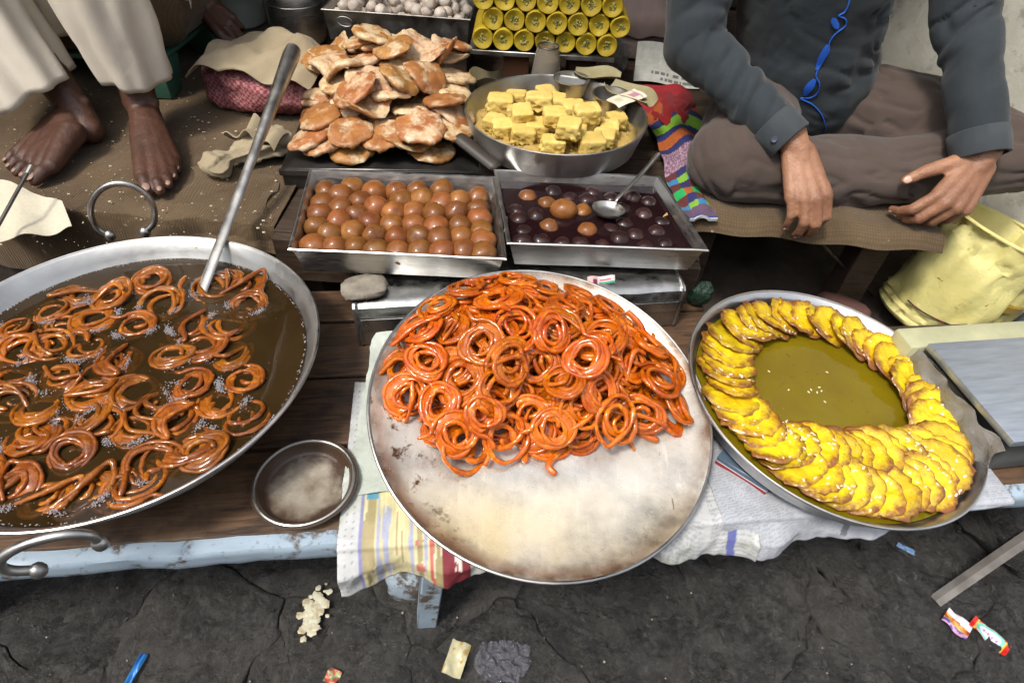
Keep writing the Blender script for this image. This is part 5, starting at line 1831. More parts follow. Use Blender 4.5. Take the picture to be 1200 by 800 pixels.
dirs = V / (np.linalg.norm(V[:, :2], axis=1)[:, None] + 1e-6)
V[:, :2] += (dirs[:, :2] * (fbm(V * np.array([14, 14, 11]), 5)[:, None] * .014 - np.maximum(0, fbm(V * np.array([24, 24, 18]), 12))[:, None] * .026)) * np.clip(V[:, 2:3] / .05, 0, 1)
YB = simple('dirty_yellow_plastic', (.56, .52, .20), (.46, .40, .13), .42, 0, 9, bump=.25, bscale=28, bdist=.006, sss=.1)
t = NT('dirty_yellow_plastic_b'); v = t.coord('Object')
c = t.mix(t.ramp(t.noise(v, 9, 6, .6), .35, .65), (.63, .585, .25), (.55, .49, .17))
c = t.mix(t.ramp(t.noise(v, 26, 7, .7, 5.), .60, .72), c, (.20, .15, .06))
c = t.mix(t.ramp(t.noise(v, 190, 3, .6, 3.), .70, .74), c, (.05, .04, .02))
YB = t.set(c, .62, 0, t.bump(t.noise(v, 30, 5, .6, 8.), .5, .008), Subsurface_Weight=.08, Subsurface_Scale=.01)
obj('can', mk('can', V, F, True, 50), YB, bk_)
V, F = lathe([(.001, bh * .50), (ri * 1.045, bh * .50), (ri * 1.04, bh * .56), (.001, bh * .56)], 48)
obj('contents', mk('contents', V, F), simple('amber_residue', (.30, .20, .02), (.18, .11, .012), .35, 0, 20, bump=.4, bscale=50, bdist=.006), bk_)
obj('rim', mk('rim', *tube([(ri * 1.09 * math.cos(a_), ri * 1.09 * math.sin(a_), bh) for a_ in np.linspace(0, 6.2832, 64, endpoint=False)], .0038, 8, True)), YB, bk_)
pts = [((ri * 1.075) * math.cos(a_), (ri * 1.075) * math.sin(a_), .056 + .006 * math.sin(a_ * 3)) for a_ in np.linspace(R(200), R(300), 24)]
s1 = obj('string', mk('string', *tube(pts, .0016, 5)), simple('black_string', (.02, .012, .012), (.2, .02, .02), .8, 0, 90, .55, .6), bk_)
kx = pts[10]
pts = [(kx[0], kx[1], kx[2]), (kx[0] - .012, kx[1] - .002, kx[2] - .016), (kx[0] - .016, kx[1] - .002, kx[2] - .034)]
obj('string_end', mk('string_end', *tube(smoothcurve(pts, 10), .0013, 5)), simple('red_string', (.35, .03, .02), None, .8), s1)
bb2 = TR((1.215, 1.02, LEDGE - .02))
b2 = thing('blue_bucket', 'faded light blue plastic bucket half hidden behind the yellow can', 'bucket', bb2)
BLB = simple('faded_blue_plastic', (.26, .36, .52), (.34, .42, .54), .45, 0, 8, bump=.1)
obj('bucket_body', mk('bucket_body', *lathe([(.001, 0), (.09, 0), (.115, .20), (.122, .205), (.122, .212), (.112, .21), (.087, .005), (.001, .005)], 48)), BLB, b2)
obj('rim', mk('rim', *tube([(.119 * math.cos(a_), .119 * math.sin(a_), .209) for a_ in np.linspace(0, 6.2832, 48, endpoint=False)], .004, 8, True)), BLB, b2)
# broken brick and rod in the dark below the deck
p = at(992, 350, .175)
V, F = rest(rock(.115, .055, .05, 8, .10), 0)
single('broken_brick', mk('broken_brick', V, F), simple('old_brick', (.13, .055, .045), (.08, .04, .035), .9, 0, 30, bump=.6, bscale=60, bdist=.004), 'broken dull red brick lying in the dark gap by the yellow can', 'brick',
       M=TR((p[0], p[1], LEDGE - .012), (0, .1, -.25)))
for k, (x_, y_, s_) in enumerate(((.50, .95, .07), (.60, 1.0, .05), (.42, .92, .06), (.66, .90, .045))):
    single('rubble_stone', mk('rubble_stone', *rest(rock(s_ * 1.3, s_, s_ * .6, 20 + k), 0)), DARKSOIL, 'dark rubble stone in the gap under the deck', 'stone', 'rubble under the deck', TR((x_, y_, LEDGE - .028), (0, 0, k)))
a_, b_ = at(962, 285, .30), at(1008, 332, .17)
single('iron_rod', mk('iron_rod', *tube([a_ + (a_ - b_) * .35, a_, b_ + (b_ - a_) * .35], .0035, 8)), DARKSTEEL, 'thin dark iron rod slanting from the deck edge to the rubble', 'rod')
# crumpled green bag beside the tin box
p = at(808, 356, T)
V, F = ball(1, 4)
V = V * np.array([.022, .018, .024]) * (1 + fbm(V * 2.0, 3, 3)[:, None] * .18)
V[:, 2] -= V[:, 2].min()
t = NT('green_film'); GF = t.set((.018, .055, .030), .2, 0, t.bump(t.noise(t.coord('Object'), 90, 5, .7), 1, .006), Transmission_Weight=.3, Alpha=.85)
single('plastic_bag', mk('plastic_bag', V, F), GF, 'crumpled green plastic bag at the end of the tin box', 'bag', M=TR((p[0] + .012, p[1] + .0, T + .0005)))
# clear bag behind the fudge pan
p = at(718, 72, PLAT + .04)
V, F = ball(1, 4)
V = V * np.array([.06, .045, .045]) * (1 + fbm(V * 2.4, 7, 4)[:, None] * .4)
V[:, 2] -= V[:, 2].min()
t = NT('clear_film'); CF = t.set((.30, .30, .28), .12, 0, t.bump(t.noise(t.coord('Object'), 70, 5, .7), 1, .008), Transmission_Weight=.6, Alpha=.7)
single('plastic_bag', mk('plastic_bag', V, F), CF, 'crumpled clear plastic bag behind the fudge pan', 'bag', M=TR((p[0] - .02, p[1] + .03, BEN + .0005)))
# newspaper leaning behind the knitted cloth
def colC(x, s, u, v):
    cc = np.tile(np.array([.44, .45, .42]), (len(u), 1))
    text_lines(cc, x, s, .0040, .2, .7, (v > .34) & (np.abs(u - .38) > .015) & (np.abs(u - .68) > .015), (.26, .27, .26))
    for lo_, a0 in ((.20, .25), (.07, .40)):
        k_ = (v > lo_) & (v < lo_ + .065) & (u > a0) & (u < .95) & (_h(np.floor(u / .022).astype(np.int64), np.zeros(len(u), np.int64), np.zeros(len(u), np.int64), int(lo_ * 100)) > -.6)
        cc[k_] = (.13, .13, .13)
    return cc
na, nb = at(738, 100, PLAT + .02), at(812, 112, PLAT + .02)
V, F = sheet(90, 70, lambda u, v: ((u - .5) * .17, v * .145 * .86, v * .052 + .004 * np.sin(u * 6)), .0006)
m = mk('newspaper', V, F)
u, v = np.meshgrid(np.linspace(0, 1, 90), np.linspace(0, 1, 70)); u, v = np.tile(u.ravel(), 2), np.tile(v.ravel(), 2)
paint(m, colC(u * .17, v * .145, u, v))
p = at(778, 100, PLAT + .01)
single('newspaper', m, PAPER, 'folded grey newspaper page with bold headline behind the striped knit', 'newspaper', M=TR((p[0] + .01, p[1] + .02, PLAT + .004), (0.05, 0, -.10)))

# ------------------------------------------------------------------ striped knitted cloth beside the seated man
KNIT = paintmat('striped_knit', .95, .6)
pa_, pb_, pc_, pd_ = at(775, 100, .43), at(800, 150, .435), at(806, 205, .42), at(826, 255, .402)
cv = smoothcurve([pa_, pb_, pc_, pd_], 180)
tn = np.gradient(cv, axis=0); tn /= np.linalg.norm(tn, axis=1)[:, None]
sdv = np.cross(tn, [0, 0, 1.]); sdv /= np.linalg.norm(sdv, axis=1)[:, None]
def kn(u, v):
    i = np.clip((v * 179).astype(int), 0, 179)
    w_ = np.interp(v, [0, .3, .55, .8, 1], [.075, .060, .042, .034, .026])
    b_ = cv[i] + sdv[i] * ((u - .5) * 2 * w_)[:, None]
    z = b_[:, 2] + .022 * np.cos((u - .5) * 2.8) - .02 + .006 * np.sin(u * 9 + v * 8) * (1 - v) + .004 * np.sin(v * 30 + u * 4)
    return b_[:, 0], b_[:, 1], np.maximum(z, PLAT + .009)
V, F = sheet(60, 180, kn, .005)
m = mk('striped_knit', V, F)
u, v = np.meshgrid(np.linspace(0, 1, 60), np.linspace(0, 1, 180)); u, v = np.tile(u.ravel(), 2), np.tile(v.ravel(), 2)
vv = v + .05 * np.sin(u * 5) * (1 - v)
cols = [(0, .16, (.42, .02, .03)), (.16, .22, (.45, .10, .015)), (.22, .27, (.025, .03, .14)), (.27, .33, (.26, .55, .04)), (.33, .37, (.025, .03, .14)), (.37, .43, (.50, .12, .02)), (.43, .47, (.025, .03, .14)), (.47, .62, (.24, .10, .17)), (.62, .66, (.03, .03, .14)), (.66, .70, (.25, .52, .05)), (.70, .75, (.03, .03, .14)), (.75, .80, (.5, .13, .02)), (.80, .85, (.03, .03, .15)), (.85, .88, (.25, .5, .05)), (.88, .96, (.15, .09, .16)), (.96, .98, (.03, .06, .3)), (.98, 1.01, (.6, .62, .65))]
cc = np.zeros((len(u), 3))
for lo_, hi_, c_ in cols:
    cc[(vv >= lo_) & (vv < hi_)] = c_
cc[vv < 0] = cols[0][2]; cc[vv >= 1] = cols[-1][2]
mel = (vv > .47) & (vv < .62) & (_h(np.floor(u * 60).astype(np.int64), np.floor(v * 160).astype(np.int64), np.zeros(len(u), np.int64), 1) > .2); cc[mel] = (.5, .36, .45)
ck_ = (vv > .62) & (vv < .88) & (((u * 4).astype(int) % 2) == 1)
cc[ck_] = np.roll(cc[ck_], 1, axis=1)
paint(m, cc * .62)  # stripe colours darkened to carry the shade the scarf lies in
single('striped_knit', m, KNIT, 'striped knitted scarf in orange, navy and lime beside the seated man', 'scarf')
RED = cloth_mat('red_wool', (.24, .012, .015), (.16, .008, .01), .95, .6)
V, F = ball(1, 4)
V = V * np.array([.045, .10, .028]) * (1 + fbm(V * 2.2, 5, 4)[:, None] * .30)
V[:, 2] -= V[:, 2].min()
p = at(770, 145, PLAT + .01)
single('red_cloth', mk('red_cloth', V, F), RED, 'crumpled dark red cloth between the fudge pan and the striped knit', 'cloth', M=TR((p[0] + .035, p[1] + .02, BEN + .001), (0, 0, -.15)))

# ------------------------------------------------------------------ steel strut, dark stone and litter on the lane
a_, b_ = at(1096, 704, .006), at(1206, 628, .105)
d_ = b_ - a_
single('steel_strut', mk('steel_strut', *tube([a_, b_, b_ + d_ * .8], .0085, 4, ell=(1.2, .55))), simple('grey_strut', (.20, .19, .18), (.12, .11, .10), .6, .4, 30, bump=.3), 'grey flat steel strut slanting from the lane up under the table', 'strut')
p = at(1185, 690, .0)
V, F = rest(rock(.30, .24, .13, 31, .10, 4), -.02)
single('dark_stone', mk('dark_stone', V, F), STONE, 'big rounded dark stone behind the steel strut', 'stone', M=TR((p[0] + .10, p[1] + .16, 0), (0, 0, .4)))
p = at(478, 700, 0.03)
V, F = rest(rock(.075, .06, .085, 41, .12, 4), -.01)
single('paint_spotted_stone', mk('paint_spotted_stone', V, F), flaky('paint_spots', (.36, .44, .52), (.10, .08, .065), .50, .56), 'rough stone spotted with pale blue paint beside the table leg', 'stone', M=TR((p[0], p[1] + .03, 0)))
def wrapper(name, label, px, py, w_, h_, rz, colfn, lift=.006):
    V, F = sheet(44, 26, lambda u, v: ((u - .5) * w_, (v - .5) * h_, .004 + .003 * np.sin(u * 7) * np.sin(v * 4 + 1) + .004 * (u - .5) ** 2), .0005)
    V[:, 2] += fbm(V * 70, 3) * .0015
    m_ = mk(name, V, F)
    u, v = np.meshgrid(np.linspace(0, 1, 44), np.linspace(0, 1, 26)); u, v = np.tile(u.ravel(), 2), np.tile(v.ravel(), 2)
    paint(m_, colfn(u, v))
    p = at(px, py, lift)
    return single(name, m_, PRINT, label, 'wrapper', M=TR((p[0], p[1], lift), (.02, .03, rz)))
def w1(u, v):
    cc = np.tile(np.array([.50, .018, .012]), (len(u), 1))
    e_ = np.maximum(np.abs(u - .5) / .34, np.abs(v - .5) / .46) ** 1
    e2 = ((u - .5) / .36) ** 4 + ((v - .5) / .5) ** 4
    cc[e2 < 1.0] = (.16, .50, .42)
    e3 = ((u - .5) / .27) ** 4 + ((v - .5) / .33) ** 4
    cc[e3 < 1.0] = (.62, .66, .76)
    cc[(np.abs(np.abs(u - .5) - .375) < .015)] = (.62, .40, .05)
    tx = (np.abs(v - .5) < .11) & (np.abs(u - .5) < .2) & (((u * 26) % 1 < .62) & ((np.abs((v - .5) * 9 - ((u * 26) % 1 - .3)) < .5) | ((u * 26) % 1 < .22)))
    cc[tx] = (.55, .06, .30)
    return cc
pa_, pb_ = at(1138, 727, 0), at(1178, 762, 0)
wd = np.hypot(*(pb_ - pa_)[:2])
wrapper('candy_wrapper', 'red and turquoise candy wrapper with oval label on the lane', 1158, 745, wd * 1.05, wd * .46, math.atan2((pb_ - pa_)[1], (pb_ - pa_)[0]), w1)
def w2(u, v):
    cc = np.tile(np.array([.55, .20, .02]), (len(u), 1))
    n_ = fbm(np.stack([u * 5, v * 5, u * 0], 1), 4)
    cc[n_ > .1] = (.60, .36, .08); cc[n_ < -.3] = (.30, .05, .01)
    cc[v > .62 + .2 * (.5 - u)] = (.62, .62, .70)
    cc[v < .25] = (.55, .30, .48)
    cc[(v < .32) & (n_ > 0)] = (.10, .08, .30)
    return cc
pa_, pb_ = at(1105, 718, 0), at(1135, 742, 0)
wd = np.hypot(*(pb_ - pa_)[:2])
wrapper('candy_wrapper', 'torn orange and white snack wrapper beside the red wrapper', 1120, 731, wd * .95, wd * .75, math.atan2((pb_ - pa_)[1], (pb_ - pa_)[0]), w2)
wrapper('candy_wrapper', 'tiny crumpled green and red wrapper scrap on the lane below the newspaper corner', 390, 793, .020, .020, 1.2, lambda u, v: np.where((fbm(np.stack([u * 4, v * 4, u * 0], 1), 2) > 0)[:, None], np.array([.45, .10, .07]), np.array([.30, .36, .18])))
wrapper('paper_scrap', 'cream torn paper scrap lying on the lane near the table leg', 535, 772, .030, .050, -.25, lambda u, v: np.where((fbm(np.stack([u * 4, v * 4, u * 0], 1), 7) > .35)[:, None], np.array([.36, .26, .10]), np.array([.46, .43, .27])))
wrapper('plastic_strip', 'short bright blue plastic strip on the lane', 157, 790, .010, .055, -.15, lambda u, v: np.tile(np.array([.02, .16, .45]), (len(u), 1)))
wrapper('plastic_strip', 'small pale blue plastic shred on the stones under the deep plate', 1060, 644, .010, .030, 1.0, lambda u, v: np.tile(np.array([.12, .22, .38]), (len(u), 1)))
def fm_(u, v):
    x, y = (u - .5) * .09, (v - .5) * .066
    k = 1 - .22 * np.abs(fbm(np.stack([x * 30, y * 30, x * 0], 1), 4)) - .25 * (np.abs(2 * u - 1) * np.abs(2 * v - 1)) ** 2
    return x * k, y * k, .006 + u * 0
V, F = sheet(60, 50, fm_, .0005)
V[:, 2] += np.abs(fbm(V * np.array([55, 55, 1]), 3, 4)) * .014 + .004
t = NT('crinkled_film'); v = t.coord('Object')
FILM = t.set((.30, .30, .36), .08, 0, t.bump(t.noise(v, 160, 5, .7), .9, .004), Alpha=.16, Coat_Weight=.6)
p = at(590, 778, .004)
single('plastic_film', mk('plastic_film', V, F), FILM, 'crinkled clear plastic film on the wet stones', 'film', M=TR((p[0], p[1], .002), (0, 0, .1)))
mb = MB(); q = rnd(18); bk = ball(1, 2)
for k in range(90):
    x_, y_ = q.gauss(0, .008), q.gauss(0, .015)
    s_ = q.uniform(.002, .0065)
    mb.add((bk[0] * s_ * np.array([1.2, 1, .22]) * (1 + .4 * fbm(bk[0] * 2, k)[:, None]), bk[1]), Matrix.Translation((x_, y_, .0062)))
p = at(366, 718, .004)
o = obj('spilled_batter', mb.mesh('spilled_batter'), simple('batter_splat', (.52, .50, .38), (.30, .22, .10), .6, 0, 60, .5, .7), None, TR((p[0], p[1], 0)))
setprops(o, 'splat of pale spilled batter on the dark lane', 'batter', kind='stuff')
mb = MB(); q = rnd(28); bk = ball(1, 1)
for k in range(110):
    p = at(q.uniform(-20, 1220), q.uniform(655, 815), .003)
    s_ = q.choice([.0005, .0007, .0010, .0018]) * q.uniform(.7, 1.3)
    mb.add((bk[0] * s_ * np.array([1, 1, .6]), bk[1]), Matrix.Translation((p[0], p[1], .0035)))
o = obj('lane_grit', mb.mesh('lane_grit', False), simple('grit', (.22, .20, .17), (.42, .38, .30), .8, 0, 40)); setprops(o, 'pale grit and crumbs scattered over the lane', 'grit', kind='stuff')
mb = MB(); q = rnd(29)
for k in range(420):
    p = at(q.uniform(-20, 330), q.uniform(90, 290), PLAT + .006)
    if p[0] > -.43: continue
    s_ = q.choice([.0006, .0009, .0012, .002]) * q.uniform(.7, 1.3)
    mb.add((bk[0] * s_ * np.array([1.4, 1, .6]), bk[1]), Matrix.Translation((p[0], p[1], PLAT + .006)))
o = obj('dough_crumbs', mb.mesh('dough_crumbs', False), simple('dough_crumb', (.42, .36, .24), (.55, .48, .34), .8, 0, 40)); setprops(o, 'white dough crumbs scattered over the burlap', 'crumbs', kind='stuff')

# ------------------------------------------------------------------ cloths on the left platform
TAN = cloth_mat('stained_tan_cloth', (.25, .20, .125), (.36, .30, .20), .92, .6)
# knotted rag
ra, rb = at(243, 205, PLAT + .02), at(330, 165, PLAT + .02)
rgm = TR((ra[0], ra[1], PLAT + .006))
rag = thing('knotted_rag', 'bunched tan rag with a knotted end lying on the burlap', 'rag', rgm)
d_ = (rb - ra)[:2]; dl = np.hypot(*d_); da_ = math.atan2(d_[1], d_[0])
n_ = 60
s_ = np.linspace(0, 1, n_)
path = np.c_[s_ * dl * 1.0, .006 * np.sin(s_ * 5), .022 + 0 * s_]
V, F = tube(path, np.interp(s_, [0, .06, .14, .24, .32, .5, .8, 1], [.012, .026, .030, .022, .016, .026, .042, .040]), 40, ell=(1.0, .62))
aa = np.tile(np.linspace(0, 2 * math.pi, 40, endpoint=False), n_)
cen_ = np.repeat(path, 40, 0)
V = cen_ + (V - cen_) * (1 + .13 * np.sin(aa * 7 + np.repeat(s_, 40) * 3) + .08 * np.sin(aa * 13 + np.repeat(s_, 40) * 9))[:, None]
V += (fbm(V * 45, 3) * .004)[:, None] * np.array([0, .6, 1])
V[:, 2] = np.maximum(V[:, 2], .001)
obj('rag_body', mk('rag_body', V, F, True, 180), TAN, rag, TR((0, 0, 0), (0, 0, da_)))
def fl_(u, v):
    return u * .10, (v - .5) * .11, .030 + .020 * np.sin(u * 4 + v * 3) + .008 * np.sin(v * 15)
V, F = sheet(24, 24, fl_, .002)
obj('rag_flap', mk('rag_flap', V, F), TAN, rag, TR((d_[0] * .55, d_[1] * .55, .006), (.05, .12, da_ + .3)))
# checked cloth bundle with sacking on top
t = NT('pink_check_cloth'); v = t.coord('Object')
chk = t.n('TexChecker'); chk.inputs['Scale'].default_value = 150
chk.inputs['Color1'].default_value = (.30, .045, .07, 1); chk.inputs['Color2'].default_value = (.42, .22, .20, 1)
nz = t.n('TexNoise'); nz.inputs['Scale'].default_value = 20
t.l(v, nz.inputs['Vector'])
vm = t.n('VectorMath', operation='MULTIPLY_ADD'); t.l(nz.outputs['Color'], vm.inputs[0]); vm.inputs[1].default_value = (.02, .02, .02); t.l(v, vm.inputs[2])
t.l(vm.outputs[0], chk.inputs['Vector'])
CHECK = t.set(t.mix(t.ramp(t.noise(v, 12, 5, .6), .4, .7), chk.outputs['Color'], (.11, .035, .05)), .92, 0, t.bump(t.noise(v, 26, 5, .6, 3.), .8, .01))
p = at(305, 120, PLAT + .03)
V, F = ball(1, 5)
V = np.sign(V) * np.abs(V) ** .75 * np.array([.135, .095, .058])
V = V * (1 + fbm(V * 16, 5, 4)[:, None] * .16)
V[:, 2] = np.maximum(V[:, 2], -.045); V[:, 2] += .046
bM2 = TR((p[0] + .01, p[1] + .065, PLAT + .006), (0, 0, -.1))
single('checked_bundle', mk('checked_bundle', V, F, True, 180), CHECK, 'bundle wrapped in pink and red checked cloth beside the cookie pile', 'bundle', M=bM2)
def sk(u, v):
    x = (u - .5) * .27 + .02 * np.sin(v * 4)
    y = (v - .5) * .21
    r_ = np.hypot((u - .5) * 2, (v - .5) * 2)
    z = .128 - .050 * np.clip(r_ - .45, 0, 2) ** 1.3 + .010 * np.sin(u * 7 + v * 5) + .006 * np.sin(u * 17 - v * 9)
    return x, y, z
V, F = sheet(60, 50, sk, .003)
V[:, 2] += fbm(V * 22, 6) * .006
single('sacking_cover', mk('sacking_cover', V, F), TAN, 'stained tan sacking laid over the checked bundle', 'sacking', M=bM2)
# paper on the left edge with a thin skewer
def pl_(u, v):
    a_, b_, c_ = at(-60, 195, PLAT + .03), at(72, 234, PLAT + .03), at(-40, 290, PLAT + .01)
    P_ = a_ + (b_ - a_) * u[:, None] + (c_ - a_) * v[:, None] * (1 - u[:, None] * .72)
    return P_[:, 0], P_[:, 1], PLAT + .012 + .020 * np.sin(u * 2.6) * (1 - v) + .004 * np.sin(u * 14) 
V, F = sheet(30, 24, pl_, .001)
V[:, 2] += fbm(V * 30, 3) * .003
single('cream_paper', mk('cream_paper', V, F), cloth_mat('cream_paper', (.48, .44, .33), (.56, .52, .42), .85, .4, 200), 'stiff cream cloth corner on the burlap under a thin skewer', 'cloth')
a_, b_ = at(36, 196, PLAT + .085), at(-8, 275, PLAT + .035)
sk0 = TR(b_)
skw = thing('iron_skewer', 'thin dark iron skewer with bright tip lying on the cream cloth', 'skewer', sk0)
obj('rod', mk('rod', *tube([b_ - b_, a_ - b_], .0028, 8)), DARKSTEEL, skw)
obj('rod_tip', mk('rod_tip', *tube([(a_ - b_) * .9, (a_ - b_) * 1.02], .0040, 8)), OLDSTEEL, skw)
# green plastic stool and sack the man sits on
GRN = simple('green_plastic', (.035, .11, .075), (.05, .15, .10), .45, 0, 10, bump=.15)
st_c = (-1.0, 1.46)
stm = TR((st_c[0], st_c[1], PLAT + .006))
stl = thing('plastic_stool', 'low green plastic stool with arched sides under the sacking seat', 'stool', stm)
sh_ = .085
V, F = rbox(.40, .32, .012, .004, 2)
obj('seat', mk('seat', V + np.array([0, 0, sh_ - .012]), F), GRN, stl)
for sx in (-1, 1):
    for sy in (-1, 1):
        V, F = rbox(.075, .075, sh_ - .012, .004, 2)
        k_ = V[:, 2] < .02
        V[:, 0] = V[:, 0] * np.interp(V[:, 2], [0, sh_], [.75, 1.25]); V[:, 1] = V[:, 1] * np.interp(V[:, 2], [0, sh_], [.75, 1.2])
        V[:, 0] += sx * np.interp(V[:, 2], [0, sh_], [.172, .155]); V[:, 1] += sy * np.interp(V[:, 2], [0, sh_], [.138, .12])
        obj('leg', mk('leg', V, F), GRN, stl)
V, F = ball(1, 5)
V = np.sign(V) * np.abs(V) ** .62 * np.array([.245, .20, .075])
V = V * (1 + fbm(V * 9, 2, 4)[:, None] * .07)
V[:, 2] = np.maximum(V[:, 2], -.062); V[:, 2] += .0625
single('sack_seat', mk('sack_seat', V, F, True, 180), SACK, 'stuffed brown sacking cushion on the green stool', 'cushion', M=TR((st_c[0] - .01, st_c[1] + .02, PLAT + .006 + sh_)))
# ------------------------------------------------------------------ people
def rcone(a, b, ra, rb, n=16, flat_b=False):
    a, b = np.array(a, float), np.array(b, float)
    d = b - a
    L = np.linalg.norm(d)
    pr = [(max(ra * math.sin(t_), .0004), -ra * math.cos(t_)) for t_ in np.linspace(0, math.pi / 2, 6)]
    for s in (.33, .66):
        pr.append((ra + (rb - ra) * s, L * s))
    if flat_b:
        pr += [(rb, L), (.0004, L)]
    else:
        pr += [(max(rb * math.sin(t_), .0004), L - rb * math.cos(t_)) for t_ in np.linspace(math.pi / 2, math.pi, 6)]
    V, F = lathe(pr, n)
    M = frame(a, (1, 0, 0) if abs(d[0]) < .9 * L else (0, 1, 0), d / L)
    A = np.array(M)
    return V @ A[:3, :3].T + A[:3, 3], F
def ellip(c, r, M=None):
    V, F = ball(1, 3)
    V = V * np.array(r)
    if M is not None:
        A = np.array(M)[:3, :3]
        V = V @ A.T
    return V + np.array(c), F
def chain(pts, rs, **kw):
    return [rcone(pts[i], pts[i + 1], rs[i], rs[i + 1], **kw) for i in range(len(pts) - 1)]
def remesh(prims, voxel, smooth=6, fac=.5):
    mb = MB()
    for p_ in prims: mb.add(p_)
    m_ = mb.mesh('tmp', False)
    o_ = bpy.data.objects.new('tmp', m_)
    COL.objects.link(o_)
    r_ = o_.modifiers.new('r', 'REMESH'); r_.mode = 'VOXEL'; r_.voxel_size = voxel; r_.adaptivity = 0
    s_ = o_.modifiers.new('s', 'SMOOTH'); s_.factor = fac; s_.iterations = smooth
    dg = bpy.context.evaluated_depsgraph_get()
    ev = o_.evaluated_get(dg)
    out = bpy.data.meshes.new_from_object(ev)
    bpy.data.objects.remove(o_)
    bpy.data.meshes.remove(m_)
    out.polygons.foreach_set('use_smooth', [True] * len(out.polygons))
    return out
def verts(m_):
    a = np.empty(len(m_.vertices) * 3); m_.vertices.foreach_get('co', a); return a.reshape(-1, 3)
def norms(m_):
    a = np.empty(len(m_.vertices) * 3); m_.vertex_normals.foreach_get('vector', a); return a.reshape(-1, 3)
def setv(m_, V):
    m_.vertices.foreach_set('co', V.ravel()); m_.update()
def near_seg(V, segs):
    best = np.full(len(V), 9.); ax = np.zeros((len(V), 3)); tt = np.zeros(len(V)); idx = np.zeros(len(V), int)
    for k, (a, b) in enumerate(segs):
        a, b = np.array(a), np.array(b); d = b - a; L = np.linalg.norm(d)
        t_ = np.clip(((V - a) @ d) / (L * L), 0, 1)
        dist = np.linalg.norm(V - (a + t_[:, None] * d), axis=1)
        m_ = dist < best
        best[m_] = dist[m_]; ax[m_] = d / L; tt[m_] = t_[m_]; idx[m_] = k
    return best, ax, tt, idx
def wrinkle(m_, segs, amp, fa, fp, seed, slant=.6):
    """Cloth folds that run around the limb they sit on."""
    V, N = verts(m_), norms(m_)
    _, ax, t_, _i = near_seg(V, segs)
    al = (V * ax).sum(1)
    pe = V - al[:, None] * ax
    q_ = pe * fp
    q_[:, 0] += 0
    c_ = np.stack([al * fa + slant * fa * .25 * pe[:, 0] + slant * fa * .2 * pe[:, 2], q_[:, 0] + q_[:, 2], q_[:, 1]], 1)
    f_ = vnoise(c_, seed) * .65 + vnoise(c_ * np.array([2.1, 1.4, 1.4]), seed + 2) * .35
    big = np.clip(fbm(V * 8, seed + 5, 2) + .35, 0, 1)
    crease = -np.exp(-(f_ / .13) ** 2) * 1.3 + np.clip(np.abs(f_), 0, .5) * 1.2
    d_ = amp * (crease * (.25 + .9 * big) + .6 * fbm(V * 14, seed + 8))
    setv(m_, V + N * d_[:, None])

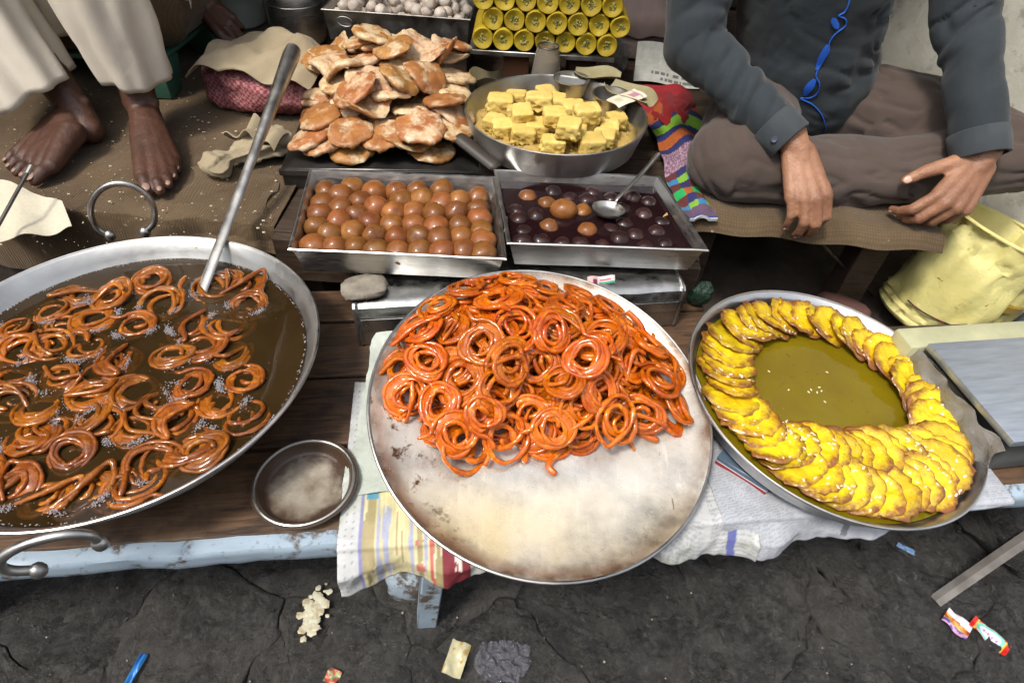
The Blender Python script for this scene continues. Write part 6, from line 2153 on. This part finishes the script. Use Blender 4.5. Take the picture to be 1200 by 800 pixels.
JOINTS = []
def tone(m_):
    """Darker, creased skin over the finger and toe joints."""
    V = verts(m_); f = np.zeros(len(V))
    for c, r in JOINTS:
        f = np.maximum(f, np.exp(-(((V - c) ** 2).sum(1)) / (r * r)))
    f *= .6 + .4 * vnoise(V * 420, 3)
    a = m_.attributes.new('Knuckle', 'FLOAT', 'POINT')
    a.data.foreach_set('value', np.clip(f, 0, 1))
    JOINTS.clear()
def hand(W, K, dorsal, thumb_hint, s, curls, splay, thumb, prims, nails, fl=1.):
    """W wrist, K middle knuckle; curls: per finger three bend angles; returns world points through prims."""
    W, K = np.array(W), np.array(K)
    y = (K - W) / np.linalg.norm(K - W)
    n = np.array(dorsal, float); n -= y * (n @ y); n /= np.linalg.norm(n)
    x = np.cross(y, n)
    if x @ np.array(thumb_hint) < 0: x = -x
    P = lambda lx, ly, lz: W + (x * lx + y * ly + n * lz) * s
    kn = [(.0275, .084, .0), (.0085, .089, .003), (-.0105, .085, .002), (-.0275, .076, -.003)]
    ln = [(.043, .025, .020), (.047, .029, .021), (.043, .027, .020), (.033, .020, .018)]
    rd = [(.0098, .0090, .0080, .0066), (.0100, .0092, .0082, .0068), (.0095, .0086, .0077, .0064), (.0084, .0076, .0068, .0058)]
    for i in range(4):
        kx, ky, kz = kn[i]
        prims.append(rcone(P(kx * .50, .002, -.004), P(kx * .98, ky, kz - .004), .0150 * s, .0118 * s))
        prims.append(rcone(P(kx * .75, ky * .55, -.008), P(kx * .95, ky * .95, -.008), .0110 * s, .0100 * s))
        ang = 0.; pos = P(kx, ky, kz - .001); sp = splay[i]
        JOINTS.append((P(kx, ky, kz + .010), .009 * s))
        for j in range(3):
            ang += curls[i][j]
            dr = y * math.cos(ang) - n * math.sin(ang)
            dr = dr * math.cos(sp) + x * math.sin(sp)
            nx_ = pos + dr * ln[i][j] * s * fl
            prims.append(rcone(pos, nx_, rd[i][j] * s, rd[i][j + 1] * s))
            if j < 2:
                prims.append(ellip(nx_, (rd[i][j + 1] * 1.06 * s,) * 3))
                JOINTS.append((nx_ + n * math.cos(ang) * rd[i][j + 1] * s + y * math.sin(ang) * rd[i][j + 1] * s, .0062 * s))
            last = (pos, nx_, dr); pos = nx_
        up = np.cross(x, dr); up = up if up @ n > -2 else up
        up = np.cross(dr, np.cross(n * math.cos(ang) + y * math.sin(ang), dr)); up /= np.linalg.norm(up)
        nails.append((last[1] - dr * .004 * s + up * rd[i][3] * .82 * s, x, up, dr, .0052 * s))
    prims.append(ellip(P(.003, .045, -.006), (.030 * s, .042 * s, .0125 * s), np.stack([x, y, n], 1)))
    # thumb
    tp = [P(*t_) for t_ in thumb]
    prims.extend(chain(tp, [.0165 * s, .0128 * s, .0108 * s, .0078 * s]))
    prims.append(ellip((tp[0] + tp[1]) / 2, (.016 * s,) * 3))
    dr = (tp[3] - tp[2]) / np.linalg.norm(tp[3] - tp[2])
    up = n - dr * (n @ dr); up /= np.linalg.norm(up)
    nails.append((tp[3] - dr * .002 * s + up * .0066 * s, np.cross(dr, up), up, dr, .0064 * s))
    prims.append(rcone(P(0, -.035, -.004), P(0, .012, -.004), .0215 * s, .0200 * s))
    return x, y, n
def nail_parts(nails, parent, root, mat, name='fingernail'):
    for (c, x, up, dr, r) in nails:
        V, F = ball(1, 2, (r, r * 1.25, r * .30))
        z = Vector(up); yv = Vector(dr); xv = yv.cross(z).normalized()
        A = np.stack([np.array(xv), np.array(dr), np.array(up)], 1)
        wpart(name, mk(name, V @ A.T + c, F, True, 180), mat, parent, root)
def head_prims(c, s=1., look=(0, -1, -.3)):
    f = np.array(look, float); f /= np.linalg.norm(f)
    c = np.array(c)
    sd = np.cross(f, [0, 0, 1.]); sd /= np.linalg.norm(sd); up = np.cross(sd, f)
    P = [ellip(c, (.078 * s, .098 * s, .11 * s)), ellip(c + f * .03 - up * .05, (.058 * s, .06 * s, .06 * s))]
    P.append(rcone(c + f * .09 + up * .015, c + f * .112 - up * .025, .010, .014))
    for k in (-1, 1):
        P.append(ellip(c + sd * k * .078 - f * .005, (.010, .022, .032)))
        P.append(ellip(c + f * .078 + sd * k * .034 - up * .022, (.02, .018, .018)))
        P.append(ellip(c + f * .083 + sd * k * .030 + up * .032, (.024, .012, .008)))
    P.append(ellip(c + f * .092 - up * .058, (.024, .012, .007)))
    P.append(ellip(c + f * .082 - up * .088, (.024, .02, .018)))
    return P, f, sd, up
HAIR = simple('black_hair', (.012, .010, .009), (.02, .016, .014), .5, bump=.6, bscale=200)

# ---- man sitting cross-legged on the right
TANSKIN = skin_mat('tan_skin', (.37, .19, .11), (.20, .088, .050), .45)
NAIL = simple('pink_nail', (.52, .32, .25), None, .35)
root = TR((.62, 1.22, PLAT + .008))
man = thing('person', 'person in dark slate shirt with blue piping sitting cross-legged on the deck', 'person', root)
shR_, elR_, wrR_ = np.array([.285, 1.29, .885]), np.array([.295, 1.175, .625]), np.array(atY(936, 176, 1.005))       # his right arm
shL_, elL_, wrL_ = np.array([.715, 1.31, .885]), np.array(atY(1132, 20, 1.195)), np.array(atY(1150, 190, 1.015))
pel, wai, che, nek = np.array([.60, 1.36, .47]), np.array([.56, 1.34, .60]), np.array([.52, 1.32, .78]), np.array([.50, 1.32, .94])
hipR, hipL = np.array([.51, 1.33, .465]), np.array([.70, 1.33, .465])
knR, knL = np.array([.385, 1.065, .462]), np.array([.945, 1.115, .485])
anR, anL = np.array([.66, 1.07, .43]), np.array([.52, 1.10, .42])
bp_, nails = [], []
bp_ += chain([pel, wai, che, nek], [.13, .125, .13, .06]) + chain([shR_, nek, shL_], [.05, .055, .05]) + chain([che, nek + np.array([0, 0, .06])], [.11, .052])
bp_ += chain([shR_, elR_, wrR_], [.046, .040, .0205]) + chain([shL_, elL_, wrL_], [.046, .040, .0210])
bp_ += chain([hipR, knR, anR], [.080, .055, .038]) + chain([hipL, knL, anL], [.080, .055, .038])
for an, kn_, dr in ((anR, knR, 1), (anL, knL, -1)):
    to = an + np.array([.06 * dr, .01, -.010])
    bp_ += chain([an, to, to + np.array([.03 * dr, .0, -.004])], [.030, .024, .016])
hk = np.array(atY(945, 212, .962))
wr_in = wrR_ + (elR_ - wrR_) * .02
hand(wrR_, hk, (-.10, -.62, .75), (1, 0, 0), 1.04, [(.62, .85, .5), (.55, .75, .45), (.50, .66, .40), (.45, .60, .35)], (.0, -.02, -.05, -.09),
     [(.014, .020, -.016), (.030, .045, -.030), (.034, .068, -.042), (.028, .085, -.050)], bp_, nails, .92)
hk2 = np.array(atY(1108, 250, .948))
hand(wrL_, hk2, (.15, -.50, .82), (-1, 0, .3), 1.06, [(.60, .85, .40), (.78, .85, .40), (.95, .80, .4), (1.05, .70, .35)], (.28, .20, .12, .04),
     [(.018, .010, -.006), (.046, .038, -.006), (.066, .064, -.012), (.079, .087, -.020)], bp_, nails, .98)
hp2, f_, sd_2, up_ = head_prims(nek + np.array([0, -.03, .18]))
bp_ += hp2
bm_ = remesh(bp_, .0031, 4)
V = verts(bm_); N_ = norms(bm_)
setv(bm_, V + N_ * (fbm(V * 95, 3, 2) * .0005)[:, None])
tone(bm_)
body = wpart('body', bm_, TANSKIN, man, root)
nail_parts(nails, body, root, NAIL)
hair = remesh([ellip(nek + np.array([0, -.012, .205]), (.085, .10, .105))], .006, 4)
V = verts(hair); setv(hair, V + norms(hair) * (fbm(V * 60, 2) * .004)[:, None])
wpart('hair', hair, HAIR, man, root)
SHIRT = cloth_mat('slate_shirt', (.021, .0270, .0320), (.031, .039, .0455), .85, .35, 1400, .12, wscale=24)
def tz(p_): return np.array(p_)
cuR, cuL = wrR_ + (elR_ - wrR_) * .10, wrL_ + (elL_ - wrL_) * .06
sp_ = chain([pel + np.array([-.015, -.01, .05]), wai, che], [.148, .142, .152]) + chain([che, nek - np.array([0, 0, .03])], [.14, .075]) + chain([shR_, nek - np.array([0, 0, .03]), shL_], [.070, .07, .070])
sp_ += chain([che + np.array([-.10, 0, .03]), shR_], [.10, .07]) + chain([che + np.array([.10, 0, .03]), shL_], [.10, .07])
sp_ += chain([shR_, elR_], [.066, .056]) + [rcone(elR_, cuR, .056, .036, 20, True)]
sp_ += chain([shL_, elL_], [.064, .053]) + [rcone(elL_, cuL, .053, .041, 20, True)]
sp_ += [ellip(wai + np.array([.0, -.045, -.02]), (.125, .10, .11))]
sm_ = remesh(sp_, .0052, 5)
segs = [(shR_, elR_), (elR_, cuR), (shL_, elL_), (elL_, cuL), (pel, nek)]
wrinkle(sm_, segs, .0042, 24, 8, 4, 1.6)
shirt = wpart('shirt', sm_, SHIRT, man, root)
# cuffs
CUFF = cloth_mat('slate_cuff', (.034, .041, .047), (.048, .056, .062), .85, .2, 1400)
BTN = simple('dark_button', (.05, .055, .09), None, .3)
def cuff(e, c, r0_, r1_, L_):
    d = (e - c) / np.linalg.norm(e - c)
    V, F = lathe([(r1_ * .90, -.0005), (r1_, .0), (r1_ + .0012, .003), ((r0_ + r1_) / 2 + .0015, L_ * .5), (r0_ + .0012, L_ - .002), (r0_ - .001, L_), (r0_ - .004, L_ - .002), (r1_ - .003, .002)], 44, True)
    A = np.array(frame(c - d * .006, (1, 0, 0), d))
    V = V + np.c_[fbm(V * 40, 3), fbm(V * 40, 6), V[:, 2] * 0] * .0014
    cf = wpart('cuff', mk('cuff', V @ A[:3, :3].T + A[:3, 3], F, True, 50), CUFF, shirt, root)
    return A
cuff(elR_, cuR, .0405, .0385, .048)
cuff(elL_, cuL, .0455, .0435, .045)
bpy.context.view_layer.update()
sbv = BVHTree.FromPolygons([Vector(v_) for v_ in verts(sm_)], [tuple(p_.vertices) for p_ in sm_.polygons])
def on_shirt(px, py, off=.002):
    o_, d_ = sightline(px, py)
    h_ = sbv.ray_cast(o_, d_)
    if h_[0] is None: return None
    n_ = h_[1] if h_[1].dot(d_) < 0 else -h_[1]
    return np.array(h_[0] + n_ * off)
BLUE = simple('royal_blue_trim', (.012, .085, .45), (.02, .12, .55), .55)
pts = [on_shirt(*xy) for xy in [(1000,-30),(995,0),(990,13),(983,18),(990,22),(990,30),(978,40),(972,50),(970,62),(962,75),(956,88),(960,98),(958,108),(950,114),(938,115),(952,122),(962,134),(967,148),(966,154)]]
pts = [p_ for p_ in pts if p_ is not None]
wpart('piping', mk('piping', *tube(smoothcurve(pts, 110), .0014, 6)), BLUE, shirt, root)
for a__, b__, w_ in (((978, 20), (980, 33), 5), ((970, 52), (957, 82), 4), ((955, 92), (943, 111), 5)):
    pp_ = []
    for s_ in np.linspace(0, 1, 9):
        cx, cy = a__[0] + (b__[0] - a__[0]) * s_, a__[1] + (b__[1] - a__[1]) * s_
        hw_ = w_ * math.sin(math.pi * (.12 + .76 * s_))
        pp_.append([on_shirt(cx - hw_, cy - hw_ * .3, .0030), on_shirt(cx, cy, .0038), on_shirt(cx + hw_ * .8, cy + hw_ * .3, .0030)])
    if all(x_ is not None for r_ in pp_ for x_ in r_):
        A = np.array(pp_)
        V = A.reshape(-1, 3)
        F = [(i * 3 + j, i * 3 + j + 1, i * 3 + j + 4, i * 3 + j + 3) for i in range(8) for j in range(2)]
        V2 = np.concatenate([V, V + np.array([0, .0015, -.0012])])
        F2 = F + [tuple(27 + i for i in f[::-1]) for f in F]
        wpart('placket_facing', mk('placket_facing', V2, F2), BLUE, shirt, root)
p_ = on_shirt(908, 163, .003)
if p_ is not None:
    o_, d_ = sightline(908, 163)
    V, F = lathe([(.001, 0), (.0052, 0), (.0056, .001), (.0045, .002), (.001, .0014)], 18)
    A = np.array(frame(p_, (1, 0, 0), -np.array(d_)))
    wpart('button', mk('button', V @ A[:3, :3].T + A[:3, 3] - np.array(d_) * .003, F), BTN, shirt, root)
TROU = cloth_mat('brown_trousers', (.062, .045, .038), (.082, .062, .053), .9, .5, 1300, .15, wscale=20)
tp_ = chain([hipR + np.array([0, 0, .0]), knR + np.array([.01, .0, .002])], [.105, .080]) + chain([knR, (knR + anR) / 2, anR], [.078, .066, .050])
tp_ += chain([hipL, (hipL + knL) / 2 + np.array([0, 0, .005]), knL], [.105, .098, .072]) + chain([knL, (knL + anL) / 2 + np.array([0, -.01, -.006]), anL], [.070, .066, .05])
tp_ += [ellip(pel + np.array([0, 0, -.0]), (.17, .13, .085)), ellip((knR + hipR) / 2 + np.array([-.005, -.03, -.015]), (.075, .12, .07))]
tp_ += [ellip(np.array([.66, 1.10, .445]), (.19, .085, .058))]
tm_ = remesh(tp_, .0052, 6)
V = verts(tm_)
V[:, 2] = np.maximum(V[:, 2], PLAT + .010)
setv(tm_, V)
segs = [(hipR, knR), (knR, anR), (hipL, knL), (knL, anL)]
wrinkle(tm_, [(a_, b_) for a_, b_ in segs], .0055, 9, 34, 6, .3)
V = verts(tm_); V[:, 2] = np.maximum(V[:, 2], PLAT + .009); setv(tm_, V)
wpart('trousers', tm_, TROU, man, root)

# ---- bare-footed man on the left
DARKSKIN = skin_mat('dark_brown_skin', (.095, .042, .026), (.058, .026, .017), .35)
NAIL2 = simple('dusty_nail', (.26, .16, .12), None, .45)
root2 = TR((-.98, 1.45, PLAT + .006))
man2 = thing('person', 'bare-footed person in loose cream trousers sitting on the sacking cushion', 'person', root2)
z0 = PLAT + .007
pel2, che2, nek2 = np.array([-.99, 1.52, .665]), np.array([-.99, 1.46, .92]), np.array([-.99, 1.43, 1.10])
hA, hB = np.array([-.90, 1.50, .66]), np.array([-1.08, 1.50, .66])
kA = np.array([-.815, 1.235, .83]); kB = np.array([-1.16, 1.28, .82])
aA = np.array(at(157, 128, .462)) + np.array([0, .028, 0]); aB = np.array(at(76, 130, .455)) + np.array([0, .028, 0])
p2, nails2 = [], []
p2 += chain([pel2, che2, nek2], [.13, .135, .055]) + chain([hA, kA, aA], [.075, .052, .031]) + chain([hB, kB, aB], [.075, .052, .031])
def foot(ank, heel_px, toes_px, big_first, s=1.):
    he = np.array(at(*heel_px, z0 + .024)) if heel_px is not None else None
    tz_ = z0 + .011
    toes = [np.array(at(x, y, tz_)) for x, y in toes_px]
    mid = np.mean(toes, 0)
    if he is None:
        d = mid - ank; d[2] = 0; d /= np.linalg.norm(d)
        he = ank - d * .030; he[2] = z0 + .026
    fdir = mid - he; fdir[2] = 0; FL = np.linalg.norm(fdir); fdir /= FL
    p2.append(rcone(ank, he, .030, .027)); p2.append(ellip(he, (.028, .028, .026)))
    rads = [.0125, .0098, .0092, .0088, .0086]
    for i, t_ in enumerate(toes):
        ball_ = t_ - fdir * (.038 if i == 0 else .034 - .002 * i); ball_[2] = z0 + (.020 if i == 0 else .017)
        base_ = he + (ball_ - he) * .35; base_[2] = z0 + .040 - .004 * i
        p2.append(rcone(base_, ball_, .024, .0155 if i == 0 else .0125))
        p2.append(rcone(ank + np.array([0, 0, -.012]), ball_, .027, .0125))
        k_ = (ball_ + t_) / 2; k_[2] = z0 + .0185
        JOINTS.append((k_ + np.array([0, 0, rads[i]]), .008))
        p2.append(rcone(ball_, k_, rads[i] * 1.10, rads[i])); p2.append(rcone(k_, t_, rads[i], rads[i] * .90))
        up = np.array([0, 0, 1.]) + fdir * .45; up /= np.linalg.norm(up)
        dr = fdir - up * (fdir @ up); dr /= np.linalg.norm(dr)
        nails2.append((t_ + up * rads[i] * .80, None, up, dr, .0072 if i == 0 else .0046))
    p2.append(ellip(ank + np.array([.024, .0, .004]), (.013, .013, .014))); p2.append(ellip(ank + np.array([-.024, .0, .0]), (.013, .013, .014)))
foot(aA, None, [(173, 223), (188, 224), (198, 217), (204, 208), (208, 199)], True)
foot(aB, (104, 152), [(41, 211), (29, 207), (20, 202), (13, 196), (9, 189)], True)
shA = np.array([-.80, 1.44, 1.05]); shB = np.array([-1.18, 1.44, 1.05])
wA = np.array(atY(238, 4, 1.50)); kA2 = np.array(atY(262, 27, 1.47)); 
elA = np.array([-.735, 1.60, .80])
p2 += chain([shA, elA, wA], [.045, .038, .024]) + chain([shB, np.array([-1.22, 1.34, .86]), np.array([-1.10, 1.20, .90])], [.045, .04, .03])
hand(wA, kA2, (-.2, -.5, .8), (-1, -.2, 0), .90, [(.35, .9, .5), (.6, 1.1, .6), (.8, 1.1, .6), (.9, 1.1, .6)], (0, 0, 0, 0), [(.016, .02, -.012), (.028, .05, -.026), (.026, .078, -.034), (.018, .10, -.040)], p2, nails2, .95)
hp3, *_ = head_prims(nek2 + np.array([0, -.03, .17]))
p2 += chain([nek2, nek2 + np.array([0, -.01, .08])], [.05, .048]) + hp3
bm2 = remesh(p2, .0031, 3)
V = verts(bm2); setv(bm2, V + norms(bm2) * (fbm(V * 80, 5, 3) * .0008)[:, None])
tone(bm2)
body2 = wpart('body', bm2, DARKSKIN, man2, root2)
nl = [(c_, None, up, dr, r_) for c_, _x, up, dr, r_ in nails2[:10]]
nail_parts(nl, body2, root2, NAIL2, 'toenail')
h2 = remesh([ellip(nek2 + np.array([0, -.012, .195]), (.085, .10, .105))], .006, 4)
wpart('hair', h2, HAIR, man2, root2)
CREAM = cloth_mat('cream_cotton', (.50, .45, .37), (.58, .53, .45), .88, .35, 1200, .1, wscale=16)
def trouser_leg(top, hem, r0_, r1_, seed, ellx=1.15, tilt=0.):
    n_, m_ = 72, 46
    a_ = np.linspace(0, 2 * math.pi, n_, endpoint=False)
    d = top - hem; L_ = np.linalg.norm(d); d = d / L_
    hx = np.array([1., 0, 0]); hx -= d * (hx @ d); hx /= np.linalg.norm(hx); hy = np.cross(d, hx)
    V = []
    for lay in (0, 1):
        for k in range(m_):
            s = k / (m_ - 1)
            r_ = r1_ + (r0_ - r1_) * s ** .8
            fold = 1 + (.10 * np.sin(a_ * 5 + seed + s * 2.0) + .06 * np.sin(a_ * 9 - s * 3 + seed * 2)) * (1 - .5 * s) + .05 * fbm(np.stack([np.cos(a_) * 2, np.sin(a_) * 2, a_ * 0 + s * 4], 1), seed)
            c_ = hem + d * L_ * s + np.array([0, -.02, 0]) * math.sin(s * 3.14)
            if s == 0: c_ = c_
            sag = (.004 * np.sin(a_ * 3 + seed) + tilt * np.cos(a_)) * (1 - s)
            rr = (r_ * fold)[:, None] - lay * .0018
            off = rr * (np.cos(a_)[:, None] * hx * ellx + np.sin(a_)[:, None] * hy / ellx)
            lev = -off[:, 2] / d[2] * (1 - s) ** 2
            V.append(c_ + off + (sag + lev)[:, None] * d)
    V = np.concatenate(V)
    F = []
    for k in range(m_ - 1):
        for i in range(n_):
            j = (i + 1) % n_
            F.append((k * n_ + i, k * n_ + j, (k + 1) * n_ + j, (k + 1) * n_ + i))
            o_ = m_ * n_
            F.append((o_ + k * n_ + j, o_ + k * n_ + i, o_ + (k + 1) * n_ + i, o_ + (k + 1) * n_ + j))
    for i in range(n_):
        j = (i + 1) % n_
        F.append((j, i, m_ * n_ + i, m_ * n_ + j))
    return V, F
hemA = np.array(at(156, 96, .50)); hemA[1] += .020
hemB = np.array(at(27, 110, .485)); hemB[1] += .025
topA = kA + np.array([0.0, -.0, .05]); topB = np.array(atY(-75, -70, 1.20))
wpart('trouser_leg', mk('trouser_leg', *trouser_leg(topA, hemA, .098, .062, 1.3, 1.0), True, 180), CREAM, man2, root2)
wpart('trouser_leg', mk('trouser_leg', *trouser_leg(kB + np.array([-.02, 0, .05]), hemB, .105, .080, 4.1, 1.0, .03), True, 180), CREAM, man2, root2)
kp = chain([pel2 + np.array([0, 0, .02]), che2], [.165, .17]) + chain([che2, nek2 - np.array([0, 0, .03])], [.15, .08]) + chain([shB, nek2 - np.array([0, 0, .05]), shA], [.07, .07, .07])
kp += chain([shA, elA], [.066, .055]) + [rcone(elA, wA + (elA - wA) * .22, .055, .05, 18, True)] + chain([shB, np.array([-1.22, 1.34, .86])], [.066, .06])
kp += chain([hA, kA + np.array([0, .01, .03])], [.115, .088]) + chain([hB, kB + np.array([0, .01, .03])], [.115, .09])
km_ = remesh(kp, .0065, 6)
wrinkle(km_, [(pel2, nek2), (hA, kA), (hB, kB), (shA, elA)], .006, 12, 20, 8)
wpart('tunic', km_, CREAM, man2, root2)
# tunic hem hanging between and beside the knees
def hemcloth(x0, x1, ytop, zt_, zb_, seed, slope=0.):
    def fn(u, v):
        x = x0 + u * (x1 - x0)
        w_ = .018 * np.sin(u * 9 + seed) + .010 * np.sin(u * 21 + seed)
        y = ytop - .03 * v + w_ * (.3 + v)
        z = zt_ + (zb_ - zt_ + slope * (u - .5) + .012 * np.sin(u * 7 + seed)) * v
        return x, y, z
    return sheet(46, 30, fn, .002)
g_ = [atY(38, 10, 1.30), atY(95, 30, 1.30)]
wpart('tunic_hem', mk('tunic_hem', *hemcloth(-1.09, -.865, 1.315, .76, g_[1][2], 1.0, -.06), True, 180), CREAM, man2, root2)
g_ = [atY(178, 12, 1.42), atY(236, 6, 1.42)]
wpart('tunic_hem', mk('tunic_hem', *hemcloth(-.86, -.735, 1.44, .80, atY(210, 10, 1.42)[2], 2.0, .02), True, 180), CREAM, man2, root2)
# thin stick held over the cloth
a_, b_ = np.array(atY(277, 40, 1.43)), np.array(atY(288, 56, 1.40))
d_ = b_ - a_
single('stick', mk('stick', *tube([a_ - d_ * .6, a_, b_], .0022, 7)), simple('dark_stick', (.06, .03, .02), None, .6), 'short thin dark stick held over the sacking', 'stick')
